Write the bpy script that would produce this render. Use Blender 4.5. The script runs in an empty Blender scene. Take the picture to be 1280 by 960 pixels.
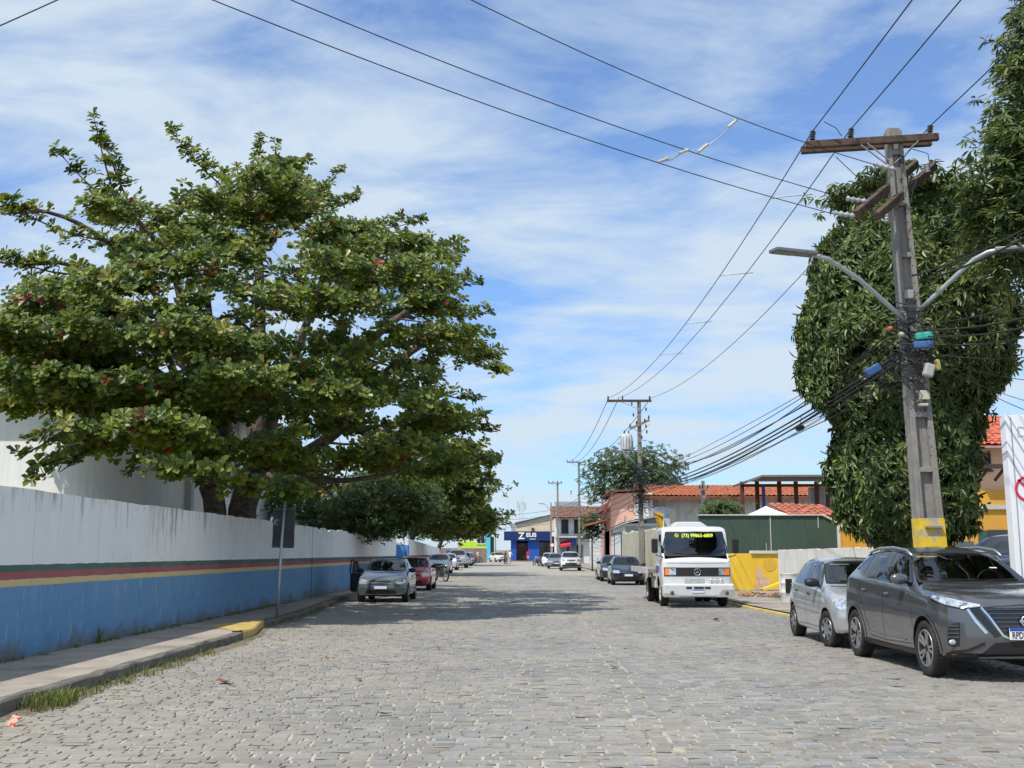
import bpy, bmesh, math, random
import numpy as np
from mathutils import Vector, Matrix
from mathutils.bvhtree import BVHTree
random.seed(7)
rng = np.random.default_rng(7)
PI = math.pi
sc = bpy.context.scene
COL = sc.collection

# ------------------------------------------------------------------ camera, sky, sun
FPX = 1370.0; CAMH = 1.58
PITCH = math.atan(211 / FPX); YAW = math.atan(17 / FPX)
cam = bpy.data.cameras.new('camera'); cam.sensor_width = 36; cam.lens = 36 * FPX / 1280
cam.clip_start = 0.1; cam.clip_end = 4000
co = bpy.data.objects.new('camera', cam); COL.objects.link(co)
co.location = (0, 0, CAMH); co.rotation_euler = (PI / 2 + PITCH, 0, YAW)
sc.camera = co
ROT = Matrix.Rotation(YAW, 3, 'Z') @ Matrix.Rotation(PI / 2 + PITCH, 3, 'X')

SUN_L = Vector((0.44, 0.46, -1.0)).normalized()      # direction the light travels
el = math.asin(-SUN_L.z); az_from = math.atan2(-SUN_L.x, -SUN_L.y)   # clockwise from +Y
sd = bpy.data.lights.new('sun', 'SUN'); sd.energy = 3.6; sd.angle = math.radians(0.5); sd.color = (1.0, 0.955, 0.88)
so = bpy.data.objects.new('sun', sd); COL.objects.link(so); so.location = (0, 0, 50)
so.rotation_euler = SUN_L.to_track_quat('-Z', 'Y').to_euler()

world = bpy.data.worlds.new('World'); sc.world = world; world.use_nodes = True
nt = world.node_tree; nt.nodes.clear()
def wn(t, **k):
    n = nt.nodes.new(t)
    for a, b in k.items(): setattr(n, a, b)
    return n
wout = wn('ShaderNodeOutputWorld'); bg = wn('ShaderNodeBackground'); bg.inputs[1].default_value = 0.15
sky = wn('ShaderNodeTexSky', sky_type='NISHITA'); sky.sun_disc = False; sky.sun_elevation = el; sky.sun_rotation = az_from
sky.air_density = 1.0; sky.dust_density = 0.5; sky.ozone_density = 2.0
tc = wn('ShaderNodeTexCoord')
sep = wn('ShaderNodeSeparateXYZ'); nt.links.new(tc.outputs['Generated'], sep.inputs[0])
def wmath(op, a, b=None, c=None):
    n = wn('ShaderNodeMath', operation=op)
    for i, x in enumerate((a, b, c)):
        if x is None: continue
        if isinstance(x, (int, float)): n.inputs[i].default_value = x
        else: nt.links.new(x, n.inputs[i])
    return n.outputs[0]
zc = wmath('ADD', wmath('MAXIMUM', sep.outputs[2], 0.0), 0.16)
cx = wmath('DIVIDE', sep.outputs[0], zc); cy = wmath('DIVIDE', sep.outputs[1], zc)
comb = wn('ShaderNodeCombineXYZ'); nt.links.new(cx, comb.inputs[0]); nt.links.new(cy, comb.inputs[1])
def wnoise(scale, detail, rough, dist, loc, sc3):
    mp = wn('ShaderNodeMapping'); nt.links.new(comb.outputs[0], mp.inputs[0])
    mp.inputs['Location'].default_value = loc; mp.inputs['Scale'].default_value = sc3
    mp.inputs['Rotation'].default_value = (0, 0, 0.45)
    n = wn('ShaderNodeTexNoise'); nt.links.new(mp.outputs[0], n.inputs[0])
    n.inputs['Scale'].default_value = scale; n.inputs['Detail'].default_value = detail
    n.inputs['Roughness'].default_value = rough; n.inputs['Distortion'].default_value = dist
    return n.outputs[0]
nA = wnoise(1.15, 6, 0.55, 0.25, (5.3, 1.9, 0), (0.85, 0.95, 1))
nB = wnoise(2.6, 9, 0.60, 0.45, (7.7, 2.2, 0), (0.68, 1.1, 1))
nsum = wmath('ADD', wmath('MULTIPLY', nA, 0.52), wmath('MULTIPLY', nB, 0.48))
ramp = wn('ShaderNodeValToRGB'); nt.links.new(nsum, ramp.inputs[0])
ramp.color_ramp.elements[0].position = 0.405; ramp.color_ramp.elements[0].color = (0.12, 0.12, 0.12, 1)
ramp.color_ramp.elements[1].position = 0.55; ramp.color_ramp.elements[1].color = (0.93, 0.93, 0.93, 1)
tint = wn('ShaderNodeMix', data_type='RGBA', blend_type='MULTIPLY'); tint.inputs[0].default_value = 1
nt.links.new(sky.outputs[0], tint.inputs[6]); tint.inputs[7].default_value = (0.50, 0.72, 0.98, 1)
mixc = wn('ShaderNodeMix', data_type='RGBA')
nt.links.new(ramp.outputs[0], mixc.inputs[0]); nt.links.new(tint.outputs[2], mixc.inputs[6])
mixc.inputs[7].default_value = (3.45, 4.05, 4.6, 1)
nt.links.new(mixc.outputs[2], bg.inputs[0]); nt.links.new(bg.outputs[0], wout.inputs[0])
sc.view_settings.view_transform = 'Standard'; sc.view_settings.look = 'None'
sc.view_settings.exposure = 0.38; sc.view_settings.gamma = 1; sc.view_settings.use_curve_mapping = False
sc.cycles.max_bounces = 6; sc.cycles.diffuse_bounces = 3; sc.cycles.glossy_bounces = 3
sc.cycles.transmission_bounces = 3; sc.cycles.transparent_max_bounces = 6
sc.cycles.use_adaptive_sampling = True; sc.cycles.adaptive_threshold = 0.02; sc.cycles.use_denoising = True

# ------------------------------------------------------------------ placing helpers
def ray(u, v):
    return (ROT @ Vector(((u - 640) / FPX, (480 - v) / FPX, -1)))
def P(u, v, Y):
    d = ray(u, v); t = Y / d.y
    return Vector((d.x * t, Y, CAMH + d.z * t))
def gz(Y): return 0.003 * max(0.0, Y - 60)

# ------------------------------------------------------------------ materials
MATS = {}
def M(name, col=(0.5, 0.5, 0.5), rough=0.7, var=0.12, vs=3.0, bump=0.0, bs=40.0, metal=0.0, spec=0.4, coat=0.0,
      col2=None, cs=1.5, cthr=(0.5, 0.6), streak=None, emit=None):
    if name in MATS: return MATS[name]
    m = bpy.data.materials.new(name); m.use_nodes = True
    t = m.node_tree; b = t.nodes['Principled BSDF']
    b.inputs['Roughness'].default_value = rough; b.inputs['Metallic'].default_value = metal
    b.inputs['Specular IOR Level'].default_value = spec; b.inputs['Coat Weight'].default_value = coat
    b.inputs['Coat Roughness'].default_value = 0.04
    L = t.links; N = t.nodes
    tcn = N.new('ShaderNodeTexCoord')
    base = N.new('ShaderNodeMix'); base.data_type = 'RGBA'
    base.inputs[6].default_value = tuple(c * (1 - var) for c in col) + (1,)
    base.inputs[7].default_value = tuple(min(1, c * (1 + var)) for c in col) + (1,)
    nz = N.new('ShaderNodeTexNoise'); nz.inputs['Scale'].default_value = vs; nz.inputs['Detail'].default_value = 5
    nz.inputs['Roughness'].default_value = 0.65
    L.new(tcn.outputs['Object'], nz.inputs[0])
    cr = N.new('ShaderNodeMapRange'); cr.inputs[1].default_value = 0.3; cr.inputs[2].default_value = 0.7
    L.new(nz.outputs[0], cr.inputs[0]); L.new(cr.outputs[0], base.inputs[0])
    out = base.outputs[2]
    if col2 is not None:
        n2 = N.new('ShaderNodeTexNoise'); n2.inputs['Scale'].default_value = cs; n2.inputs['Detail'].default_value = 8
        n2.inputs['Roughness'].default_value = 0.7
        L.new(tcn.outputs['Object'], n2.inputs[0])
        r2 = N.new('ShaderNodeMapRange'); r2.inputs[1].default_value = cthr[0]; r2.inputs[2].default_value = cthr[1]
        L.new(n2.outputs[0], r2.inputs[0])
        mx = N.new('ShaderNodeMix'); mx.data_type = 'RGBA'; L.new(r2.outputs[0], mx.inputs[0])
        L.new(out, mx.inputs[6]); mx.inputs[7].default_value = tuple(col2) + (1,)
        out = mx.outputs[2]
    if streak is not None:      # (colour, amount) vertical rain streaks
        mp = N.new('ShaderNodeMapping'); mp.inputs['Scale'].default_value = (3.0, 3.0, 0.18)
        L.new(tcn.outputs['Object'], mp.inputs[0])
        n3 = N.new('ShaderNodeTexNoise'); n3.inputs['Scale'].default_value = 2.2; n3.inputs['Detail'].default_value = 8
        n3.inputs['Roughness'].default_value = 0.7
        L.new(mp.outputs[0], n3.inputs[0])
        r3 = N.new('ShaderNodeMapRange'); r3.inputs[1].default_value = 0.5; r3.inputs[2].default_value = 0.75
        r3.inputs[4].default_value = streak[1]
        L.new(n3.outputs[0], r3.inputs[0])
        mx = N.new('ShaderNodeMix'); mx.data_type = 'RGBA'; L.new(r3.outputs[0], mx.inputs[0])
        L.new(out, mx.inputs[6]); mx.inputs[7].default_value = tuple(streak[0]) + (1,)
        out = mx.outputs[2]
    L.new(out, b.inputs['Base Color'])
    if bump > 0:
        nb = N.new('ShaderNodeTexNoise'); nb.inputs['Scale'].default_value = bs; nb.inputs['Detail'].default_value = 4
        L.new(tcn.outputs['Object'], nb.inputs[0])
        bp = N.new('ShaderNodeBump'); bp.inputs['Strength'].default_value = bump; bp.inputs['Distance'].default_value = 0.02
        L.new(nb.outputs[0], bp.inputs['Height']); L.new(bp.outputs[0], b.inputs['Normal'])
    MATS[name] = m
    return m
def paint(name, col, metal=0.35, rough=0.24):
    return M(name, col, rough=rough, var=0.03, metal=metal, coat=1.0, vs=2)
def leafmat(name, trans=0.3, rough=0.38, spec=0.5):
    if name in MATS: return MATS[name]
    m = bpy.data.materials.new(name); m.use_nodes = True; t = m.node_tree; N = t.nodes; L = t.links
    b = N['Principled BSDF']; b.inputs['Roughness'].default_value = rough; b.inputs['Specular IOR Level'].default_value = spec
    a = N.new('ShaderNodeAttribute'); a.attribute_name = 'leaf_colour'
    tr = N.new('ShaderNodeBsdfTranslucent'); mx = N.new('ShaderNodeMixShader'); mx.inputs[0].default_value = trans
    hs = N.new('ShaderNodeHueSaturation'); hs.inputs['Saturation'].default_value = 1.15; hs.inputs['Value'].default_value = 1.5
    hs.inputs['Hue'].default_value = 0.485
    L.new(a.outputs['Color'], b.inputs['Base Color']); L.new(a.outputs['Color'], hs.inputs['Color']); L.new(hs.outputs[0], tr.inputs[0])
    L.new(b.outputs[0], mx.inputs[1]); L.new(tr.outputs[0], mx.inputs[2]); L.new(mx.outputs[0], N['Material Output'].inputs[0])
    MATS[name] = m; return m
def tilemat(name, c1=(0.50, 0.16, 0.07), c2=(0.22, 0.09, 0.055)):
    return M(name, c1, rough=0.85, var=0.35, vs=9, col2=c2, cs=3.5, cthr=(0.45, 0.62), bump=0.3, bs=30)

DARK = M('dark_plastic', (0.018, 0.018, 0.019), rough=0.5, var=0.1)
BLACKG = M('gloss_black', (0.010, 0.010, 0.012), rough=0.12, var=0.0, coat=0.6)
RUB = M('tyre_rubber', (0.022, 0.021, 0.020), rough=0.85, var=0.25, vs=12, col2=(0.07, 0.06, 0.05), cs=6, cthr=(0.5, 0.75))
GLASS = M('car_glass', (0.010, 0.014, 0.016), rough=0.03, var=0.0, spec=0.45)
CHROME = M('chrome', (0.75, 0.75, 0.76), rough=0.14, metal=1.0, var=0.03)
SILV = M('alloy_silver', (0.42, 0.43, 0.44), rough=0.34, metal=0.75, var=0.08)
LAMP = M('headlamp_glass', (0.62, 0.66, 0.68), rough=0.12, metal=0.55, var=0.45, vs=22, coat=1.0, col2=(0.12, 0.13, 0.14), cs=14, cthr=(0.52, 0.62))
ORANGE = M('indicator_orange', (0.85, 0.22, 0.02), rough=0.2, var=0.1, coat=1)
REDL = M('tail_lamp_red', (0.45, 0.015, 0.02), rough=0.15, var=0.1, coat=1)
WHITEP = M('white_plate', (0.78, 0.78, 0.78), rough=0.45, var=0.03)
BLUEP = M('plate_blue', (0.02, 0.07, 0.42), rough=0.4, var=0.03)
INK = M('ink', (0.02, 0.02, 0.03), rough=0.5, var=0)
WOOD = M('weathered_wood', (0.10, 0.066, 0.048), rough=0.9, var=0.35, vs=8, bump=0.5, bs=35, col2=(0.05, 0.035, 0.03), cs=5)
CONC = M('pole_concrete', (0.26, 0.24, 0.215), rough=0.9, var=0.2, vs=6, bump=0.5, bs=50, col2=(0.16, 0.15, 0.14), cs=3, cthr=(0.52, 0.72), streak=((0.12, 0.11, 0.10), 0.7))
STEEL = M('galvanised', (0.42, 0.43, 0.44), rough=0.45, metal=0.6, var=0.12, vs=7)
WIRE = M('cable', (0.025, 0.025, 0.027), rough=0.6, var=0.1)
BARK = M('bark', (0.11, 0.085, 0.065), rough=0.95, var=0.4, vs=9, bump=0.9, bs=26, col2=(0.05, 0.04, 0.033), cs=5)

# ------------------------------------------------------------------ mesh helpers
SPLIT = {'side_window', 'window_surround', 'headlight', 'headlight_trim', 'fog_recess', 'tail_lamp', 'roof_rail', 'wiper', 'chrome_blade', 'grille_side_panel', 'arch_trim', 'sill_cladding', 'sill_strip', 'side_moulding',
         'indicator', 'mudguard', 'chassis_rail', 'fog_lamp', 'auxiliary_lamp', 'bumper_vent', 'deck_rail', 'post', 'pole', 'baluster', 'pilaster', 'shutter', 'side_stripe', 'bumper_scuff', 'antenna_panel', 'door_bar', 'insulator', 'brace', 'cable_coil', 'joint_box'}
class MB:
    def __init__(s): s.v = []; s.f = []; s.m = []; s.sm = []
    def add(s, vs, fs, mi=0, smooth=False):
        o = len(s.v); s.v += [tuple(v) for v in vs]
        for f in fs: s.f.append(tuple(i + o for i in f)); s.m.append(mi); s.sm.append(smooth)
        return s
    def box(s, c, d, mi=0, rot=None, rz=0.0, taper=1.0):
        c = Vector(c); R = rot if rot is not None else Matrix.Rotation(rz, 3, 'Z')
        vs = []
        for z in (-1, 1):
            k = taper if z > 0 else 1.0
            for x, y in ((-1, -1), (1, -1), (1, 1), (-1, 1)):
                vs.append(c + R @ Vector((x * d[0] / 2 * k, y * d[1] / 2 * k, z * d[2] / 2)))
        return s.add(vs, [(3, 2, 1, 0), (4, 5, 6, 7), (0, 1, 5, 4), (1, 2, 6, 5), (2, 3, 7, 6), (3, 0, 4, 7)], mi)
    def bar(s, a, b, w, h, mi=0, up=(0, 0, 1)):
        a = Vector(a); b = Vector(b); d = b - a; L = d.length; d = d / L
        up = Vector(up)
        if abs(d.dot(up)) > 0.98: up = Vector((0, 1, 0))
        x = d.cross(up).normalized(); z = x.cross(d)
        R = Matrix((x, d, z)).transposed()
        return s.box((a + b) / 2, (w, L, h), mi, rot=R)
    def tube(s, pts, rads, n=8, mi=0, smooth=True, cap=True):
        pts = [Vector(p) for p in pts]
        if isinstance(rads, (int, float)): rads = [rads] * len(pts)
        vs = []; ref = None
        for i, p in enumerate(pts):
            d = (pts[min(i + 1, len(pts) - 1)] - pts[max(i - 1, 0)]).normalized()
            if ref is None:
                ref = Vector((0, 0, 1)) if abs(d.z) < 0.9 else Vector((1, 0, 0))
            x = (ref - d * ref.dot(d)); x = x.normalized() if x.length > 1e-6 else d.orthogonal().normalized()
            ref = x; y = d.cross(x)
            for k in range(n):
                a = 2 * PI * k / n
                vs.append(p + (x * math.cos(a) + y * math.sin(a)) * rads[i])
        fs = []
        for i in range(len(pts) - 1):
            for k in range(n):
                k2 = (k + 1) % n
                fs.append((i * n + k, i * n + k2, (i + 1) * n + k2, (i + 1) * n + k))
        s.add(vs, fs, mi, smooth)
        if cap:
            o = len(s.v) - len(vs)
            s.f.append(tuple(o + k for k in reversed(range(n)))); s.m.append(mi); s.sm.append(False)
            e = o + (len(pts) - 1) * n
            s.f.append(tuple(e + k for k in range(n))); s.m.append(mi); s.sm.append(False)
        return s
    def cyl(s, a, b, r, n=14, mi=0, r2=None): return s.tube([a, b], [r, r if r2 is None else r2], n, mi)
    def lathe(s, prof, c=(0, 0, 0), axis='z', n=20, mi=0, smooth=True, caps=False):
        vs = []
        for r, h in prof:
            for k in range(n):
                a = 2 * PI * k / n; x, y = r * math.cos(a), r * math.sin(a)
                p = (x, y, h) if axis == 'z' else ((h, x, y) if axis == 'x' else (x, h, y))
                vs.append(Vector(p) + Vector(c))
        fs = [(i * n + k, i * n + (k + 1) % n, (i + 1) * n + (k + 1) % n, (i + 1) * n + k) for i in range(len(prof) - 1) for k in range(n)]
        s.add(vs, fs, mi, smooth)
        for idx in (0, len(prof) - 1):
            if caps and prof[idx][0] > 1e-4:
                o = len(s.v) - len(vs) + idx * n
                s.f.append(tuple(o + k for k in range(n))); s.m.append(mi); s.sm.append(False)
        return s
    def ell(s, c, r, n=12, m=8, mi=0, rot=None):
        vs = []; c = Vector(c)
        for j in range(m + 1):
            t = PI * j / m
            for k in range(n):
                a = 2 * PI * k / n
                p = Vector((r[0] * math.sin(t) * math.cos(a), r[1] * math.sin(t) * math.sin(a), r[2] * math.cos(t)))
                vs.append(c + (rot @ p if rot is not None else p))
        fs = [(j * n + k, (j + 1) * n + k, (j + 1) * n + (k + 1) % n, j * n + (k + 1) % n) for j in range(m) for k in range(n)]
        return s.add(vs, fs, mi, True)
    def prism(s, poly, o, ax, ay, depth, mi=0):      # polygon in plane (ax, ay), extruded along ax x ay
        o = Vector(o); ax = Vector(ax); ay = Vector(ay); n = ax.cross(ay).normalized() * depth
        a = [o + ax * x + ay * y for x, y in poly]; b = [p + n for p in a]; k = len(poly)
        fs = [tuple(reversed(range(k))), tuple(range(k, 2 * k))] + [(i, (i + 1) % k, k + (i + 1) % k, k + i) for i in range(k)]
        return s.add(a + b, fs, mi)
    def pieces(s):
        p = list(range(len(s.v)))
        def fd(i):
            while p[i] != i: p[i] = p[p[i]]; i = p[i]
            return i
        for f in s.f:
            r0 = fd(f[0])
            for i in f[1:]: p[fd(i)] = r0
        g = {}
        for k, f in enumerate(s.f): g.setdefault(fd(f[0]), []).append(k)
        out = []
        for ks in g.values():
            m = MB(); mp = {}
            for k in ks:
                for i in s.f[k]:
                    if i not in mp: mp[i] = len(m.v); m.v.append(s.v[i])
                m.f.append(tuple(mp[i] for i in s.f[k])); m.m.append(s.m[k]); m.sm.append(s.sm[k])
            out.append(m)
        return out
    def build(s, name, mats, parent=None, bevel=0.0, seg=2):
        if name in SPLIT:
            pc = s.pieces()
            if len(pc) > 1:
                obs = [m.build1(name, mats, parent, bevel, seg) for m in pc]
                return obs[0]
        return s.build1(name, mats, parent, bevel, seg)
    def build1(s, name, mats, parent=None, bevel=0.0, seg=2):
        me = bpy.data.meshes.new(name); me.from_pydata(s.v, [], s.f)
        if not isinstance(mats, (list, tuple)): mats = [mats]
        for m in mats: me.materials.append(m)
        me.polygons.foreach_set('material_index', s.m); me.polygons.foreach_set('use_smooth', s.sm)
        bm = bmesh.new(); bm.from_mesh(me)
        bmesh.ops.recalc_face_normals(bm, faces=bm.faces)
        if bevel > 0:
            bmesh.ops.bevel(bm, geom=[e for e in bm.edges if len(e.link_faces) == 2 and e.calc_face_angle(0) > 0.5], offset=bevel, segments=seg, profile=0.5, affect='EDGES', clamp_overlap=True)
        bm.to_mesh(me); bm.free(); me.update()
        ob = bpy.data.objects.new(name, me); COL.objects.link(ob)
        if parent is not None: ob.parent = parent
        return ob
def tag(o, label=None, cat=None, group=None, kind=None):
    if label: o['label'] = label
    if cat: o['category'] = cat
    if group: o['group'] = group
    if kind: o['kind'] = kind
    return o
def thing(name, label, cat, loc=(0, 0, 0), rz=0.0, group=None):
    o = bpy.data.objects.new(name, None); COL.objects.link(o); o.location = loc; o.rotation_euler = (0, 0, rz)
    o.empty_display_size = 0.2
    return tag(o, label, cat, group)
def mesh_np(name, V, F, mat, parent=None, colors=None, smooth=False, attr='leaf_colour'):
    V = np.asarray(V, np.float32); F = np.asarray(F, np.int32); k = F.shape[1]
    me = bpy.data.meshes.new(name)
    me.vertices.add(len(V)); me.vertices.foreach_set('co', V.ravel())
    me.loops.add(F.size); me.loops.foreach_set('vertex_index', F.ravel())
    me.polygons.add(len(F)); me.polygons.foreach_set('loop_start', np.arange(0, F.size, k, dtype=np.int32))
    me.polygons.foreach_set('use_smooth', np.full(len(F), smooth))
    me.update(calc_edges=True)
    if colors is not None:
        a = me.attributes.new(attr, 'FLOAT_COLOR', 'POINT')
        c = np.ones((len(V), 4), np.float32); c[:, :3] = colors; a.data.foreach_set('color', c.ravel())
    for m in (mat if isinstance(mat, (list, tuple)) else [mat]): me.materials.append(m)
    ob = bpy.data.objects.new(name, me); COL.objects.link(ob)
    if parent is not None: ob.parent = parent
    return ob
def text(txt, size, mat, loc, rot, parent=None, name='lettering', ext=0.004, sx=1.0, bold=0.0, align='CENTER'):
    cu = bpy.data.curves.new(name, 'FONT'); cu.body = txt; cu.size = size; cu.align_x = align; cu.align_y = 'CENTER'
    cu.extrude = ext; cu.offset = bold; cu.resolution_u = 3
    tmp = bpy.data.objects.new('tmp', cu); COL.objects.link(tmp)
    me = bpy.data.meshes.new_from_object(tmp); bpy.data.objects.remove(tmp)
    me.materials.clear(); me.materials.append(mat)
    ob = bpy.data.objects.new(name, me); COL.objects.link(ob)
    ob.location = loc; ob.rotation_euler = rot; ob.scale = (sx, 1, 1)
    if parent is not None: ob.parent = parent
    return ob
FACE_CAM = (PI / 2, 0, 0)

# ================================================================== THE SETTING
KL = [(-5.05, -2), (-5.08, 6), (-5.12, 14), (-5.16, 20.3), (-5.22, 21.6), (-5.6, 23.6), (-5.62, 28), (-5.95, 34), (-6.2, 40), (-6.7, 55), (-7.0, 70), (-7.6, 100), (-8.4, 158)]
KR = [(7.15, -2), (7.1, 10), (7.0, 18), (6.7, 25), (6.35, 32), (6.3, 45), (6.2, 60), (5.7, 90), (5.0, 120), (4.6, 158)]
def interp(poly, y):
    xs = [p[1] for p in poly]; return float(np.interp(y, xs, [p[0] for p in poly]))
def sheet(name, left, right, ys, zoff, mat, kind='structure', zf=gz):
    V = []; F = []
    for y in ys:
        a = left(y) if callable(left) else left; b = right(y) if callable(right) else right
        for k in range(5): V.append((a + (b - a) * k / 4, y, zf(y) + zoff))
    for i in range(len(ys) - 1):
        for k in range(4): q = i * 5 + k; F.append((q, q + 1, q + 6, q + 5))
    o = mesh_np(name, V, F, mat); o['kind'] = kind; return o
YS = [-30, 0, 30, 60, 100, 200, 400, 900, 2500]
earth = M('earth', (0.22, 0.19, 0.15), rough=0.95, var=0.3, vs=0.5, col2=(0.10, 0.13, 0.06), cs=0.15)
sheet('ground', -1200, 1200, YS, -0.06, earth)

# --- cobbled road: bedding sheet plus one stone per sett, rows laid across the street
bed = bpy.data.materials.new('joint_sand'); bed.use_nodes = True
t = bed.node_tree; b = t.nodes['Principled BSDF']; b.inputs['Roughness'].default_value = 0.95
tcn = t.nodes.new('ShaderNodeTexCoord')
def tn(t, scale, detail=5, rough=0.6, src=None, vec=None):
    n = t.nodes.new('ShaderNodeTexNoise'); n.inputs['Scale'].default_value = scale; n.inputs['Detail'].default_value = detail; n.inputs['Roughness'].default_value = rough
    t.links.new(vec, n.inputs[0]); return n.outputs[0]
def tmix(t, fac, a, b_):
    m = t.nodes.new('ShaderNodeMix'); m.data_type = 'RGBA'
    if isinstance(fac, float): m.inputs[0].default_value = fac
    else: t.links.new(fac, m.inputs[0])
    for i, x in ((6, a), (7, b_)):
        if isinstance(x, tuple): m.inputs[i].default_value = x + (1,)
        else: t.links.new(x, m.inputs[i])
    return m.outputs[2]
def tmap(t, x, a, b_, c=0.0, d=1.0):
    m = t.nodes.new('ShaderNodeMapRange'); t.links.new(x, m.inputs[0])
    for i, q in enumerate((a, b_, c, d)): m.inputs[i + 1].default_value = q
    return m.outputs[0]
n1 = tn(t, 2.5, vec=tcn.outputs['Object']); n2 = tn(t, 0.35, vec=tcn.outputs['Object']); n3 = tn(t, 14, vec=tcn.outputs['Object'])
c = tmix(t, tmap(t, n1, 0.42, 0.56), (0.20, 0.175, 0.135), (0.42, 0.375, 0.30))
c = tmix(t, tmap(t, n3, 0.60, 0.68, 0, 0.9), c, (0.07, 0.08, 0.035))
c = tmix(t, tmap(t, n2, 0.5, 0.7, 0, 0.5), c, (0.33, 0.26, 0.18))
t.links.new(c, b.inputs['Base Color'])
bed_o = sheet('road_bedding', lambda y: interp(KL, y) - 0.05, lambda y: interp(KR, y) + 0.05, [-8, 0, 6, 14, 20.3, 21.6, 23.6, 28, 34, 40, 48, 56, 60, 64, 70, 78], -0.007, bed)

stone = bpy.data.materials.new('sett_stone'); stone.use_nodes = True
t = stone.node_tree; b = t.nodes['Principled BSDF']; b.inputs['Roughness'].default_value = 0.62; b.inputs['Specular IOR Level'].default_value = 0.35
tcn = t.nodes.new('ShaderNodeTexCoord'); at = t.nodes.new('ShaderNodeAttribute'); at.attribute_name = 'sett_colour'
n1 = tn(t, 22, vec=tcn.outputs['Object']); n2 = tn(t, 0.28, 4, vec=tcn.outputs['Object']); n3 = tn(t, 5, 7, 0.7, vec=tcn.outputs['Object'])
c = tmix(t, tmap(t, n1, 0.3, 0.7, 0.0, 0.40), at.outputs['Color'], (0.17, 0.165, 0.155))
c = tmix(t, tmap(t, n3, 0.53, 0.66, 0, 0.6), c, (0.42, 0.375, 0.30))
sepx = t.nodes.new('ShaderNodeSeparateXYZ'); t.links.new(tcn.outputs['Object'], sepx.inputs[0])
c = tmix(t, tmap(t, sepx.outputs[0], -0.5, -4.8, 0, 0.42), c, (0.34, 0.30, 0.24))
mpt = t.nodes.new('ShaderNodeMapping'); t.links.new(tcn.outputs['Object'], mpt.inputs[0]); mpt.inputs['Scale'].default_value = (0.55, 0.035, 1)
c = tmix(t, tmap(t, tn(t, 1.6, 4, 0.55, vec=mpt.outputs[0]), 0.48, 0.66, 0, 0.38), c, (0.17, 0.165, 0.16))
n7 = tn(t, 1.3, 7, 0.7, vec=tcn.outputs['Object']); c = tmix(t, tmap(t, n7, 0.56, 0.66, 0, 0.45), c, (0.13, 0.12, 0.105))
c = tmix(t, tmap(t, n2, 0.42, 0.66, 0, 0.5), c, (0.36, 0.32, 0.255))
t.links.new(c, b.inputs['Base Color'])
bp = t.nodes.new('ShaderNodeBump'); bp.inputs['Strength'].default_value = 0.6; bp.inputs['Distance'].default_value = 0.006
nb = tn(t, 60, 4, vec=tcn.outputs['Object']); t.links.new(nb, bp.inputs['Height']); t.links.new(bp.outputs[0], b.inputs['Normal'])

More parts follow.
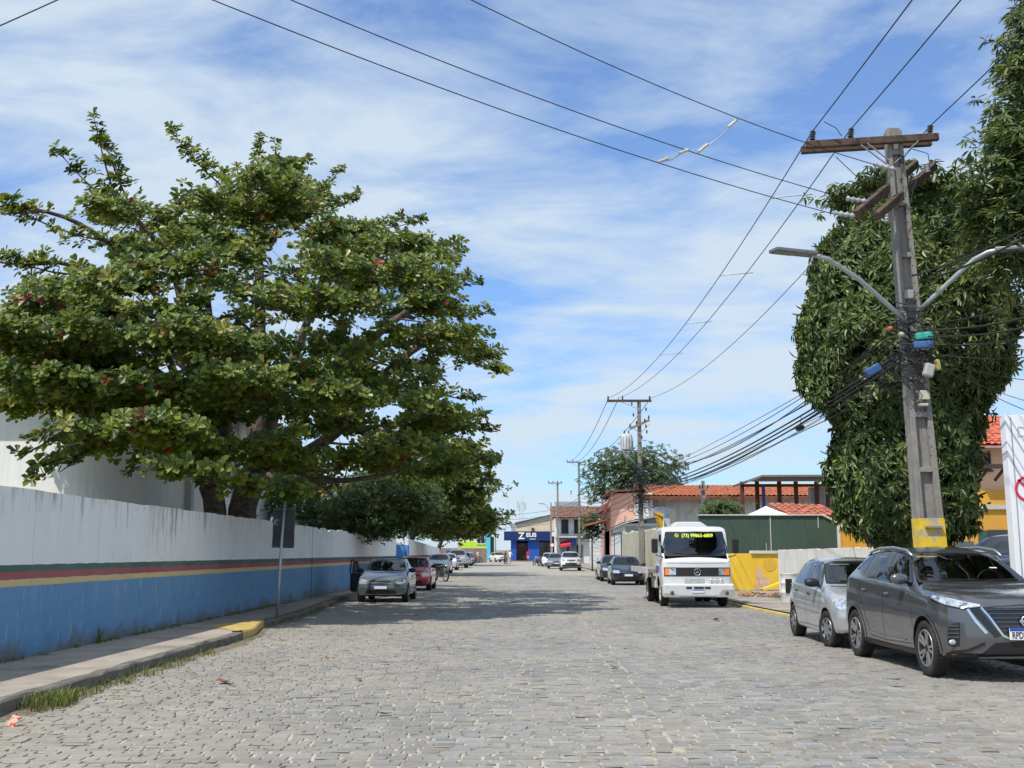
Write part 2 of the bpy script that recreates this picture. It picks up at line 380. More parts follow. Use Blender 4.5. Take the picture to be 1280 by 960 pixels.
def setts():
    V = []; F = []; C = []
    y = 5.0; row = 0
    SEAM = lambda y: (1.0 + (y - 8) * 0.019) if y < 48 else 99.0       # the long double joint that runs up the street
    while y < 76:
        near = y < 34
        d = rng.uniform(0.095, 0.145) if near else rng.uniform(0.22, 0.34)
        xl, xr = interp(KL, y), interp(KR, y)
        x = xl + rng.uniform(0, 0.1)
        ang = 0.02 * math.sin(y * 0.21) + 0.010 * math.sin(y * 1.7)
        breaks = [SEAM(y) + 0.03 * math.sin(y * 2.1), SEAM(y) + 0.21 + 0.02 * math.sin(y * 3)]
        while x < xr - 0.05:
            w = rng.uniform(0.12, 0.27) if near else rng.uniform(0.22, 0.48)
            for bk in breaks:
                if x < bk - 0.02 < x + w: w = max(0.08, bk - x)
            x2 = min(x + w, xr)
            g = rng.uniform(0.004, 0.012) if near else 0.016
            if any(abs(x2 - bk) < 0.02 for bk in breaks): g2 = g + 0.010
            else: g2 = g
            x0, x1, y0, y1 = x + g, x2 - g2, y + g * 0.8, y + d - g * 0.8
            cx = (x0 + x1) / 2; z0 = gz(y)
            jy = rng.normal(0, 0.008)
            sk = rng.normal(0, 0.012)
            hx, hy = (x1 - x0) / 2, (y1 - y0) / 2
            if hx > 0.03:
                if near:
                    ch = rng.uniform(0.04, 0.19, 4)
                    P8 = []
                    for q, (sx, sy) in enumerate(((-1, -1), (1, -1), (1, 1), (-1, 1))):
                        a = (sx * (hx), sy * (hy - min(hx, hy) * ch[q])); b2 = (sx * (hx - min(hx, hy) * ch[q] * 1.3), sy * hy)
                        P8 += [a, b2] if q in (0, 2) else [b2, a]
                    P8 = np.array(P8) + rng.normal(0, 0.005, (8, 2))
                else:
                    P8 = np.array([(-hx, -hy), (hx, -hy), (hx, hy), (-hx, hy)]) + rng.normal(0, 0.008, (4, 2))
                n = len(P8)
                P8[:, 1] += P8[:, 0] * (ang + sk)
                tx, ty = rng.normal(0, 0.012), rng.normal(0, 0.015); hz = rng.normal(0.003, 0.0022)
                base = len(V)
                yc = (y0 + y1) / 2 + jy + (cx - 1) * ang
                col = np.array((0.252, 0.246, 0.236)) * rng.uniform(0.82, 1.18)
                r = rng.random()
                if r < 0.14: col = np.array((0.27, 0.235, 0.20)) * rng.uniform(0.8, 1.2)
                elif r < 0.20: col = np.array((0.33, 0.33, 0.32))
                elif r < 0.23: col = np.array((0.16, 0.16, 0.16))
                for px, py in P8:
                    V.append((cx + px, yc + py, z0 - 0.02))
                for px, py in P8:
                    sx = px * (1 - min(0.25, 0.010 / max(hx, 0.02))); sy = py * (1 - min(0.25, 0.010 / max(hy, 0.02)))
                    V.append((cx + sx, yc + sy, z0 + hz + tx * sx + ty * sy))
                for px, py in P8[:0]: pass
                C += [col] * (2 * n)
                for k in range(n): F.append((base + k, base + (k + 1) % n, base + n + (k + 1) % n, base + n + k))
                if n == 8:
                    F.append((base + 8, base + 9, base + 10, base + 11)); F.append((base + 8, base + 11, base + 12, base + 15)); F.append((base + 12, base + 13, base + 14, base + 15))
                else: F.append((base + 4, base + 5, base + 6, base + 7))
            x = x2
        y += d; row += 1
    o = mesh_np('cobbled_road', V, F, stone, colors=np.array(C, np.float32), attr='sett_colour')
    o['kind'] = 'structure'; return o
setts()
# far stretch of the same road, joints in the material
far = bpy.data.materials.new('far_setts'); far.use_nodes = True
t = far.node_tree; b = t.nodes['Principled BSDF']; b.inputs['Roughness'].default_value = 0.8
tcn = t.nodes.new('ShaderNodeTexCoord')
br = t.nodes.new('ShaderNodeTexBrick'); t.links.new(tcn.outputs['Object'], br.inputs[0]); br.inputs['Scale'].default_value = 1.0
br.inputs['Brick Width'].default_value = 0.35; br.inputs['Row Height'].default_value = 0.28; br.inputs['Mortar Size'].default_value = 0.035
br.inputs['Color1'].default_value = (0.19, 0.195, 0.20, 1); br.inputs['Color2'].default_value = (0.30, 0.29, 0.27, 1); br.inputs['Mortar'].default_value = (0.42, 0.37, 0.29, 1)
n2 = tn(t, 0.28, 4, vec=tcn.outputs['Object']); n5 = tn(t, 0.9, 6, vec=tcn.outputs['Object'])
c = tmix(t, tmap(t, n2, 0.42, 0.66, 0, 0.5), br.outputs[0], (0.36, 0.32, 0.255))
t.links.new(c, b.inputs['Base Color'])
sheet('far_road', lambda y: interp(KL, y) - 0.05, lambda y: interp(KR, y) + 0.05, [76, 80, 90, 100, 120, 140, 158, 158.2], -0.004, far)
asph = M('asphalt', (0.10, 0.10, 0.10), rough=0.9, var=0.2, vs=1.2)
cross = MB(); cross.add([(-90, 158.2, gz(158)), (60, 158.2, gz(158)), (60, 200, gz(200)), (-90, 200, gz(200))], [(0, 1, 2, 3)])
tag(cross.build('cross_street', far), kind='structure')

# --- pavements with kerbs
pave = M('pavement_cement', (0.325, 0.28, 0.23), rough=0.92, var=0.16, vs=1.3, bump=0.25, bs=30, col2=(0.19, 0.165, 0.14), cs=0.9, cthr=(0.5, 0.66))
kerbm = M('kerb_stone', (0.15, 0.135, 0.115), rough=0.95, var=0.3, vs=4, bump=0.6, bs=25, col2=(0.08, 0.09, 0.05), cs=2.2, cthr=(0.52, 0.66))
yel = M('kerb_yellow_paint', (0.50, 0.36, 0.09), rough=0.75, var=0.18, vs=5, col2=(0.30, 0.26, 0.19), cs=4, cthr=(0.50, 0.62))
def strip(name, edge, inner, ys, z1, mat, width=0.16, rough=0.022):
    """kerb: a low ridge following the road edge"""
    mb = MB(); V = []
    for y in ys:
        x = edge(y) + rng.normal(0, rough); s = 1 if inner > 0 else -1; z = gz(y)
        V += [(x, y, z - 0.06), (x + s * 0.012, y, z + z1 - 0.02), (x + s * 0.035, y, z + z1 + rng.normal(0, .009)), (x + s * width, y, z + z1 + 0.002), (x + s * width, y, z - 0.06)]
    F = []
    for i in range(len(ys) - 1):
        for k in range(4): F.append((i * 5 + k, i * 5 + k + 1, i * 5 + k + 6, i * 5 + k + 5))
    mb.add(V, F); o = mb.build(name, mat); o['kind'] = 'structure'; return o
yy1 = list(np.arange(-4, 20.6, 0.33)); yy2 = list(np.arange(23.8, 158, 0.7))
strip('kerb_left', lambda y: interp(KL, y), -1, yy1, 0.15, kerbm)
strip('kerb_left_beyond_corner', lambda y: interp(KL, y), -1, yy2, 0.12, kerbm)
strip('kerb_left_yellow_corner', lambda y: interp(KL, y) , -1, [20.55, 20.9, 21.3, 21.8, 22.4, 23, 23.5, 23.85], 0.155, yel, width=0.22)
WL = [(-6.98, -6), (-6.95, 60), (-7.2, 66), (-8.1, 104), (-9.0, 108)]
def wl(y): return interp(WL, y)
sheet('pavement_left', lambda y: wl(y) - 0.1, lambda y: interp(KL, y) - 0.15, [-4, 6, 14, 20.3, 21.6, 23.6, 28, 34, 40, 55, 60, 70, 100, 104, 158], 0.135, pave)
ye = MB(); ye.add([(-5.38, 20.9, .1402), (-5.95, 21.6, .1402), (-6.35, 22.6, .1402), (-5.82, 23.6, .1402), (-5.5, 22.6, .1402)], [(0, 1, 2, 3, 4)])
# small sheet of worn yellow paint on the pavement corner
tag(ye.build('pavement_paint_left', yel), kind='structure')
strip('kerb_right', lambda y: interp(KR, y), 1, list(np.arange(-2, 15.5, 0.4)), 0.10, yel)
strip('kerb_right_plain', lambda y: interp(KR, y), 1, list(np.arange(15.6, 27.3, 0.4)), 0.09, kerbm)
strip('kerb_right_by_truck', lambda y: interp(KR, y), 1, list(np.arange(27.4, 36, 0.4)), 0.05, yel)
strip('kerb_right_beyond_truck', lambda y: interp(KR, y), 1, list(np.arange(36.4, 158, 0.9)), 0.10, kerbm)
lot = M('forecourt_concrete', (0.30, 0.265, 0.225), rough=0.92, var=0.22, vs=0.9, bump=0.4, bs=12, col2=(0.16, 0.14, 0.12), cs=0.7, cthr=(0.5, 0.62))
sheet('pavement_right', lambda y: interp(KR, y) + 0.15, lambda y: 40 if y < 60.05 else interp(KR, y) + 2.6, [-4, 10, 18, 25, 32, 45, 60, 60.1, 90, 120, 158], 0.085, lot)

# --- weeds, litter, leaves
grassm = leafmat('grass_blade', trans=0.2, rough=0.6, spec=0.2)
def grass(name, spots, n, h, label_kind='stuff', parent=None):
    V = []; F = []; C = []
    for (x, y, z, r, k, hh) in spots:
        for _ in range(int(n * k)):
            a = rng.uniform(0, 2 * PI); rr = r * math.sqrt(rng.random()); px, py = x + rr * math.cos(a), y + rr * 1.6 * math.sin(a)
            L = hh * rng.uniform(0.4, 1.1); b_ = rng.uniform(0, 2 * PI); lean = rng.uniform(0.2, 0.9) * L
            dx, dy = math.cos(b_), math.sin(b_); w = rng.uniform(0.003, 0.007)
            o = len(V)
            V += [(px - dy * w, py + dx * w, z), (px + dy * w, py - dx * w, z), (px + dx * lean * .35 + dy * w * .8, py + dy * lean * .35 - dx * w * .8, z + L * .65), (px + dx * lean * .35 - dy * w * .8, py + dy * lean * .35 + dx * w * .8, z + L * .65),
                  (px + dx * lean, py + dy * lean, z + L * .92), (px + dx * lean, py + dy * lean, z + L * .92)]
            F += [(o, o + 1, o + 2, o + 3), (o + 3, o + 2, o + 4, o + 5)]
            g = rng.uniform(0.7, 1.2); c = (0.11 * g, 0.16 * g, 0.035 * g) if rng.random() < 0.7 else (0.26 * g, 0.22 * g, 0.09 * g)
            C += [c] * 6
    o = mesh_np(name, V, F, grassm, colors=C); o['kind'] = 'stuff'; return o
sp = []
for y in np.arange(8.6, 20.5, 0.12):
    if rng.random() < 0.40: sp.append((interp(KL, y) + rng.uniform(0.0, 0.16), y, 0, 0.10, rng.uniform(.15, .7), rng.uniform(0.04, 0.11)))
for (y, r, k, h) in ((10.2, .12, 2.0, .16), (11.6, .24, 5, .2), (11.9, .2, 4, .19), (12.6, .2, 1.8, .13), (13.6, .2, 1.8, .13), (14.6, .22, 1.6, .12), (15.6, .2, 1.6, .12), (17.4, .2, 1.2, .1)):
    sp.append((interp(KL, y) + 0.16, y, 0, r, k, h))
for y in np.arange(24, 34, 0.3): sp.append((interp(KL, y) + .03, y, 0, .12, .5, .08))
for y in np.arange(9.5, 34, 0.25):
    if rng.random() < 0.7: sp.append((wl(y) + 0.05, y, .135, 0.07, .4, .05 + .05 * rng.random()))
sp.append((wl(18.1) + .04, 18.1, .135, .05, .5, .35))
tag(grass('weeds_along_kerb', sp, 45, 0.15), 'green and straw coloured weeds along the left kerb and wall foot', 'weeds')
dv = []; ysd = np.arange(-2, 60, 0.18)
for y in ysd:
    x = interp(KL, y); w_ = 0.10 + 0.16 * abs(math.sin(y * 0.9) * math.sin(y * .37 + 1)) + rng.uniform(0, .09)
    dv += [(x - .02, y, .022), (x + w_ * .5, y, .016 + rng.uniform(0, .004)), (x + w_, y, .002)]
dm = MB(); dm.add(dv, [(i * 3 + k, i * 3 + k + 1, i * 3 + k + 4, i * 3 + k + 3) for i in range(len(ysd) - 1) for k in (0, 1)])
tag(dm.build('gutter_dirt', M('gutter_soil', (.19, .155, .115), rough=1, var=.35, vs=14, bump=.8, bs=60, col2=(.09, .085, .045), cs=5, cthr=(.5, .62))), 'soil and litter gathered along the left kerb', 'dirt', kind='stuff')
# loose dry leaves and dirt lumps on the setts
dry = M('dry_leaf', (0.22, 0.10, 0.05), rough=0.8, var=0.4, vs=30)
def dryleaf(x, y, z, L, a, label):
    mb = MB(); n = 5; V = []
    for i in range(n + 1):
        s = i / n; w = 0.28 * L * math.sin(PI * min(1, s * .9 + .08)); h = 0.12 * L * (2 * s - 1) ** 2
        V += [(-w, (s - .5) * L, h + .25 * w), (0, (s - .5) * L, h), (w, (s - .5) * L, h + .3 * w)]
    F = []
    for i in range(n):
        for k in range(2): q = i * 3 + k; F.append((q, q + 1, q + 4, q + 3))
    mb.add(V, F, 0, True); o = mb.build('fallen_leaf', dry); o.location = (x, y, z); o.rotation_euler = (0.1, 0.15, a)
    tag(o, label, 'leaf', 'fallen leaves on the cobbles')
for (u, v, L, lab) in ((279, 855, .26, 'curled brown fallen leaf nearest the grass tufts'), (480, 895, .15, 'small brown leaf low in the middle of the cobbles'), (767, 836, .18, 'rusty fallen leaf on the cobbles left of the dark car'),
                       (409, 825, .15, 'reddish fallen leaf on cobbles below the grey car'), (895, 776, .30, 'dark clump of leaf litter in front of the tow truck'), (487, 794, .16, 'dark dried leaf on the cobbles below the red car'),
                       (520, 771, .2, 'dark dead leaf lying in the tree shadow'), (447, 851, .15, 'pale brown leaf on the cobbles left of centre'), (548, 812, .16, 'thin dark leaf on the cobbles in the middle distance')):
    d = ray(u, v); tt = -CAMH / d.z; dryleaf(d.x * tt, d.y * tt, 0.02, L, rng.uniform(0, 3), lab)
lit = M('litter_wrapper', (0.62, 0.42, 0.30), rough=0.5, var=0.3, vs=20, col2=(0.55, 0.08, 0.03), cs=14, cthr=(0.5, 0.55))
lb = MB(); lb.box((0, 0, .035), (.07, .16, .012), rot=Matrix.Rotation(.5, 3, 'X') @ Matrix.Rotation(.3, 3, 'Y')); lb.box((.04, .05, .03), (.05, .1, .01), rot=Matrix.Rotation(-.4, 3, 'Y'))
o = lb.build('litter_wrapper', lit, bevel=.003); d = ray(9, 908); tt = -CAMH / d.z; o.location = (d.x * tt + .05, d.y * tt, 0.01); tag(o, 'crumpled orange and white wrapper against the kerb', 'litter')

# ================================================================== WALLS
# painted school wall: white over green, red and yellow bands over blue
def wallmat():
    m = bpy.data.materials.new('school_wall_paint'); m.use_nodes = True; t = m.node_tree; L = t.links
    b = t.nodes['Principled BSDF']; b.inputs['Roughness'].default_value = 0.8
    tcn = t.nodes.new('ShaderNodeTexCoord'); ob = tcn.outputs['Object']
    sp = t.nodes.new('ShaderNodeSeparateXYZ'); L.new(ob, sp.inputs[0])
    def mth(op, a, b_, c_=None):
        n = t.nodes.new('ShaderNodeMath'); n.operation = op
        for i, x in enumerate((a, b_, c_)):
            if x is None: continue
            if isinstance(x, (int, float)): n.inputs[i].default_value = x
            else: L.new(x, n.inputs[i])
        return n.outputs[0]
    wob = tn(t, 3.0, 3, vec=ob)
    z = mth('ADD', sp.outputs[2], mth('MULTIPLY', mth('SUBTRACT', wob, 0.5), 0.03))
    r = t.nodes.new('ShaderNodeValToRGB'); r.color_ramp.interpolation = 'CONSTANT'
    L.new(mth('DIVIDE', z, 3.0), r.inputs[0])
    el_ = r.color_ramp.elements
    el_[0].position = 0; el_[0].color = (0.10, 0.26, 0.46, 1)
    el_[1].position = 1.115 / 3; el_[1].color = (0.62, 0.47, 0.20, 1)
    for p_, c_ in ((1.215, (0.33, 0.075, 0.085)), (1.315, (0.045, 0.12, 0.085)), (1.415, (0.82, 0.82, 0.80))):
        e = el_.new(p_ / 3); e.color = c_ + (1,)
    c = r.outputs[0]
    n1 = tn(t, 1.1, 6, vec=ob); c = tmix(t, tmap(t, n1, 0.35, 0.75, 0, 0.16), c, (0.42, 0.43, 0.43))
    # scuffs: pale vertical scratches and dark patches in the blue
    mp = t.nodes.new('ShaderNodeMapping'); L.new(ob, mp.inputs[0]); mp.inputs['Scale'].default_value = (4, 4, 0.6)
    n2 = tn(t, 2.4, 9, 0.75, vec=mp.outputs[0])
    low = tmap(t, sp.outputs[2], 1.15, 1.05)
    c = tmix(t, mth('MULTIPLY', tmap(t, n2, 0.56, 0.63, 0, 0.6), low), c, (0.30, 0.45, 0.60))
    n3 = tn(t, 3.3, 9, 0.75, vec=mp.outputs[0])
    c = tmix(t, mth('MULTIPLY', tmap(t, n3, 0.57, 0.64, 0, 0.6), low), c, (0.03, 0.08, 0.17))
    # mould running down from the coping and splash dirt at the foot
    mp2 = t.nodes.new('ShaderNodeMapping'); L.new(ob, mp2.inputs[0]); mp2.inputs['Scale'].default_value = (3, 3, 0.22)
    n4 = tn(t, 2.0, 12, 0.78, vec=mp2.outputs[0])
    gate = tn(t, 0.45, 4, 0.6, vec=ob)
    fac = mth('SUBTRACT', mth('ADD', mth('ADD', n4, mth('MULTIPLY', mth('SUBTRACT', gate, 0.5), 0.35)), mth('MULTIPLY', sp.outputs[2], 0.16)), 0.395)
    c = tmix(t, tmap(t, fac, 0.495, 0.64, 0, 0.85), c, (0.10, 0.095, 0.085))
    fac5 = mth('SUBTRACT', tn(t, 0.8, 8, 0.7, vec=mp2.outputs[0]), mth('MULTIPLY', mth('ABSOLUTE', mth('SUBTRACT', sp.outputs[2], 2.2), 0), 0.2))
    c = tmix(t, tmap(t, fac5, 0.42, 0.6, 0, 0.10), c, (0.46, 0.43, 0.37))
    pe = mth('MULTIPLY', tmap(t, tn(t, 1.7, 12, 0.8, vec=ob), 0.60, 0.63, 0, 0.8), tmap(t, sp.outputs[2], 1.10, 0.9))
    c = tmix(t, pe, c, (0.20, 0.30, 0.38))
    ru = tmap(t, mth('ABSOLUTE', mth('SUBTRACT', tn(t, .7, 10, 0.75, vec=ob), 0.5), 0), 0.004, 0.001, 0, 0.5)
    c = tmix(t, mth('MULTIPLY', ru, tmap(t, tn(t, .5, 2, vec=ob), .5, .55)), c, (0.12, 0.12, 0.12))
    n6 = tn(t, 2.2, 6, 0.7, vec=ob)
    foot = mth('SUBTRACT', n6, mth('MULTIPLY', sp.outputs[2], 0.85))
    c = tmix(t, tmap(t, foot, 0.16, 0.36, 0, 0.85), c, (0.13, 0.12, 0.10))
    # panel joints every 2.4 m
    jn = mth('ABSOLUTE', mth('SUBTRACT', mth('FRACT', mth('DIVIDE', sp.outputs[1], 2.4), 0), 0.5), 0)
    c = tmix(t, tmap(t, jn, 0.0035, 0.002, 0, 0.45), c, (0.16, 0.15, 0.14))
    L.new(c, b.inputs['Base Color'])
    bp = t.nodes.new('ShaderNodeBump'); bp.inputs['Strength'].default_value = 0.4; bp.inputs['Distance'].default_value = 0.01
    L.new(tn(t, 18, 6, vec=ob), bp.inputs['Height']); L.new(bp.outputs[0], b.inputs['Normal'])
    return m
WM = wallmat()
def ribbon_wall(name, pts, tops, th, mat, z0=-0.05, chip=0.009, step=0.5):
    """wall following pts [(x,y)] with top heights, thickness th on the left of travel"""
    mb = MB(); V = []; seg = []
    for i in range(len(pts) - 1):
        a = Vector((*pts[i], 0)); b_ = Vector((*pts[i + 1], 0)); L = (b_ - a).length; n = max(1, int(L / step))
        for k in range(n + (i == len(pts) - 2)):
            f = k / n; seg.append((a.lerp(b_, f), tops[i] + (tops[i + 1] - tops[i]) * f, (b_ - a).normalized()))
    for p, h, d in seg:
        nrm = Vector((-d.y, d.x, 0)); zt = h + rng.normal(0, chip); q = p + nrm * th
        V += [(p.x, p.y, z0), (p.x, p.y, zt), (q.x, q.y, zt + 0.002), (q.x, q.y, z0)]
    F = [(i * 4 + k, i * 4 + k + 1, i * 4 + k + 5, i * 4 + k + 4) for i in range(len(seg) - 1) for k in range(3)]
    F += [(0, 1, 2, 3), tuple((len(seg) - 1) * 4 + k for k in (3, 2, 1, 0))]
    mb.add(V, F); return mb.build(name, mat)
o = ribbon_wall('boundary_wall', [(-6.98, -6), (-6.96, 36.0)], [2.50, 2.42], 0.16, WM)
tag(o, 'near stretch of painted boundary wall, white above blue with green, red and yellow bands', 'wall')
o = ribbon_wall('boundary_wall', [(-6.93, 36.0), (-6.95, 59.4)], [2.36, 2.40], 0.16, WM, chip=0.035, step=0.35)
tag(o, 'chipped stretch of striped wall under the dark tree, before the gate pillars', 'wall')
o = ribbon_wall('boundary_wall', [(-6.98, 62.6), (-7.3, 76), (-8.1, 104)], [2.48, 2.3, 2.0], 0.16, WM)
tag(o, 'far stretch of striped white and blue wall beyond the gate pillars', 'wall')
pil = M('pillar_paint', (0.72, 0.74, 0.75), rough=0.8, var=0.08); pilb = M('pillar_blue', (0.08, 0.24, 0.55), rough=0.7, var=0.12)
for (y, lab) in ((59.8, 'nearer square gate pillar, white above and blue below'), (62.2, 'farther square gate pillar, white above and blue below')):
    t_ = thing('gate_pillar', lab, 'pillar', (-6.85, y, 0.1), group='pillars of the school gate')
    MB().box((0, 0, .95), (.55, .55, 1.9)).build('lower_shaft', pilb, t_, bevel=.01)
    MB().box((0, 0, 2.35), (.55, .55, .9)).build('upper_shaft', pil, t_, bevel=.01)
    MB().box((0, 0, 2.83), (.62, .62, .07)).build('cap', pil, t_, bevel=.01)
t_ = thing('school_gate', 'dark blue sheet metal gate between the two pillars', 'gate', (-6.85, 61.0, 0.1))
MB().box((0, 0, .95), (.05, 1.8, 1.7)).build('panel', M('gate_blue', (.03, .07, .16), rough=.5), t_)
g_ = MB()
for k in range(9): g_.bar((.04, -.8 + k * .2, .15), (.04, -.8 + k * .2, 1.85), .03, .03)
g_.build('bars', M('gate_bars', (.05, .10, .2), rough=.4), t_)

# sign post on the left kerb (back of the plate towards us)
rust = M('rusty_plate', (0.045, 0.045, 0.045), rough=0.7, var=0.3, vs=5, col2=(0.42, 0.42, 0.40), cs=2.6, cthr=(0.56, 0.60))
t_ = thing('street_sign', 'back of a peeling dark sign plate on a grey post by the yellow kerb', 'sign', (-5.62, 25.2, 0.13))
MB().tube([(0, 0, 0), (.02, 0, .9), (.045, 0, 1.5), (.10, 0, 2.62)], [.037, .036, .034, .034], 10).build('post', STEEL, t_)
pl = MB().box((.08, .05, 2.02), (.50, .012, .92), rot=Matrix.Rotation(.03, 3, 'Y')).build('plate', rust, t_, bevel=.004)
fr = MB()
for z in (1.60, 2.44): fr.box((.08, .035, z), (.50, .02, .035))
for x in (-.16, .32): fr.box((x, .036, 2.02), (.02, .018, .86))
fr.build('frame', M('sign_frame', (.09, .085, .08), rough=.6, metal=.3), pl)

# ================================================================== BUILDINGS
PANE = M('window_pane', (0.03, 0.035, 0.04), rough=0.12, var=0.1, spec=0.7)
def tile_roof(name, a, b_, c, d, mat, parent=None, pitch=0.22, rows=0.36, amp=0.045, thick=0.06, seed=0):
    """barrel tiles between eave a->b and ridge d->c"""
    a, b_, c, d = map(Vector, (a, b_, c, d)); r = np.random.default_rng(seed)
    L = (b_ - a).length; S = ((d - a).length + (c - b_).length) / 2
    nu = max(2, int(L / pitch)) * 4; nv = max(1, int(S / rows))
    nrm = (b_ - a).cross(d - a).normalized()
    if nrm.z < 0: nrm = -nrm
    V = []; F = []
    jit = r.normal(0, 0.012, (nv + 1, nu // 4 + 1))
    for j in range(nv):
        for e in (0, 1):
            fv = (j + e) / nv
            for i in range(nu + 1):
                fu = i / nu; p = (a.lerp(b_, fu)).lerp(d.lerp(c, fu), fv)
                ph = abs(math.sin(PI * i / 4)) * amp
                V.append(p + nrm * (ph + (0.035 if e == 0 else 0.0) + jit[j][i // 4]))
    for j in range(nv):
        o = j * 2 * (nu + 1)
        for i in range(nu): F.append((o + i, o + i + 1, o + nu + 1 + i + 1, o + nu + 1 + i))
        if j < nv - 1:
            q = o + 2 * (nu + 1)
            for i in range(nu): F.append((o + nu + 1 + i, o + nu + 2 + i, q + i + 1, q + i))
    mb = MB(); mb.add(V, F)
    k = Vector((0, 0, -thick)); o_ = -nrm * 0.03
    mb.add([a + o_, b_ + o_, c + o_, d + o_, a + o_ + k, b_ + o_ + k, c + o_ + k, d + o_ + k], [(0, 1, 2, 3), (7, 6, 5, 4), (0, 4, 5, 1), (1, 5, 6, 2), (2, 6, 7, 3), (3, 7, 4, 0)])
    return mb.build(name, mat, parent)
def window(parent, c, w, h, face='y-', frame=None, depth=0.10, mull=1, pane=None, name='window'):
    """frame proud of the wall at c (world or parent coordinates), facing -y or +x"""
    frame = frame or WHITEP; mb = MB(); ax = Vector((1, 0, 0)) if face == 'y-' else Vector((0, 1, 0)); out = Vector((0, -1, 0)) if face == 'y-' else Vector((1, 0, 0))
    c = Vector(c); t = .06
    def bx(du, dz, su, sz, so, off):
        dim = (su, so, sz) if face == 'y-' else (so, su, sz)
        return c + ax * du + Vector((0, 0, dz)) + out * off, dim
    for du, dz, su, sz in ((0, h / 2 - t / 2, w, t), (0, -h / 2 + t / 2, w, t), (-w / 2 + t / 2, 0, t, h - 2 * t), (w / 2 - t / 2, 0, t, h - 2 * t)):
        p, d = bx(du, dz, su, sz, depth, depth / 2 - .02); mb.box(p, d)
    for k in range(mull):
        p, d = bx(-w / 2 + w * (k + 1) / (mull + 1), 0, .045, h - 2 * t, .06, .02); mb.box(p, d)
    p, d = bx(0, -h / 2 - .03, w + .12, .06, depth + .06, depth / 2); mb.box(p, d)
    f = mb.build(name, frame, parent)
    p, d = bx(0, 0, w - 2 * t + .01, h - 2 * t + .01, .02, .004)
    MB().box(p, d).build('pane', pane or PANE, f)
    return f

# ---- white school building behind the left wall
schw = M('school_white', (0.84, 0.83, 0.79), rough=0.85, var=0.06, vs=0.8, streak=((0.50, 0.48, 0.42), 0.35))
schs = M('school_trim', (0.55, 0.55, 0.54), rough=0.8, var=0.08)
t_ = thing('school_building', 'tall plain white building behind the striped wall and the broad tree', 'building', (-10.9, 28, 0))
mb = MB(); pts = [(-22, 0), (-0.9, 0)] + [(-0.9 + .9 * math.sin(a), .9 - .9 * math.cos(a)) for a in np.linspace(.15, PI / 2, 8)] + [(0, 19), (-22, 19)]
mb.prism(pts, (0, 0, 0), (1, 0, 0), (0, 1, 0), 6.6); o = mb.build('wall', schw, t_)
pf = MB()
for y in (7.2, 10.0, 12.8): pf.box((.10, y, 3.3), (.22, .34, 6.58))
pf.build('pilaster', schs, t_, bevel=.01)
for y in (8.6, 11.4):
    window(t_, (0.02, y, 4.7), 1.5, 1.5, 'x+', frame=schs, mull=2)
    window(t_, (0.02, y, 2.0), 1.5, 1.3, 'x+', frame=schs, mull=2)
tl = tilemat('tiles_dark', (0.16, 0.075, 0.05), (0.06, 0.04, 0.035))
tile_roof('roof', (.9, -.9, 6.45), (.9, 20, 6.45), (-5, 16, 8.3), (-5, 5, 8.3), tl, t_)
tile_roof('roof', (-23, -.9, 6.45), (.9, -.9, 6.45), (-5, 5, 8.3), (-18, 5, 8.3), tl, t_, seed=2)
sv = MB(); sv.box((-11, 9.5, 6.52), (23.6, 20.6, .06)); sv.build('soffit', schs, t_)
ra = MB(); 
for (a, c_) in (((1.9, 5.0, 2.55), (3.1, 8.4, 2.55)),): ra.bar(a, c_, .04, .04)
for y in (5.0, 6.1, 7.2, 8.3): ra.bar((1.9 + (y - 5) * .353, y, 0), (1.9 + (y - 5) * .353, y, 2.55), .03, .03)
o = ra.build('handrail', M('dark_rail', (.03, .03, .03), rough=.5), None); o.location = (-10.9, 28, 0); tag(o, 'thin dark handrail behind the wall at the foot of the big tree', 'railing')
ac = MB(); ac.box((.35, 6.0, 2.45), (.45, .75, .55)); o = ac.build('condenser_unit', M('grey_metal', (.12, .12, .12), rough=.5), None, bevel=.02); o.location = (-10.9, 28, 0); tag(o, 'dark grey outdoor unit on the shaded wall of the white building', 'air conditioner')

# ---- lime green house at the far left end of the street
def P0(u, v, Y): return P(u, v, Y)
Yl = 180
t_ = thing('green_house', 'lime green lower storey with white upper storey at the far end, left side', 'building', (0, Yl, gz(Yl)))
xl0, xl1, xl2 = P(575, 690, Yl).x, P(608, 690, Yl).x, P(617, 690, Yl).x
lime = M('lime_paint', (0.42, 0.68, 0.03), rough=.8, var=.1); cyan = M('cyan_paint', (0.10, 0.50, 0.68), rough=.8, var=.08); beige = M('beige_paint', (0.62, 0.56, 0.44), rough=.85, var=.1)
MB().box(((xl0 + xl1) / 2, 3, 1.5), (xl1 - xl0, 6, 3.0)).build('lower_wall', lime, t_)
MB().box(((xl0 + xl1) / 2, 3.1, 3.95), (xl1 - xl0 - .1, 6, 1.9)).build('upper_wall', M('cream_white', (.7, .68, .6), rough=.85), t_)
MB().box(((xl1 + xl2) / 2 - .3, 2.4, 2.6), (.7, 5.4, 5.2)).build('corner_column', cyan, t_)
MB().box(((xl1 + xl2) / 2 + .25, 3.6, 1.9), (.5, 5.0, 3.8)).build('side_wall', M('dark_green', (.05, .12, .05), rough=.8), t_)
MB().box(((xl0 + xl2) / 2, 3, 5.25), (xl2 - xl0 + .5, 6.6, .3)).build('roof_slab', beige, t_)
window(t_, (xl1 - .9, -.0, 3.6), 1.3, 1.9, frame=WHITEP)
t_ = thing('billboard', 'small blue billboard among the parked cars under the far almond tree', 'billboard', P(566, 700, 140) * 1)
t_.location.z = gz(140)
MB().box((0, 0, 1.35), (1.6, .12, .55)).build('board', M('billboard_blue', (.04, .05, .30), rough=.4, col2=(.5, .55, .7), cs=3, cthr=(.6, .62)), t_)
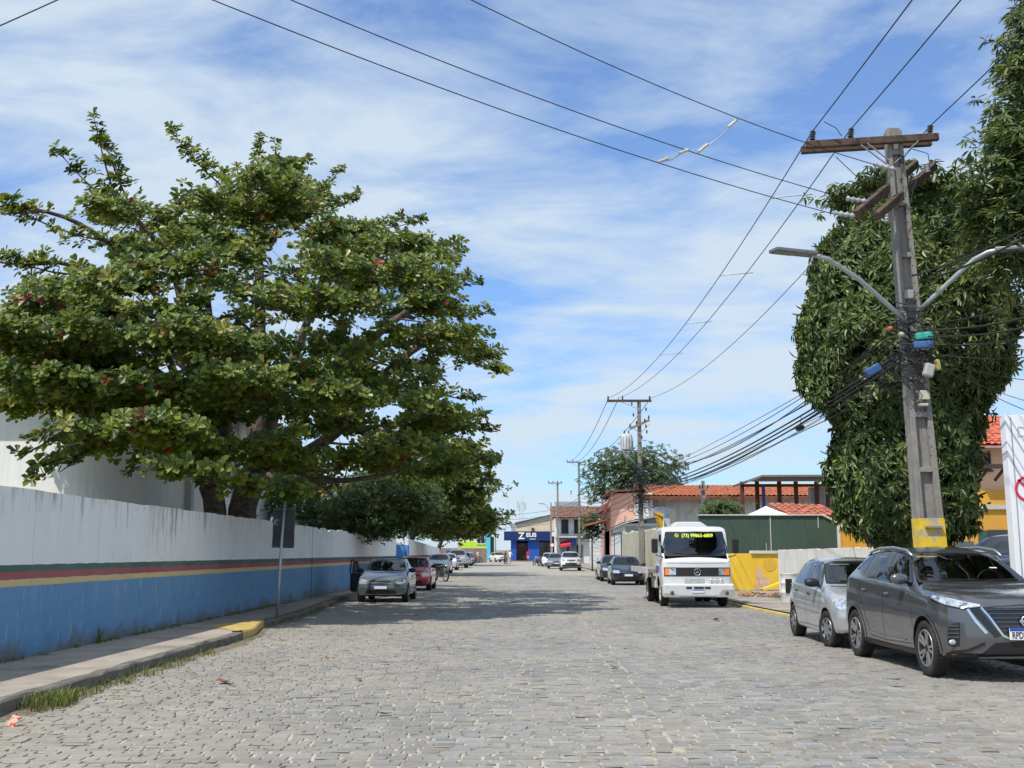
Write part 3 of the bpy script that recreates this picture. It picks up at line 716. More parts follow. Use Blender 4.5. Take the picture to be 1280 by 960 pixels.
mb = MB(); mb.cyl((-.7, 0.08, 0), (-.7, 0.08, 1.6), .04); mb.cyl((.7, 0.08, 0), (.7, 0.08, 1.6), .04); mb.build('post', STEEL, t_)
t_ = thing('low_brick_wall', 'low brown wall under the blue billboard at the far left', 'wall', (P(560, 700, 150).x, 150, gz(150)))
MB().box((0, 0, .95), (10.5, .3, 1.9)).build('masonry', M('brown_block', (.26, .19, .15), rough=.9, var=.25), t_)
MB().box((0, 0, 1.95), (10.6, .36, .1)).build('coping', beige, t_)
o = MB().box((P(574, 700, 145).x, 145, 1.7), (.35, .35, 3.4)).build('gatepost', M('pinkish_post', (.62, .42, .33), rough=.8), bevel=.02); tag(o, 'pale orange post beside the blue billboard', 'post')

# ---- Zeus shop closing the street
Yz = 165
def X(u, Y): return P(u, 690, Y).x
t_ = thing('corner_shop', 'dark blue ZEUS shop front closing the end of the street', 'shop', (0, Yz, gz(Yz)))
navy = M('shop_navy', (0.012, 0.03, 0.12), rough=.4, var=.05); royal = M('shop_blue', (0.02, 0.09, 0.42), rough=.6, var=.08)
x0, x1 = X(638.5, Yz), X(697, Yz)
wl_ = MB()
for a, b_ in ((638.5, 645.5), (660, 674)): wl_.box(((X(a, Yz) + X(b_, Yz)) / 2, .15, 1.5), (X(b_, Yz) - X(a, Yz), .3, 3.0))
wl_.box(((x0 + x1) / 2, 6, 1.5), (x1 - x0, .3, 3.0)); wl_.box((x0 + .15, 3.1, 1.5), (.3, 5.8, 3)); wl_.box((x1 - .15, 3.1, 1.5), (.3, 5.8, 3)); wl_.box(((x0 + x1) / 2, 3, 3.05), (x1 - x0, 6.2, .12))
wl_.build('wall', royal, t_)
MB().box(((X(645.5, Yz) + X(660, Yz)) / 2, 1.0, 1.35), (X(660, Yz) - X(645.5, Yz), .2, 2.7)).build('doorway', M('shop_dark', (.03, .018, .015), rough=.4, col2=(.16, .07, .02), cs=.9), t_)
MB().box(((X(674, Yz) + X(696, Yz)) / 2, .5, 1.4), (X(696, Yz) - X(674, Yz), .2, 2.8)).build('shop_window', M('shop_glass', (.012, .02, .022), rough=.08, spec=.8), t_)
sg = MB().box(((X(630, Yz) + X(697, Yz)) / 2, -.25, 3.75), (X(697, Yz) - X(630, Yz), .7, 1.35)).build('sign_board', navy, t_, bevel=.02)
text('Z', 1.35, WHITEP, (X(653, Yz) - .15, -.62, 3.72), FACE_CAM, sg, 'letter', bold=.04)
text('EUS', .80, WHITEP, (X(664, Yz), -.62, 3.86), FACE_CAM, sg, 'letters', bold=.035, sx=1.15)
MB().box((X(664.5, Yz) + .15, -.62, 3.28), (.95, .02, .14)).build('underline_mark', M('sign_grey', (.45, .48, .55), rough=.5), sg)
MB().box((X(691.5, Yz), -.68, 4.0), (.75, .12, .62)).build('white_panel', WHITEP, sg)
MB().box(((x0 + x1) / 2, -.3, .06), (x1 - x0, 1.0, .12)).build('step', M('step_red', (.30, .13, .10), rough=.8), t_)
t_ = thing('warehouse', 'cream building with a sloping dark roof edge above the blue shop', 'building', (0, Yz + 9, gz(Yz)))
Yw = Yz + 9
zA, zB = P(645, 657, Yw).z, P(690, 647.5, Yw).z
MB().prism([(X(645, Yw), 0), (X(697, Yw), 0), (X(697, Yw), zB + .25), (X(645, Yw), zA)], (0, 8, 0), (1, 0, 0), (0, 0, 1), 8).build('wall', M('cream_orange', (.68, .56, .36), rough=.85, var=.12, vs=1), t_)
MB().bar((X(643.5, Yw), -.1, zA + .05), (X(698, Yw), -.1, zB + .4), .5, .18).build('roof_edge', M('dark_fascia', (.05, .05, .05), rough=.7), t_)
MB().box((X(666, Yw), -.15, zA - 1.0), (.4, .3, .7)).build('vent', M('brown_vent', (.12, .06, .03)), t_)
MB().box((X(647, Yw) - .5, .8, zA - .9), (1.0, 1.2, 1.8)).build('water_tank_box', M('grey_block', (.35, .36, .38), rough=.85), t_)

# ---- two-storey white building with tiled roof, right end
Yb = 140
t_ = thing('two_storey_shop', 'white two storey building with tiled roof, dark balcony and red awning', 'building', (0, Yb, gz(Yb)))
xa, xb = X(695, Yb), X(737, Yb)
MB().box(((xa + xb) / 2, 4, 3.0), (xb - xa, 8, 6.0)).build('wall', M('white_wash', (.72, .70, .68), rough=.85, var=.08), t_)
for (u, v, w, h) in ((706, 658, .9, 1.7), (722.5, 658, 1.0, 1.7)):
    p = P(u, v, Yb); window(t_, (p.x, -.01, p.z - gz(Yb)), w, h, frame=M('dark_frame', (.05, .05, .05)))
bl = MB(); bl.box(((xa + xb) / 2, -.5, 3.15), (xb - xa + .1, 1.0, .16)); bl.box(((xa + xb) / 2, -.98, 3.45), (xb - xa + .1, .04, .05))
bl.build('balcony', M('balcony_dark', (.05, .04, .045), rough=.7), t_)
mb = MB()
for (u, w) in ((705, 1.2), (716, 1.4), (725, .8)): mb.box((X(u, Yb), -.02, 1.2), (w, .08, 2.3))
mb.build('shutter', M('shutter_grey', (.18, .20, .21), rough=.6), t_)
mb = MB(); mb.add([(X(700, Yb), -1.3, 2.2), (X(713, Yb), -1.3, 2.45), (X(713, Yb), -.02, 2.95), (X(700, Yb), -.02, 2.7), (X(700, Yb), -1.3, 1.95), (X(713, Yb), -1.3, 2.2)], [(0, 1, 2, 3), (4, 5, 1, 0)])
mb.build('awning', M('awning_red', (.55, .03, .06), rough=.6), t_)
MB().box((X(716.5, Yb), -.35, 2.75), (.8, .5, .9)).build('shop_sign', M('sign_royal', (.03, .08, .36), rough=.5), t_)
MB().box((X(706, Yb), -.05, 2.75), (1.3, .06, .5)).build('poster', M('poster_pink', (.65, .25, .55), rough=.5, col2=(.2, .6, .55), cs=1.8), t_)
tile_roof('roof', (xa - .5, -1, 5.7), (xb + 2, -1, 5.7), (xb + 2, 4, 7.3), (xa - .5, 4, 7.3), tilemat('tiles_old', (.26, .12, .08), (.10, .07, .06)), t_, pitch=.4, rows=.6, amp=.08)
mb = MB()
for k in range(9): mb.bar((xa + .2 + k * .42, -1.0, 3.2), (xa + .2 + k * .42, -1.0, 3.45), .03, .03)
mb.build('baluster', M('balcony_dark'), t_)
t_ = thing('roof_terrace', 'tile topped grey block with red brick piece, above the white two storey building', 'building', (0, Yb + 12, gz(Yb)))
xa, xb = X(694, Yb + 12), X(727, Yb + 12)
MB().box(((xa + xb) / 2, 2, 3.6), (xb - xa, 5, 7.2)).build('wall', M('grey_block', (.3, .3, .3)), t_)
tile_roof('roof', (xa, -.8, 7.2), (xb, -.8, 7.2), (xb, 2.5, 8.4), (xa, 2.5, 8.4), M('grey_tiles', (.20, .22, .25), rough=.8, var=.2), t_, pitch=.4, rows=.6)

# ---- block wall with white metal gate, right side
blockm = bpy.data.materials.new('white_blocks'); blockm.use_nodes = True; t = blockm.node_tree
tcn = t.nodes.new('ShaderNodeTexCoord'); mp = t.nodes.new('ShaderNodeMapping'); mp.inputs['Rotation'].default_value = (0, 0, 0)
sx = t.nodes.new('ShaderNodeSeparateXYZ'); t.links.new(tcn.outputs['Object'], sx.inputs[0]); cb = t.nodes.new('ShaderNodeCombineXYZ'); t.links.new(sx.outputs[1], cb.inputs[0]); t.links.new(sx.outputs[2], cb.inputs[1])
br = t.nodes.new('ShaderNodeTexBrick'); t.links.new(cb.outputs[0], br.inputs[0]); br.inputs['Scale'].default_value = 1; br.inputs['Brick Width'].default_value = 1.1; br.inputs['Row Height'].default_value = .42; br.inputs['Mortar Size'].default_value = .025
br.inputs['Color1'].default_value = (.66, .65, .62, 1); br.inputs['Color2'].default_value = (.72, .71, .68, 1); br.inputs['Mortar'].default_value = (.42, .40, .37, 1)
t.links.new(br.outputs[0], t.nodes['Principled BSDF'].inputs['Base Color']); t.nodes['Principled BSDF'].inputs['Roughness'].default_value = .85
XW = 6.75
t_ = thing('block_building', 'white block side wall with sloping top and white metal gate', 'building', (XW, 75, 0))
MB().prism([(0, -.1), (0, 3.55), (16, 3.3), (42, 2.75), (42, -.1)], (0, 0, 0), (0, 1, 0), (0, 0, 1), 2.4).build('wall', blockm, t_)
gt = MB().box((-.05, 8.2, 1.5), (.06, 12, 2.9)).build('gate', M('gate_white', (.68, .69, .70), rough=.5, streak=((.4, .38, .35), .4)), t_)
fr = MB()
for y in (2.2, 8.2, 14.2): fr.box((-.1, y, 1.5), (.05, .16, 3.0))
fr.box((-.1, 8.2, 2.97), (.05, 12.1, .1)); fr.build('frame', M('gate_frame_dark', (.06, .06, .06), rough=.6), gt)
tile_roof('roof', (-.2, -.3, 3.6), (-.2, 16, 3.35), (2.6, 16, 3.9), (2.6, -.3, 4.2), M('white_sheet', (.6, .6, .58), rough=.7, var=.1), t_, pitch=.5, amp=.02)
# ---- weathered grey wall behind the navy car
gw = M('mouldy_cement', (.46, .43, .33), rough=.95, var=.18, vs=1.4, bump=.4, bs=18, streak=((.13, .125, .10), .8))
o = ribbon_wall('cement_wall', [(6.65, 74.5), (6.6, 55.5)], [2.85, 2.7], -.18, gw, chip=.05, step=.35); tag(o, 'mouldy bare cement wall along the street behind the navy car', 'wall')
o = ribbon_wall('cement_wall', [(6.6, 55.5), (8.3, 54.8)], [2.55, 2.5], .16, gw, chip=.03, step=.3); tag(o, 'short return of mouldy cement wall facing the camera left of the tow truck', 'wall')
# ---- pink gabled house
pink = M('pink_plaster', (.66, .40, .31), rough=.85, var=.08, vs=1.2, streak=((.45, .27, .2), .5))
Yp = 86
t_ = thing('pink_house', 'pink plastered gable end of a house with red brown roof edge', 'house', (0, Yp, 0))
x0, x1 = X(764, Yp), X(800, Yp); zt = P(780, 615.5, Yp).z; zl = P(764, 617, Yp).z
MB().prism([(x0, 0), (x1, 0), (x1, zt), (x0 + .4, zl), (x0, zl - .5)], (0, 12, 0), (1, 0, 0), (0, 0, 1), 12).build('wall', pink, t_)
rd = MB(); rd.bar((x0 - .75, -.35, zl - 2.1), (x0 + .15, -.35, zl + .12), .5, .14); rd.bar((x0 + .05, -.35, zl + .16), (x1 + .1, -.35, zt + .2), .5, .14)
rd.box((x0 - .35, 6, zl - 1.0), (.7, 12, .15), rot=Matrix.Rotation(-1.1, 3, 'Y')); rd.box(((x0 + x1) / 2, 6, zt + .15), (x1 - x0, 12.4, .12))
rd.build('roof', M('roof_edge_brown', (.17, .065, .04), rough=.8, var=.25), t_)
lb_ = MB(); lb_.box((x0 - 1.0, 3.5, zl - 2.2), (2.0, 6, .1), rot=Matrix.Rotation(-.25, 3, 'Y')); lb_.build('lower_roof', tilemat('tiles_orange'), t_)
MB().box((x0 + .25, 4.0, 1.75), (.5, 5, 3.4)).build('annex_wall', M('annex_grey', (.42, .40, .36), rough=.9), t_)
o = MB().cyl((X(782, 78), 78, 0), (X(782, 78), 78, P(782, 645, 78).z), .09).build('thin_post', CONC); tag(o, 'thin grey post standing in front of the pink gable', 'post')

# ---- long tiled house behind the truck
Yt = 76
tor = tilemat('tiles_orange', (.46, .20, .12), (.22, .12, .08))
t_ = thing('long_tiled_house', 'long low house with stained white walls and orange tile roof behind the tow truck', 'house', (0, Yt, 0))
xa, xb = X(811, Yt), X(1052, Yt)
ze = P(900, 620.5, Yt).z; zr = P(900, 607, Yt + 6).z
wmat = M('stained_white', (.66, .64, .60), rough=.9, var=.12, vs=.9, col2=(.30, .28, .25), cs=.55, cthr=(.56, .70), streak=((.2, .18, .16), .5))
MB().box(((xa + xb) / 2, 6, ze / 2 - .1), (xb - xa, 11, ze - .2)).build('wall', wmat, t_)
tile_roof('roof', (xa - .4, -.6, ze), (xb + .4, -.6, ze), (xb + .4, 6, zr), (xa - .4, 6, zr), tor, t_, pitch=.3, rows=.5, amp=.06)
MB().box(((xa + xb) / 2, -.62, ze - .16), (xb - xa + .8, .06, .2)).build('eaves_board', M('roof_edge_brown'), t_)
MB().box((xa + .1, .1, ze / 2), (.45, .5, ze + .5)).build('corner_pier', wmat, t_)
MB().box((X(823, Yt), -.05, 3.4), (1.9, .05, 2.6)).build('yellow_banner', M('mural', (.5, .52, .55), rough=.7, var=.3, vs=1.6, col2=(.28, .26, .25), cs=1.1, cthr=(.5, .55)), t_)
for k, u in enumerate((842, 853)):
    o = MB().box((X(u, 68), 68, 2.1), (.32, .25, 4.2 + .0 * k)).build('grey_pillar', CONC, bevel=.01) if k == 0 else None
    if o: tag(o, 'stubby square concrete pillar in front of the stained white wall', 'pillar')
fl = MB(); fl.add([(X(826, 60), 60, P(826, 668, 60).z), (X(833, 60), 60, P(833, 669, 60).z), (X(830, 60), 60.05, P(830, 650, 60).z), (X(818, 60), 60, P(818, 641, 60).z), (X(826, 60), 59.95, P(826, 640, 60).z), (X(830, 60), 59.9, P(830, 646, 60).z)], [(0, 1, 2, 3), (3, 2, 5, 4)])
ft = thing('feather_flag', 'yellow feather banner above the mouldy wall beside the tow truck', 'banner', (X(829, 60), 60, 0))
f_ = fl.build('cloth', M('banner_yellow', (.75, .45, .04), rough=.6)); f_.parent = ft; f_.location = (-ft.location.x, -60, 0)
MB().cyl((.06, 0, 0), (.06, 0, P(832, 645, 60).z), .03).build('pole', STEEL, ft)
# ---- steel pergola over the roofs
Yg = 62
brn = M('rust_brown_steel', (.12, .05, .035), rough=.8, var=.25)
t_ = thing('roof_pergola', 'rust brown steel pergola with thin sheet roof above the green hoarding', 'pergola', (0, Yg, 0))
zt = P(960, 602, Yg).z; zbm = P(930, 640, Yg).z
pp = [930, 949, 977, 998, 1024, 1038]
for u in pp: MB().box((X(u, Yg), 0, (zt) / 2), (.2, .2, zt)).build('post', brn, t_)
rf = MB(); rf.bar((X(927, Yg), 0, zt - .15), (X(946, Yg), 0, zt + .18), 4.2, .10); rf.bar((X(946, Yg), 0, zt + .18), (X(1040, Yg), 0, zt + .2), 4.2, .10); rf.build('roof', M('grey_sheet', (.20, .18, .17), rough=.7), t_)
bm_ = MB(); bm_.bar((X(930, Yg), -.1, zt - .22), (X(1040, Yg), -.1, zt - .22), .1, .16)
for dz in (2.05, 2.45): bm_.bar((X(893, Yg), -.1, zt - dz), (X(1040, Yg), -.1, zt - dz), .06, .06)
for u in (893, 908, 919): bm_.bar((X(u, Yg), -.1, zt - 3.2), (X(u, Yg), -.1, zt - 1.9), .12, .12)
bm_.build('rails', brn, t_)
MB().box((X(954, Yg), -.6, zt / 2 - .1), (.16, .16, zt - .2)).build('blue_post', M('blue_steel', (.03, .09, .30), rough=.5), t_)
MB().box((X(1032, Yg), .6, zt - 1.4), (1.2, .6, 2.2)).build('chimney', M('chimney_white', (.6, .58, .6), rough=.8), t_)
o = thing('roof_terrace_wall', 'tiled lean-to roof of broken terracotta right of the white tent', 'roof', (0, 57, 0))
tile_roof('roof', (X(990, 57), -.5, P(1020, 646, 57).z), (X(1052, 57), -.5, P(1020, 646, 57).z), (X(1045, 57), 2.2, P(1020, 634, 57).z + .2), (X(975, 57), 2.2, P(975, 632, 57).z + .2), tilemat('tiles_red', (.48, .15, .09), (.2, .09, .07)), o, pitch=.3, rows=.4, amp=.07)
MB().box((X(1020, 57), .8, P(1020, 648, 57).z / 2), (X(1050, 57) - X(992, 57), 2, P(1020, 648, 57).z)).build('wall', M('ochre_plaster', (.60, .32, .04), rough=.85, var=.12, vs=1.2, streak=((.35, .22, .1), .5)), o)
t_ = thing('white_tent', 'white pyramid canopy peeping over the green hoarding', 'tent', (X(962, 55), 55.5, 0))
zt = P(962, 632, 55).z; z0 = P(962, 645, 55).z; w = (X(990, 55) - X(936, 55)) / 2
mb = MB(); V = [(-w, -w, z0), (w, -w, z0), (w, w, z0), (-w, w, z0), (0, 0, zt)]
mid = [((V[i][0]) * .45, V[i][1] * .45, z0 + (zt - z0) * .48) for i in range(4)]
mb.add(V[:4] + mid + [V[4]], [(i, (i + 1) % 4, 4 + (i + 1) % 4, 4 + i) for i in range(4)] + [(4 + i, 4 + (i + 1) % 4, 8) for i in range(4)])
mb.build('canopy', M('tent_white', (.80, .80, .80), rough=.6, var=.03), t_)
mb = MB()
for sx_, sy_ in ((-1, -1), (1, -1), (1, 1), (-1, 1)): mb.cyl((sx_ * w * .97, sy_ * w * .97, 0), (sx_ * w * .97, sy_ * w * .97, z0), .03)
mb.build('pole', STEEL, t_)
# ---- green hoarding and low walls
grn = M('green_hoarding', (.045, .082, .062), rough=.65, var=.10, vs=.7, streak=((.10, .15, .12), .45))
t_ = thing('green_hoarding', 'dark green sheet hoarding behind the yellow wall', 'fence', (0, 53, 0))
xa, xb = X(874, 53), X(1049, 53); zt = P(960, 644.5, 53).z
MB().prism([(xa, 0), (xb, 0), (xb, P(1049, 656, 53).z), (X(1030, 53), zt), (xa, zt + .0)], (0, .1, 0), (1, 0, 0), (0, 0, 1), .1).build('sheet', grn, t_)
mb = MB(); mb.bar((xa, -.03, zt + .03), (X(1030, 53), -.03, zt + .03), .12, .05); mb.bar((X(1030, 53), -.03, zt + .04), (xb + .1, -.03, P(1049, 656, 53).z + .05), .14, .09)
mb.box((xb + .0, -.05, P(1049, 656, 53).z / 2), (.13, .1, P(1049, 656, 53).z)); mb.box((X(964, 53), -.03, zt - .9), (.035, .02, 1.8)); mb.box((X(1024, 53), -.03, zt - .3), (.03, .02, .55)); mb.box((X(958, 53), -.03, zt - 1.9), (.02, .02, 1.2))
mb.build('edging', M('edging_white', (.6, .6, .58), rough=.7), t_)
MB().box((X(1057, 53.5), 0.3, 1.6), (.6, .5, 3.0)).build('yellow_pier', M('pier_yellow', (.72, .46, .06), rough=.8, var=.1), t_)
yw = M('yellow_wall_paint', (.78, .50, .045), rough=.8, var=.10, vs=1.0, col2=(.62, .38, .06), cs=1.2, cthr=(.58, .66))
t_ = thing('yellow_wall', 'low bright yellow wall beside the parked tow truck', 'wall', (0, 46, 0.085))
xa, xb = X(899, 46), X(973, 46)
zy = P(930, 694.5, 46).z
MB().box(((xa + xb) / 2, .1, zy / 2), (xb - xa, .2, zy)).build('masonry', yw, t_, bevel=.01)
MB().box(((X(938, 46) + xb) / 2, .08, zy + .06), (xb - X(938, 46), .34, .12)).build('coping', M('coping_white', (.6, .58, .54), rough=.8), t_)
ci = MB(); ci.lathe([(.28, -.012), (.28, .0)], (X(961.5, 46), 0, 1.02), 'y', 24, caps=True); ci.build('painted_disc', M('disc_orange', (.66, .40, .055), rough=.8), t_)
for k, (u, hh, a) in enumerate(((950, .85, .12), (954, .6, -.2), (957.5, .5, .25))):
    o = MB().box((0, 0, hh / 2), (.22, .05, hh), rot=Matrix.Rotation(a, 3, 'Y') @ Matrix.Rotation(-.25, 3, 'X')).build('broken_board', M('board_pink', (.50, .33, .24), rough=.9, var=.25)); o.location = (X(u, 45), 45.4 - .12 * k, .085)
    tag(o, ('tallest splintered board leaning on the yellow wall', 'middle splintered board leaning on the yellow wall', 'shortest splintered board leaning on the yellow wall')[k], 'board')
o = MB().box((0, 0, .2), (1.0, .5, .10), rot=Matrix.Rotation(-.35, 3, 'Y')).build('yellow_sheet', yw); o.location = (X(966, 44.6), 44.6, .09); tag(o, 'tilted yellow slab lying against the end of the yellow wall', 'slab')
rub = MB()
for k in range(90):
    a, r_ = rng.uniform(0, 6.28), math.sqrt(rng.random()); s_ = rng.uniform(.04, .13)
    rub.box((r_ * math.cos(a) * 1.0, r_ * math.sin(a) * 1.8, s_ * .3), (s_, s_ * .8, s_ * .6), rot=Matrix.Rotation(rng.uniform(0, 3), 3, (.3, .5, .8)))
o = rub.build('rubble', M('rubble_brick', (.34, .20, .13), rough=.95, var=.3, vs=9)); o.location = (X(957, 39), 39.5, .085); tag(o, 'scatter of broken brick rubble on the forecourt', 'rubble', kind='stuff')
o = MB().box((0, 0, .09), (.5, .35, .16), taper=.7).build('kerb_chunk', M('chunk', (.36, .30, .10), rough=.9, var=.3), bevel=.03); o.location = (X(932, 41), 41.3, .085); tag(o, 'mossy yellowish lump of concrete on the forecourt', 'concrete lump')
wg = M('white_mould_wall', (.66, .65, .61), rough=.92, var=.10, vs=.9, bump=.3, bs=20, col2=(.30, .29, .26), cs=.8, cthr=(.56, .72), streak=((.20, .19, .17), .45))
p0, p1 = (X(972.5, 43), 43), (X(1125, 33), 33)
o = ribbon_wall('forecourt_wall', [p0, p1], [P(972, 687.5, 43).z, P(1125, 683, 33).z], .16, wg, chip=.015, step=.4)
tag(o, 'whitewashed wall with black rain stains behind the silver hatchback', 'wall')
# ---- orange house at the right edge
Yo = 46
t_ = thing('orange_house', 'orange and cream two storey house with red tile roof at the right edge', 'house', (0, Yo, 0))
xa = X(1130, Yo); xb = X(1345, Yo); och = M('orange_plaster', (.66, .34, .05), rough=.85, var=.10, vs=.8, streak=((.4, .24, .1), .4)); crm = M('cream_plaster', (.62, .53, .44), rough=.85, var=.08)
z1 = P(1240, 612, Yo).z; z2 = P(1240, 555, Yo).z; z3 = P(1240, 531, Yo + 4).z
MB().box(((xa + xb) / 2, 4, z1 / 2), (xb - xa, 8, z1)).build('lower_wall', och, t_)
MB().box(((xa + xb) / 2 + .8, 5.2, (z1 + z2) / 2), (xb - xa - 2, 7.5, z2 - z1)).build('upper_wall', crm, t_)
tile_roof('roof', (xa, .3, z2), (xb + 1, .3, z2), (xb + 1, 5, z3 + .5), (xa + 1, 5, z3 + .5), tilemat('tiles_bright', (.56, .14, .08), (.34, .10, .06)), t_, pitch=.28, rows=.4, amp=.06)
window(t_, (X(1241, Yo), 1.43, P(1241, 577, Yo + 1.4).z), 1.5, .75, frame=M('dark_frame'))
mb = MB(); zb_ = P(1240, 584, Yo).z
mb.bar((X(1225, Yo), -.5, zb_), (xb, -.5, zb_), .18, .18)
for u in (1232, 1252, 1272): mb.bar((X(u - 4, Yo), -.1, P(1240, 601, Yo).z), (X(u + 6, Yo), -.5, zb_), .1, .1)
mb.build('bracket_beam', M('beam_dark', (.06, .045, .04), rough=.8), t_)
MB().box(((xa + xb) / 2, -.05, P(1240, 634, Yo).z), (xb - xa, .12, .18)).build('string_course', M('course_grey', (.45, .46, .42), rough=.8), t_)
dr = MB().box((X(1243, Yo), -.04, P(1243, 663, Yo).z - 1.2), (1.25, .08, 2.4)).build('door', M('door_green', (.04, .09, .07), rough=.6), t_)
MB().box((X(1248, Yo), -.1, P(1243, 670, Yo).z), (.8, .04, .5)).build('door_pane', PANE, dr)
MB().box((X(1205, Yo), -.04, 1.05), (.8, .08, 2.0)).build('door', M('door_slate', (.10, .12, .13), rough=.6), t_)
# filler masonry between the hoarding and the orange house, seen under the clipped tree
t_ = thing('ochre_wall', 'ochre yellow wall seen under the clipped tree', 'wall', (0, 50, 0))
MB().box(((X(1054, 50) + X(1135, 50)) / 2, .2, 1.6), (X(1135, 50) - X(1054, 50), .3, 3.2)).build('masonry', M('ochre_plaster'), t_)

# ---- lattice mast far behind the shop
t_ = thing('lattice_mast', 'white lattice telecom mast far beyond the blue shop', 'mast', (X(652, 300), 300, gz(300)))
mb = MB(); H = P(652, 630, 300).z
for k in range(4):
    sx_, sy_ = ((-1, -1), (1, -1), (1, 1), (-1, 1))[k]; mb.bar((sx_ * .8, sy_ * .8, 0), (sx_ * .45, sy_ * .45, H), .12, .12)
n = 12
for j in range(n):
    z0 = H * j / n; z1 = H * (j + 1) / n; a = .8 - .35 * j / n
    mb.bar((-a, -a, z0), (a, -a, z1), .08, .08); mb.bar((a, -a, z0), (-a, -a, z1), .08, .08)
mb.build('frame', M('mast_white', (.5, .5, .52), rough=.6), t_)
mb = MB()
for (dx, z, w_, h_) in ((-1.0, H - 1, .5, 1.8), (1.0, H - 1.4, .5, 1.8), (-2.4, H - 3.5, .3, 1.3), (.2, H + .3, .1, 1.8), (-3.6, H - 1, .1, 2.5)): mb.box((dx, -.8, z), (w_, .3, h_))
mb.bar((-3.7, -.6, H - 2.5), (1.2, -.6, H - 2.3), .1, .1)
mb.build('antenna_panel', M('mast_white'), t_)

# ================================================================== TREES
def norm(a): return a / np.maximum(np.linalg.norm(a, axis=-1, keepdims=True), 1e-9)
def leaf_mesh(name, pos, ax, nr, L, W, colr, mat, parent, shape='obovate', droop=0.12):
    """one bent two-sided blade per leaf: 6 vertices, 2 quads"""
    ax = norm(ax); sd_ = norm(np.cross(ax, nr)); nr = norm(np.cross(sd_, ax)); n = len(pos)
    L = L[:, None]; W = W[:, None]
    if shape == 'obovate': s1, w1, s2, w2 = .38, .26, .78, .52
    else: s1, w1, s2, w2 = .28, .46, .66, .42
    up = .14
    V = np.empty((n, 6, 3))
    V[:, 0] = pos
    V[:, 1] = pos + ax * L * s1 + sd_ * W * w1 + nr * W * up
    V[:, 2] = pos + ax * L * s2 + sd_ * W * w2 + nr * (W * up - L * droop * .4)
    V[:, 3] = pos + ax * L - nr * L * droop
    V[:, 4] = pos + ax * L * s2 - sd_ * W * w2 + nr * (W * up - L * droop * .4)
    V[:, 5] = pos + ax * L * s1 - sd_ * W * w1 + nr * W * up
    base = (np.arange(n) * 6)[:, None]
    F = np.concatenate([base + np.array([[0, 1, 2, 3]]), base + np.array([[0, 3, 4, 5]])])
    C = np.repeat(colr, 6, axis=0)
    return mesh_np(name, V.reshape(-1, 3), F, mat, parent, colors=C)
def rosettes(cen, axis, k, Lm, ratio, elev, pal, r, droopz=0.0, var=0.25):
    """k leaves round each centre, tilted elev above the plane across axis"""
    n = len(cen); axis = norm(axis)
    tmp = np.where(np.abs(axis[:, 2:3]) < .9, np.array([[0, 0, 1.]]), np.array([[1., 0, 0]]))
    u = norm(np.cross(axis, tmp)); w = np.cross(axis, u)
    a = (np.arange(k)[None, :] * 2.399 + r.uniform(0, 6.28, (n, 1))) + r.normal(0, .15, (n, k))
    el_ = np.radians(elev) + r.normal(0, .28, (n, k))
    rad = u[:, None] * np.cos(a)[..., None] + w[:, None] * np.sin(a)[..., None]
    d = rad * np.cos(el_)[..., None] + axis[:, None] * np.sin(el_)[..., None]
    d[..., 2] -= droopz * (0.5 + r.random((n, k)))
    d = norm(d)
    nr = norm(axis[:, None] * np.cos(el_)[..., None] - rad * np.sin(el_)[..., None] + r.normal(0, .22, (n, k, 3)))
    pos = cen[:, None] + d * 0.015 + axis[:, None] * r.uniform(-.05, .05, (n, k, 1))
    L = Lm * r.uniform(.62, 1.2, (n, k)); W = L * ratio * r.uniform(.85, 1.15, (n, k))
    pal = np.array(pal); w_ = pal[:, 3] / pal[:, 3].sum()
    cl = r.choice(len(pal), n, p=w_)                     # mostly one tone per rosette
    ci = np.where(r.random((n, k)) < .60, cl[:, None], r.choice(len(pal), (n, k), p=w_))
    c = pal[ci][..., :3] * r.uniform(1 - var, 1 + var, (n, k, 1))
    return pos.reshape(-1, 3), d.reshape(-1, 3), nr.reshape(-1, 3), L.ravel(), W.ravel(), c.reshape(-1, 3)
def in_poly(x, y, poly):
    c = False; j = len(poly) - 1
    for i in range(len(poly)):
        xi, yi = poly[i]; xj, yj = poly[j]
        if (yi > y) != (yj > y) and x < (xj - xi) * (y - yi) / (yj - yi) + xi: c = not c
        j = i
    return c
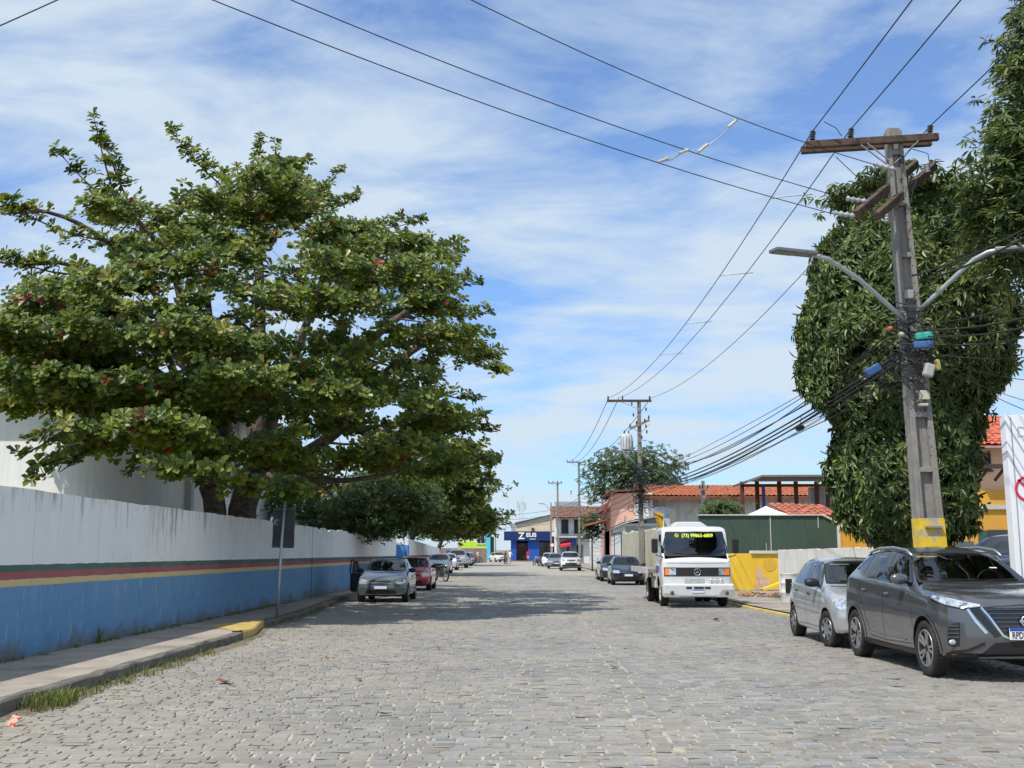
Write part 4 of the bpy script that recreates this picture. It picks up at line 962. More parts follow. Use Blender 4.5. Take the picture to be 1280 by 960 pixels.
class Skeleton:
    def __init__(s, mb): s.n = []; s.mb = mb      # nodes (pos, radius, path distance)
    def limb(s, pts, r0, r1, start=0.0, n=7):
        pts = [Vector(p) for p in pts]; out = []
        for i in range(len(pts) - 1):             # catmull-rom
            p0 = pts[max(i - 1, 0)]; p1, p2 = pts[i], pts[i + 1]; p3 = pts[min(i + 2, len(pts) - 1)]
            for k in range(5):
                t = k / 5; out.append(.5 * ((2 * p1) + (p2 - p0) * t + (2 * p0 - 5 * p1 + 4 * p2 - p3) * t * t + (3 * p1 - p0 - 3 * p2 + p3) * t ** 3))
        out.append(pts[-1]); m = len(out)
        rad = [r0 + (r1 - r0) * (i / (m - 1)) ** .8 for i in range(m)]
        s.mb.tube(out, rad, n); d = start
        for i, p in enumerate(out):
            if i: d += (p - out[i - 1]).length
            if i > 1: s.n.append((p, rad[i], d))
    def attach(s, c, rr, r_end=.012, n=5, sag=.12, minr=0.0):
        best = None; bc = 1e9
        for p, r, d in s.n:
            if r < minr: continue
            dv = (c - p); cost = dv.length + .22 * d + (2.0 * max(0, p.z - c.z - .1))
            if cost < bc: bc = cost; best = (p, r, d)
        p, r, d = best; L = (c - p).length
        if L < .05: return
        r0 = min(r * .75, .012 + .018 * L)
        side = Vector(rr.normal(0, .09 * L, 3))
        m1 = p.lerp(c, .35) + side + Vector((0, 0, -sag * L * .5)); m2 = p.lerp(c, .72) + side * .6 + Vector((0, 0, -sag * L * .2))
        s.mb.tube([p, m1, m2, c], [r0, r0 * .8, r0 * .55, r_end], n, cap=False)
        for q, rq, k in ((m1, r0 * .8, .35), (m2, r0 * .55, .72), (c, r_end, 1)): s.n.append((q, rq, d + L * k))

ALM = [(0.12, 0.165, 0.028, 34), (0.17, 0.215, 0.036, 26), (0.062, 0.105, 0.023, 24), (0.215, 0.26, 0.05, 13), (0.32, 0.30, 0.07, 3.5), (0.12, 0.07, 0.035, 2.0), (0.28, 0.03, 0.025, .8)]
ALMOND = leafmat('almond_leaf', trans=.34, rough=.42, spec=.5)

# ---------------- the big almond tree behind the striped wall
def almond_big():
    r = np.random.default_rng(11)
    t_ = thing('almond_tree', 'huge spreading almond tree with broad green and a few red leaves behind the near wall', 'tree', (-9.3, 33, 0))
    tb = MB(); O = Vector((-9.3, 33, 0)); sk = Skeleton(tb)
    W = lambda u, v, Y: P(u, v, Y) - O
    A = W(262, 606, 33); Bv = W(318, 596, 33.4)
    gl_ = lambda u: Vector((W(u, 690, 33).x, 0, -.1))
    tb.tube([gl_(272), gl_(271) + Vector((0, 0, 1.0)), W(269, 640, 33), W(267, 622, 33), A], [.50, .40, .34, .33, .34], 12)
    tb.tube([gl_(296) + Vector((0, .3, 0)), gl_(297) + Vector((0, .3, 1.0)), W(303, 636, 33.3), W(309, 616, 33.3), Bv], [.60, .50, .43, .42, .44], 12)
    L = sk.limb
    # main limbs: (pixel u, v, depth) waypoints
    L([A, W(240, 585, 32), W(205, 565, 30), W(150, 520, 27), W(90, 500, 25)], .27, .05, 2)
    L([A, W(262, 540, 32), W(240, 440, 30), W(215, 330, 29.5), W(180, 285, 29), W(150, 245, 29)], .26, .03, 2)
    L([A, W(285, 500, 31), W(262, 400, 30), W(262, 320, 31), W(285, 250, 31)], .20, .03, 2)
    L([Bv, W(322, 500, 34), W(325, 380, 34), W(322, 280, 34), W(322, 225, 34)], .36, .03, 2)
    L([Bv, W(345, 510, 35), W(385, 400, 36), W(410, 320, 37), W(400, 285, 38)], .28, .03, 2)
    L([Bv, W(350, 560, 33), W(400, 490, 32), W(470, 420, 33), W(530, 375, 34), W(560, 365, 35)], .30, .03, 2)
    L([Bv, W(345, 585, 32.5), W(420, 540, 31), W(500, 450, 31), W(560, 420, 32), W(600, 440, 33)], .30, .03, 2)
    L([Bv, W(340, 590, 34), W(430, 580, 36), W(530, 530, 38), W(615, 540, 40)], .28, .03, 2)
    L([Bv, W(330, 595, 32), W(380, 600, 29), W(440, 600, 28), W(500, 590, 28)], .22, .03, 2)
    L([Bv, W(300, 560, 35), W(250, 480, 38), W(180, 420, 40), W(110, 380, 41)], .24, .03, 2)
    L([A, W(262, 580, 31), W(250, 520, 28), W(190, 460, 26), W(120, 420, 25), W(40, 400, 24.5)], .22, .03, 2)
    L([A, W(250, 560, 31), W(200, 430, 28.5), W(110, 340, 27.5), W(20, 325, 27)], .2, .03, 2)
    L([A, W(250, 500, 31.5), W(190, 360, 30), W(100, 280, 29), W(5, 255, 28)], .2, .03, 2)
    L([Bv, W(330, 560, 31), W(340, 500, 28), W(330, 440, 26), W(300, 400, 25.5)], .2, .03, 2)
    L([Bv, W(350, 570, 35), W(400, 480, 40), W(440, 360, 41), W(470, 310, 41)], .25, .03, 2)
    # sprays: tip -> inner in the crown outline, (u_tip, v_tip, u_in, v_in, depth)
    sprays = [(118, 150, 150, 262, 29), (130, 175, 170, 270, 29.5), (70, 187, 190, 292, 29), (0, 250, 135, 302, 28), (-40, 245, 60, 265, 28), (0, 320, 130, 345, 27), (-40, 318, 60, 330, 27), (215, 165, 300, 250, 31), (262, 205, 330, 270, 32),
              (325, 172, 318, 290, 34), (345, 180, 335, 260, 34), (295, 205, 310, 270, 33), (375, 200, 345, 285, 35), (432, 205, 360, 270, 37), (455, 240, 370, 275, 38), (408, 232, 350, 262, 36),
              (530, 275, 400, 285, 41), (505, 270, 430, 300, 40), (565, 306, 430, 303, 38), (604, 356, 480, 330, 35), (585, 345, 500, 350, 36), (614, 392, 500, 372, 34), (575, 385, 480, 395, 35),
              (637, 470, 540, 405, 33), (625, 455, 560, 410, 33.5), (608, 440, 540, 405, 32), (550, 465, 450, 445, 31), (600, 500, 500, 475, 34), (622, 540, 520, 500, 38), (628, 580, 540, 540, 39), (615, 600, 540, 570, 40),
              (40, 602, 110, 545, 23), (20, 570, 90, 530, 23), (75, 590, 130, 540, 24), (10, 400, 120, 370, 25), (5, 440, 90, 430, 24), (15, 500, 110, 480, 24), (160, 590, 200, 540, 26), (200, 600, 235, 560, 26.5),
              (120, 560, 170, 520, 25), (250, 610, 270, 560, 28), (230, 590, 250, 540, 27)]
    poly = [(-60, 400), (15, 388), (60, 358), (130, 350), (150, 300), (120, 262), (150, 255), (200, 265), (250, 235), (300, 250), (330, 190), (370, 215), (410, 225), (400, 270), (350, 290), (420, 285), (520, 280), (560, 310), (560, 340),
            (600, 360), (600, 380), (570, 405), (600, 440), (620, 465), (595, 465), (560, 450), (530, 440), (545, 470), (580, 500), (605, 545), (600, 585), (560, 600), (500, 600), (450, 612), (400, 615), (370, 610), (330, 600), (290, 580), (255, 590), (200, 560), (150, 560), (110, 560), (60, 535), (10, 500), (-60, 480)]
    holes = [(275, 386, 17, 11), (232, 458, 15, 10), (520, 445, 14, 9), (120, 330, 26, 9), (200, 255, 14, 8), (300, 290, 9, 7), (440, 300, 7, 6), (160, 370, 10, 6), (355, 300, 10, 6), (330, 460, 6, 5), (65, 300, 60, 9), (480, 470, 8, 5), (90, 335, 30, 6), (190, 400, 9, 6), (560, 345, 10, 5)]
    cen = []; axs = []
    tw = []
    def rosette_at(p, out):
        cen.append(p); axs.append(out)
    def blocked(u, v):
        return any(((u - a) / c) ** 2 + ((v - b_) / d) ** 2 < 1 for a, b_, c, d in holes)
    for (ut, vt, ui, vi, Y) in sprays:
        tip = W(ut, vt, Y); inn = W(ui, vi, Y + r.normal(0, .4)); sk.attach(inn, r, .03, minr=.03)
        dv = tip - inn; Ls = dv.length
        pts = [inn.lerp(tip, k / 4) + Vector((0, 0, -.10 * math.sin(PI * k / 4) * Ls * .6)) for k in range(5)]
        tb.tube(pts, [.035, .03, .025, .018, .01], 5, cap=False)
        m = int(Ls * 13)
        for k in range(m):
            f = r.random() ** .85; p = pts[min(3, int(f * 4))].lerp(pts[min(3, int(f * 4)) + 1], f * 4 % 1)
            wd = .10 + .34 * (1 - f) * min(1, Ls / 2)
            q = p + Vector(r.normal(0, 1, 3)) * wd * .55; q.z += abs(r.normal(0, .10))
            if k % 3 == 0: tb.tube([p, q], [.011, .006], 4, cap=False)
            rosette_at(q, Vector((dv.x / Ls * .5 + r.normal(0, .3), dv.y / Ls * .4 - .3 + r.normal(0, .3), .8)))
    # fill clumps
    cl = []; tries = 0
    while len(cl) < 470 and tries < 20000:
        tries += 1
        u = r.uniform(-55, 628); v = r.uniform(190, 655)
        if u < -12 and v > 330: continue
        if not in_poly(u, v, poly) or blocked(u, v): continue
        e = 1 - min(1, ((u - 300) / 380) ** 2 + ((v - 440) / 420) ** 2)
        Y = 32.5 + r.choice([-1, 1], p=[.56, .44]) * r.uniform(.35, 1) * 8.8 * math.sqrt(max(e, .02))
        if u < 250 and v > 400: Y = min(Y, r.uniform(22.5, 27.3))
        elif u < 330 and v > 470: Y = min(Y, r.uniform(24, 30.5))
        if v > 560 and u > 380: Y = r.uniform(28, 37)
        c = W(u, v, Y)
        if c.x + O.x < -9.9 and c.z < 9.2 and c.y + O.y > 27: c = W(u, v, r.uniform(22.5, 26.8))
        hd_ = math.hypot(c.x, c.y); zt_ = round((c.z - .10 * hd_) / 1.05) * 1.05 + .10 * hd_; c.z = c.z * .25 + zt_ * .75
        if c.z < 2.5: continue
        cl.append(c)
    cl.sort(key=lambda c: c.length)
    for c in cl:
        sk.attach(c, r, .014)
        hd = Vector((c.x, c.y, 0)); hd = hd.normalized() if hd.length > .1 else Vector((1, 0, 0))
        Ls = r.uniform(.55, 1.25)
        for k in range(int(r.uniform(17, 27))):
            f = r.uniform(-.6, 1.0)
            q = c + hd * f * Ls * .72 + Vector((-hd.y, hd.x, 0)) * r.normal(0, .36) + Vector((0, 0, r.normal(0.05 * f, .085)))
            # keep the gaps of sky open
            w_ = q + O; d = ROT.transposed() @ (w_ - Vector((0, 0, CAMH))); uu = 640 + FPX * d.x / -d.z; vv = 480 - FPX * d.y / -d.z
            if blocked(uu, vv): continue
            if k % 4 == 0: tb.tube([c, q], [.010, .006], 4, cap=False)
            rosette_at(q, Vector((hd.x * .45 + r.normal(0, .28), hd.y * .45 - .45 + r.normal(0, .28), .8)))
    cn = np.array([tuple(p) for p in cen]); ax = np.array([tuple(p) for p in axs])
    ps, d, nr, L_, W_, c = rosettes(cn, ax, 9, .205, .58, 22, ALM, r, droopz=.12)
    leaf_mesh('crown', ps, d, nr, L_, W_, c, ALMOND, t_, 'obovate')
    tb.build('trunk', BARK, t_)
almond_big()

def crown_tree(name, label, base, poly, Yc, Yr, n, k, Lm, ratio, pal, shape, limbs, r0, seed, mat, per=16, spread=.4, elev=20, droopz=.1, vmin=0, zmin=1.5, group=None, jz=.16, r_end=.02):
    """generic tree whose leaf clumps fill an outline at depth Yc +- Yr"""
    r = np.random.default_rng(seed); O = Vector(base); t_ = thing(name, label, 'tree', base, group=group)
    tb = MB(); sk = Skeleton(tb)
    for lp in limbs:
        pts = [(0, 0, -.1)] + [P(*q) - O for q in lp]; sk.limb(pts, r0, r_end * 1.5, 0, 8)
    us = [p[0] for p in poly]; vs = [p[1] for p in poly]; uc, vc = (min(us) + max(us)) / 2, (min(vs) + max(vs)) / 2; hu, hv = (max(us) - min(us)) / 2, (max(vs) - min(vs)) / 2
    cen = []; axs = []; m = 0; cl = []
    while len(cl) < n:
        m += 1
        if m > n * 60: break
        u, v = r.uniform(min(us), max(us)), r.uniform(min(vs), max(vs))
        if not in_poly(u, v, poly): continue
        e = max(.03, 1 - ((u - uc) / hu) ** 2 * .8 - ((v - vc) / hv) ** 2 * .5)
        Y = Yc + r.choice([-1, 1], p=[.6, .4]) * r.uniform(.4, 1) * Yr * math.sqrt(e)
        c = P(u, v, Y) - O
        if c.z < zmin: continue
        cl.append(c)
    cc = P(uc, vc, Yc) - O
    cl.sort(key=lambda c: c.length)
    for c in cl:
        sk.attach(c, r, .01)
        od = (c - cc); od = od.normalized() if od.length > .01 else Vector((0, 0, 1))
        for _ in range(per):
            q = c + Vector(r.normal(0, spread, 3)); q.z = c.z + r.normal(0, jz)
            cen.append(tuple(q)); axs.append((od.x * .5 + r.normal(0, .3), od.y * .5 + r.normal(0, .3), .8))
    ps, d, nr, L_, W_, c = rosettes(np.array(cen), np.array(axs), k, Lm, ratio, elev, pal, r, droopz=droopz)
    leaf_mesh('crown', ps, d, nr, L_, W_, c, mat, t_, shape); tb.build('trunk', BARK, t_)
    return t_
DK = [(0.075, 0.115, 0.032, 40), (0.10, 0.145, 0.04, 30), (0.048, 0.078, 0.024, 25), (0.10, 0.12, 0.035, 6)]
MIX = [(0.085, 0.13, 0.027, 34), (0.14, 0.18, 0.035, 26), (0.055, 0.095, 0.024, 20), (0.22, 0.24, 0.05, 12), (0.17, 0.08, 0.03, 5), (0.26, 0.23, .06, 4)]
FINE = leafmat('fine_leaf', trans=.2, rough=.5, spec=.35)
crown_tree('shade_tree', 'dark fine leaved tree hanging low over the wall behind the sign post', (-8.9, 50, 0),
           [(322, 640), (330, 620), (370, 610), (420, 605), (470, 590), (520, 580), (545, 610), (540, 640), (510, 660), (480, 672), (430, 668), (395, 668), (380, 652), (350, 645)], 49, 5.0, 330, 9, .13, .42, DK, 'lance',
           [[(415, 640, 49), (430, 610, 49), (460, 590, 48)], [(410, 640, 49), (380, 620, 48), (350, 625, 47)], [(425, 640, 50), (480, 625, 50), (520, 610, 50)]], .24, 21, FINE, per=22, spread=.38, droopz=.45, zmin=2.0)
crown_tree('almond_tree', 'smaller yellowish almond tree farther along the wall above the white cars', (-9.3, 78, 0),
           [(470, 545), (520, 530), (560, 545), (590, 560), (612, 590), (630, 606), (605, 620), (612, 640), (622, 650), (600, 668), (560, 672), (520, 676), (495, 660), (480, 620)], 77, 5.5, 210, 8, .30, .6, MIX, 'obovate',
           [[(520, 655, 78), (530, 620, 78), (545, 590, 77)], [(518, 655, 78), (505, 620, 78), (500, 590, 79)], [(525, 655, 78), (560, 630, 77), (595, 615, 77)]], .32, 22, ALMOND, per=17, spread=.62, jz=.25, droopz=.15, zmin=2.0)
crown_tree('almond_tree', 'far almond tree behind the lime green house edge', (-10.6, 125, 0.2),
           [(540, 640), (580, 625), (610, 640), (612, 655), (605, 665), (575, 668), (550, 672)], 122, 5, 90, 7, .36, .6, MIX, 'obovate',
           [[(556, 665, 123), (560, 650, 123), (575, 640, 122)]], .3, 23, ALMOND, per=14, spread=.8, jz=.4, zmin=2.0)
crown_tree('street_tree', 'dark round headed tree behind the second utility pole', (X(760, 100), 100, .1),
           [(730, 590), (745, 568), (780, 565), (812, 562), (845, 570), (858, 585), (850, 600), (858, 612), (820, 612), (800, 640), (765, 615), (742, 630), (730, 622)], 99, 4.5, 150, 8, .26, .42, DK, 'lance',
           [[(765, 640, 100), (775, 610, 100), (800, 585, 99)], [(760, 640, 100), (755, 610, 100), (745, 590, 100)], [(770, 630, 100), (815, 605, 99), (840, 590, 99)]], .3, 24, FINE, per=15, spread=.55, jz=.4, droopz=.2)
for i, (u0, v0, u1, v1, Y, lab) in enumerate(((728, 640, 752, 672, 92, 'bushy green shrub topping the block wall on the right'), (888, 628, 912, 644, 56, 'scruffy dark shrub over the left end of the green hoarding'))):
    b_ = P((u0 + u1) / 2, v1, Y); b_.z = 0
    crown_tree('garden_shrub', lab, tuple(b_), [(u0, v1), (u0 + 3, v0 + 6), ((u0 + u1) / 2, v0), (u1, v0 + 8), (u1, v1)], Y, 1.2, 46, 7, .17, .4, DK, 'lance', [[((u0 + u1) / 2, v1, Y), ((u0 + u1) / 2, (v0 + v1) / 2, Y)]], .08, 40 + i, FINE, per=11, spread=.35)

# ---------------- clipped mango-like tree behind the utility pole, and the one at the right edge
MG = [(0.085, 0.125, 0.034, 38), (0.12, 0.16, 0.045, 28), (0.055, 0.085, 0.026, 22), (0.17, 0.215, 0.06, 14), (0.26, 0.34, 0.06, 1.5)]
MGM = leafmat('mango_leaf', trans=.16, rough=.46, spec=.45)
def mango():
    r = np.random.default_rng(31); Yc = 24.6; Oc = Vector((P(1128, 690, Yc).x, Yc, .08))
    t_ = thing('mango_tree', 'tall dense clipped tree with drooping dark leaves right behind the utility pole', 'tree', tuple(Oc))
    prof = [(222, 1112, 1146), (230, 1085, 1168), (246, 1062, 1188), (270, 1042, 1208), (300, 1022, 1228), (335, 1006, 1250), (380, 996, 1268), (420, 993, 1275), (450, 994, 1268), (475, 999, 1258), (500, 1012, 1240), (515, 1026, 1230), (540, 1036, 1225), (570, 1033, 1224), (600, 1032, 1226), (625, 1038, 1226), (650, 1048, 1220), (665, 1064, 1208), (678, 1088, 1185)]
    zs = [P(1128, v, Yc).z - Oc.z for v, _, _ in prof]; ra = [(b_ - a) / 2 / FPX * Yc for _, a, b_ in prof]; xc = [P((a + b_) / 2, v, Yc).x - Oc.x for v, a, b_ in prof]
    zs, ra, xc = zs[::-1], ra[::-1], xc[::-1]
    n = 7200
    z = r.uniform(zs[0], zs[-1], n * 3); R = np.interp(z, zs, ra); keep = r.random(n * 3) < R / max(ra) * .9; z = z[keep][:n]; R = R[keep][:n]; n = len(z)
    a = r.uniform(0, 2 * PI, n)
    lump = .12 * np.sin(a * 5 + z * 2.1) + .09 * np.sin(a * 9 - z * 3.3) + .08 * np.sin(z * 4.0 + a * 2) + np.where(r.random(n) < .02, r.uniform(.05, .25, n), 0)
    depth = np.where(r.random(n) < .62, r.uniform(0, .16, n), r.uniform(.1, .75, n))
    rr = np.maximum(R + lump * .8 - .16 - depth, .1)
    cx_ = np.interp(z, zs, xc)
    cen = np.stack([cx_ + rr * np.cos(a), rr * np.sin(a) * .95, z], 1)
    ax = np.stack([np.cos(a), np.sin(a), np.full(n, .35)], 1) + r.normal(0, .25, (n, 3))
    k_ = int(n * .10); top = np.stack([r.normal(0, .7, k_) + xc[-3], r.normal(0, .7, k_), zs[-1] - r.uniform(.2, .5, k_)], 1)
    cen = np.concatenate([cen, top]); ax = np.concatenate([ax, np.tile([[0, 0, 1.]], (k_, 1))])
    ps, d, nr, L_, W_, c = rosettes(cen, ax, 9, .215, .31, 14, MG, r, droopz=.72)
    leaf_mesh('crown', ps, d, nr, L_, W_, c, MGM, t_, 'lance', droop=.18)
    tb = MB(); tb.tube([(0, 0, -.1), (.02, 0, 1.2), (-.05, 0, 2.6), (.1, 0, 5), (.1, 0, 8)], [.42, .36, .32, .2, .06], 12)
    for k in range(70):
        zz = r.uniform(2, 8.2); aa = r.uniform(0, 6.28); R_ = np.interp(zz, zs, ra) * .8
        tb.tube([(0.05, 0, zz - .9 if zz > 3 else 1.4), (R_ * .5 * math.cos(aa), R_ * .5 * math.sin(aa), zz - .25), (R_ * math.cos(aa), R_ * math.sin(aa), zz)], [.09, .05, .015], 5, cap=False)
    tb.build('trunk', BARK, t_)
mango()
crown_tree('mango_tree', 'leafy tree leaning in at the upper right corner, partly out of the picture', (12.6, 20, .08),
           [(1310, -60), (1284, 10), (1260, 55), (1255, 110), (1252, 150), (1240, 195), (1226, 222), (1208, 252), (1206, 290), (1216, 312), (1240, 330), (1275, 345), (1310, 340), (1400, 330), (1480, 250), (1500, 80), (1420, -60)], 20, 1.9, 420, 9, .20, .27, MG, 'lance',
           [[(1450, 420, 20), (1400, 300, 20), (1300, 200, 20)], [(1450, 400, 20), (1420, 200, 20), (1330, 40, 20)], [(1440, 380, 20), (1350, 310, 19.6), (1270, 290, 19.5)]], .26, 32, MGM, per=17, spread=.22, droopz=.5, jz=.2)

# ================================================================== VEHICLES
def chaikin(P_, n=2):
    for _ in range(n):
        Q = [P_[0]]
        for i in range(len(P_) - 1):
            a, b_ = P_[i], P_[i + 1]
            Q.append((a[0] * .75 + b_[0] * .25, a[1] * .75 + b_[1] * .25)); Q.append((a[0] * .25 + b_[0] * .75, a[1] * .25 + b_[1] * .75))
        Q.append(P_[-1]); P_ = Q
    return P_
class Body:
    """lofted body shell; front at -y; features are laid on its surface by ray casting"""
    def __init__(s, sp):
        s.sp = sp; L = s.L = sp['L']; w = s.w = sp['w']; ds = sp.get('ds', .05)
        st = np.arange(0, L + 1e-6, ds); st = np.concatenate([[0, .012, .035], st[1:-1], [L - .035, L - .012, L]]); st = np.unique(st)
        f = lambda k, sm=2: s._f(sp[k], st, sm)
        top, belt, bot, wt, wp, crown = f('top', sp.get('smooth', 2)), f('belt'), f('bot'), f('wt'), f('wp', 1), f('crown')
        rows = []
        for i, q in enumerate(st):
            W = w * wp[i]; te = top[i] - crown[i]; B = min(belt[i], te - .015); b0 = bot[i]
            W2 = w * wp[i] * wt[i]; up = min(1, max(0, (te - B) / .3))
            sec = [(0, b0), (W * .86, b0), (W * .965, b0 + .03), (W * .985, b0 + (B - b0) * .22), (W, b0 + (B - b0) * .5), (W * .995, b0 + (B - b0) * .74), (W * .965, B - .03), (W * (.955 * up + .93 * (1 - up)), B + .005),
                   (W2 + (W * .94 - W2) * .10, te - (te - B) * .12), (W2 * .96, te + crown[i] * .18), (W2 * .66, te + crown[i] * .72), (0, top[i])]
            sec = chaikin(sec, 2)
            e = min(q, L - q); ins = .045 * max(0, 1 - e / .05) ** 2
            zm = (b0 + te) / 2
            sec = [(x * (1 - ins / max(W, .1)), z + (zm - z) * ins * 1.4) for x, z in sec]
            rows.append([(x, s._y(x, z, q), z) for x, z in sec])
        s.st = st; n = len(rows[0]); s.n = n; V = []; F = []
        for r in rows: V += r + [(-x, y, z) for x, y, z in r[1:-1]]
        m = n + n - 2
        idx = lambda i, k: i * m + (k if k < n else n + (2 * n - 2 - k) - 1)
        ring = list(range(n)) + [n + k - 1 for k in range(n - 2, 0, -1)]
        for i in range(len(rows) - 1):
            for k in range(m):
                a, b_ = ring[k], ring[(k + 1) % m]; F.append((i * m + a, i * m + b_, (i + 1) * m + b_, (i + 1) * m + a))
        K = 10
        for end in (0, len(rows) - 1):       # closed ends: a grid across the width, curved in plan
            o = end * m; q = st[end]; prev = None
            grid = []
            for k in range(n):
                R_ = o + k; L_ = o + (n + k - 1 if 0 < k < n - 1 else k)
                if k in (0, n - 1): grid.append([R_] * (K + 1)); continue
                rowi = [R_]; x, y, z = V[R_]
                for j in range(1, K):
                    xx = x * (1 - 2 * j / K); V.append((xx, s._y(xx, z, q), z)); rowi.append(len(V) - 1)
                rowi.append(L_); grid.append(rowi)
            for k in range(n - 1):
                for j in range(K):
                    a = [grid[k][j], grid[k][j + 1], grid[k + 1][j + 1], grid[k + 1][j]]
                    b2 = [x for i_, x in enumerate(a) if x not in a[:i_]]
                    if len(b2) > 2: F.append(tuple(b2))
        s.V, s.F = V, F
        s.bvh = BVHTree.FromPolygons([Vector(v) for v in V], F)
    def _f(s, pts, st, sm):
        v = np.interp(st, [p[0] for p in pts], [p[1] for p in pts])
        for _ in range(sm): v[1:-1] = (v[:-2] + 2 * v[1:-1] + v[2:]) / 4
        return v
    def _y(s, x, z, q):
        sp = s.sp; u = abs(x) / s.w; y = q - s.L / 2
        y += sp.get('bf', .28) * u ** 2.6 * math.exp(-(q / .42) ** 2)
        y += float(np.interp(z, [p[0] for p in sp['nose']], [p[1] for p in sp['nose']])) * math.exp(-(q / .38) ** 2)
        e = s.L - q
        y -= sp.get('br', .16) * u ** 2.6 * math.exp(-(e / .40) ** 2)
        y -= float(np.interp(z, [p[0] for p in sp['tail']], [p[1] for p in sp['tail']])) * math.exp(-(e / .35) ** 2)
        if z > sp['zb'] and q < s.L * .6: y += .13 * u ** 2 * min(1, (z - sp['zb']) / .15)
        return y
    def hit(s, u, z, a, off):
        a = math.radians(a); d = Vector((-math.sin(a), math.cos(a), 0)); ua = Vector((math.cos(a), math.sin(a), 0))
        deg = math.degrees(a)
        if 5 < deg < 85: ref = Vector((0, -s.L / 2 + .2, 0)); u = u * math.cos(a)
        elif 95 < deg < 175: ref = Vector((s.w * .9, 0, 0)); u = u * math.sin(a)
        else: ref = Vector((0, 0, 0))
        o = ref + ua * u - d * 6 + Vector((0, 0, z)); h, n, _, _ = s.bvh.ray_cast(o, d)
        if h is None:
            h, n, _, _ = s.bvh.find_nearest(ref + ua * u - d * (s.w if abs(a) > .8 else s.L / 2) + Vector((0, 0, z)))
        if n.dot(d) > 0: n = -n
        return h + n * off
    def top_hit(s, x, y, off):
        h, n, _, _ = s.bvh.ray_cast(Vector((x, y, 5)), Vector((0, 0, -1)))
        if h is None: return Vector((x, y, 1))
        return h + Vector((0, 0, off))
    @staticmethod
    def res(pl, n):
        pl = [Vector((*p, 0)) for p in pl]; d = [0]
        for i in range(1, len(pl)): d.append(d[-1] + (pl[i] - pl[i - 1]).length)
        T = np.linspace(0, d[-1], n); return list(zip(np.interp(T, d, [p.x for p in pl]), np.interp(T, d, [p.y for p in pl])))
    def patch(s, mb, lo, hi, a, off=.004, N=14, m=6, mi=0, both=True, thick=.006):
        """panel between a lower and an upper outline, laid on the shell"""
        lo = s.res(lo, N); hi = s.res(hi, N); G = []
        for j in range(m):
            f = j / (m - 1); G.append([s.hit(l[0] + (h[0] - l[0]) * f, l[1] + (h[1] - l[1]) * f, a, off) for l, h in zip(lo, hi)])
        for sg in ((1, -1) if both else (1,)):
            V = [(p.x * sg, p.y, p.z) for r in G for p in r]; F = [(j * N + i, j * N + i + 1, (j + 1) * N + i + 1, (j + 1) * N + i) for j in range(m - 1) for i in range(N - 1)]
            if sg < 0: F = [tuple(reversed(f)) for f in F]
            mb.add(V, F, mi, True)
        return mb
    def line(s, mb, pl, a, wd=.008, off=.0025, N=26, mi=0, both=True):
        pl = s.res(pl, N); lo = []; hi = []
        for i, p in enumerate(pl):
            q0 = Vector((*pl[max(0, i - 1)], 0)); q1 = Vector((*pl[min(N - 1, i + 1)], 0)); t_ = (q1 - q0).normalized(); n = Vector((-t_.y, t_.x, 0)) * wd / 2
            lo.append((p[0] - n.x, p[1] - n.y)); hi.append((p[0] + n.x, p[1] + n.y))
        G = [[s.hit(*p, a, off) for p in lo], [s.hit(*p, a, off) for p in hi]]
        for sg in ((1, -1) if both else (1,)):
            V = [(p.x * sg, p.y, p.z) for r in G for p in r]; F = [(i, i + 1, N + i + 1, N + i) for i in range(N - 1)]
            if sg < 0: F = [tuple(reversed(f)) for f in F]
            mb.add(V, F, mi, True)
        return mb
    def shell(s, name, mat, parent, arches):
        """build the shell and cut real wheel housings"""
        mb = MB(); mb.add(s.V, s.F, 0, True); ob = mb.build(name, [mat, DARK], parent)
        if arches:
            cut = MB()
            for (y, z, r) in arches:
                for sg in (1, -1): cut.cyl((sg * (s.w - .30), y, z), (sg * (s.w + .3), y, z), r, 40)
            c = cut.build('cutter', [DARK]); md = ob.modifiers.new('b', 'BOOLEAN'); md.object = c; md.operation = 'DIFFERENCE'; md.solver = 'EXACT'
            c.parent = parent; bpy.context.view_layer.update(); dg = bpy.context.evaluated_depsgraph_get()
            me = bpy.data.meshes.new_from_object(ob.evaluated_get(dg)); ob.modifiers.clear(); ob.data = me; me.name = name
            bpy.data.objects.remove(c)
            me.materials.clear(); me.materials.append(mat); me.materials.append(DARK)
            zb = float(np.min([v[2] for v in s.V]))
            for f in me.polygons:
                cc = f.center; f.material_index = 0; f.use_smooth = True
                for (y, z, r) in arches:
                    if math.hypot(cc.y - y, cc.z - z) < r + .004 and abs(cc.x) < s.w + .02:
                        dy, dz = cc.y - y, cc.z - z; rad = abs(f.normal.y * dy + f.normal.z * dz) / max(math.hypot(dy, dz), 1e-4)
                        if rad > .75 and abs(f.normal.x) < .4 or abs(cc.x) < s.w - .24: f.material_index = 1; f.use_smooth = False
                if cc.z < zb + .10 and f.normal.z < -.8: f.material_index = 1
            try: me.shade_smooth_by_angle = None
            except Exception: pass
            me.update()
        ob.data.set_sharp_from_angle(angle=math.radians(38))
        return ob
WHEELS = {}
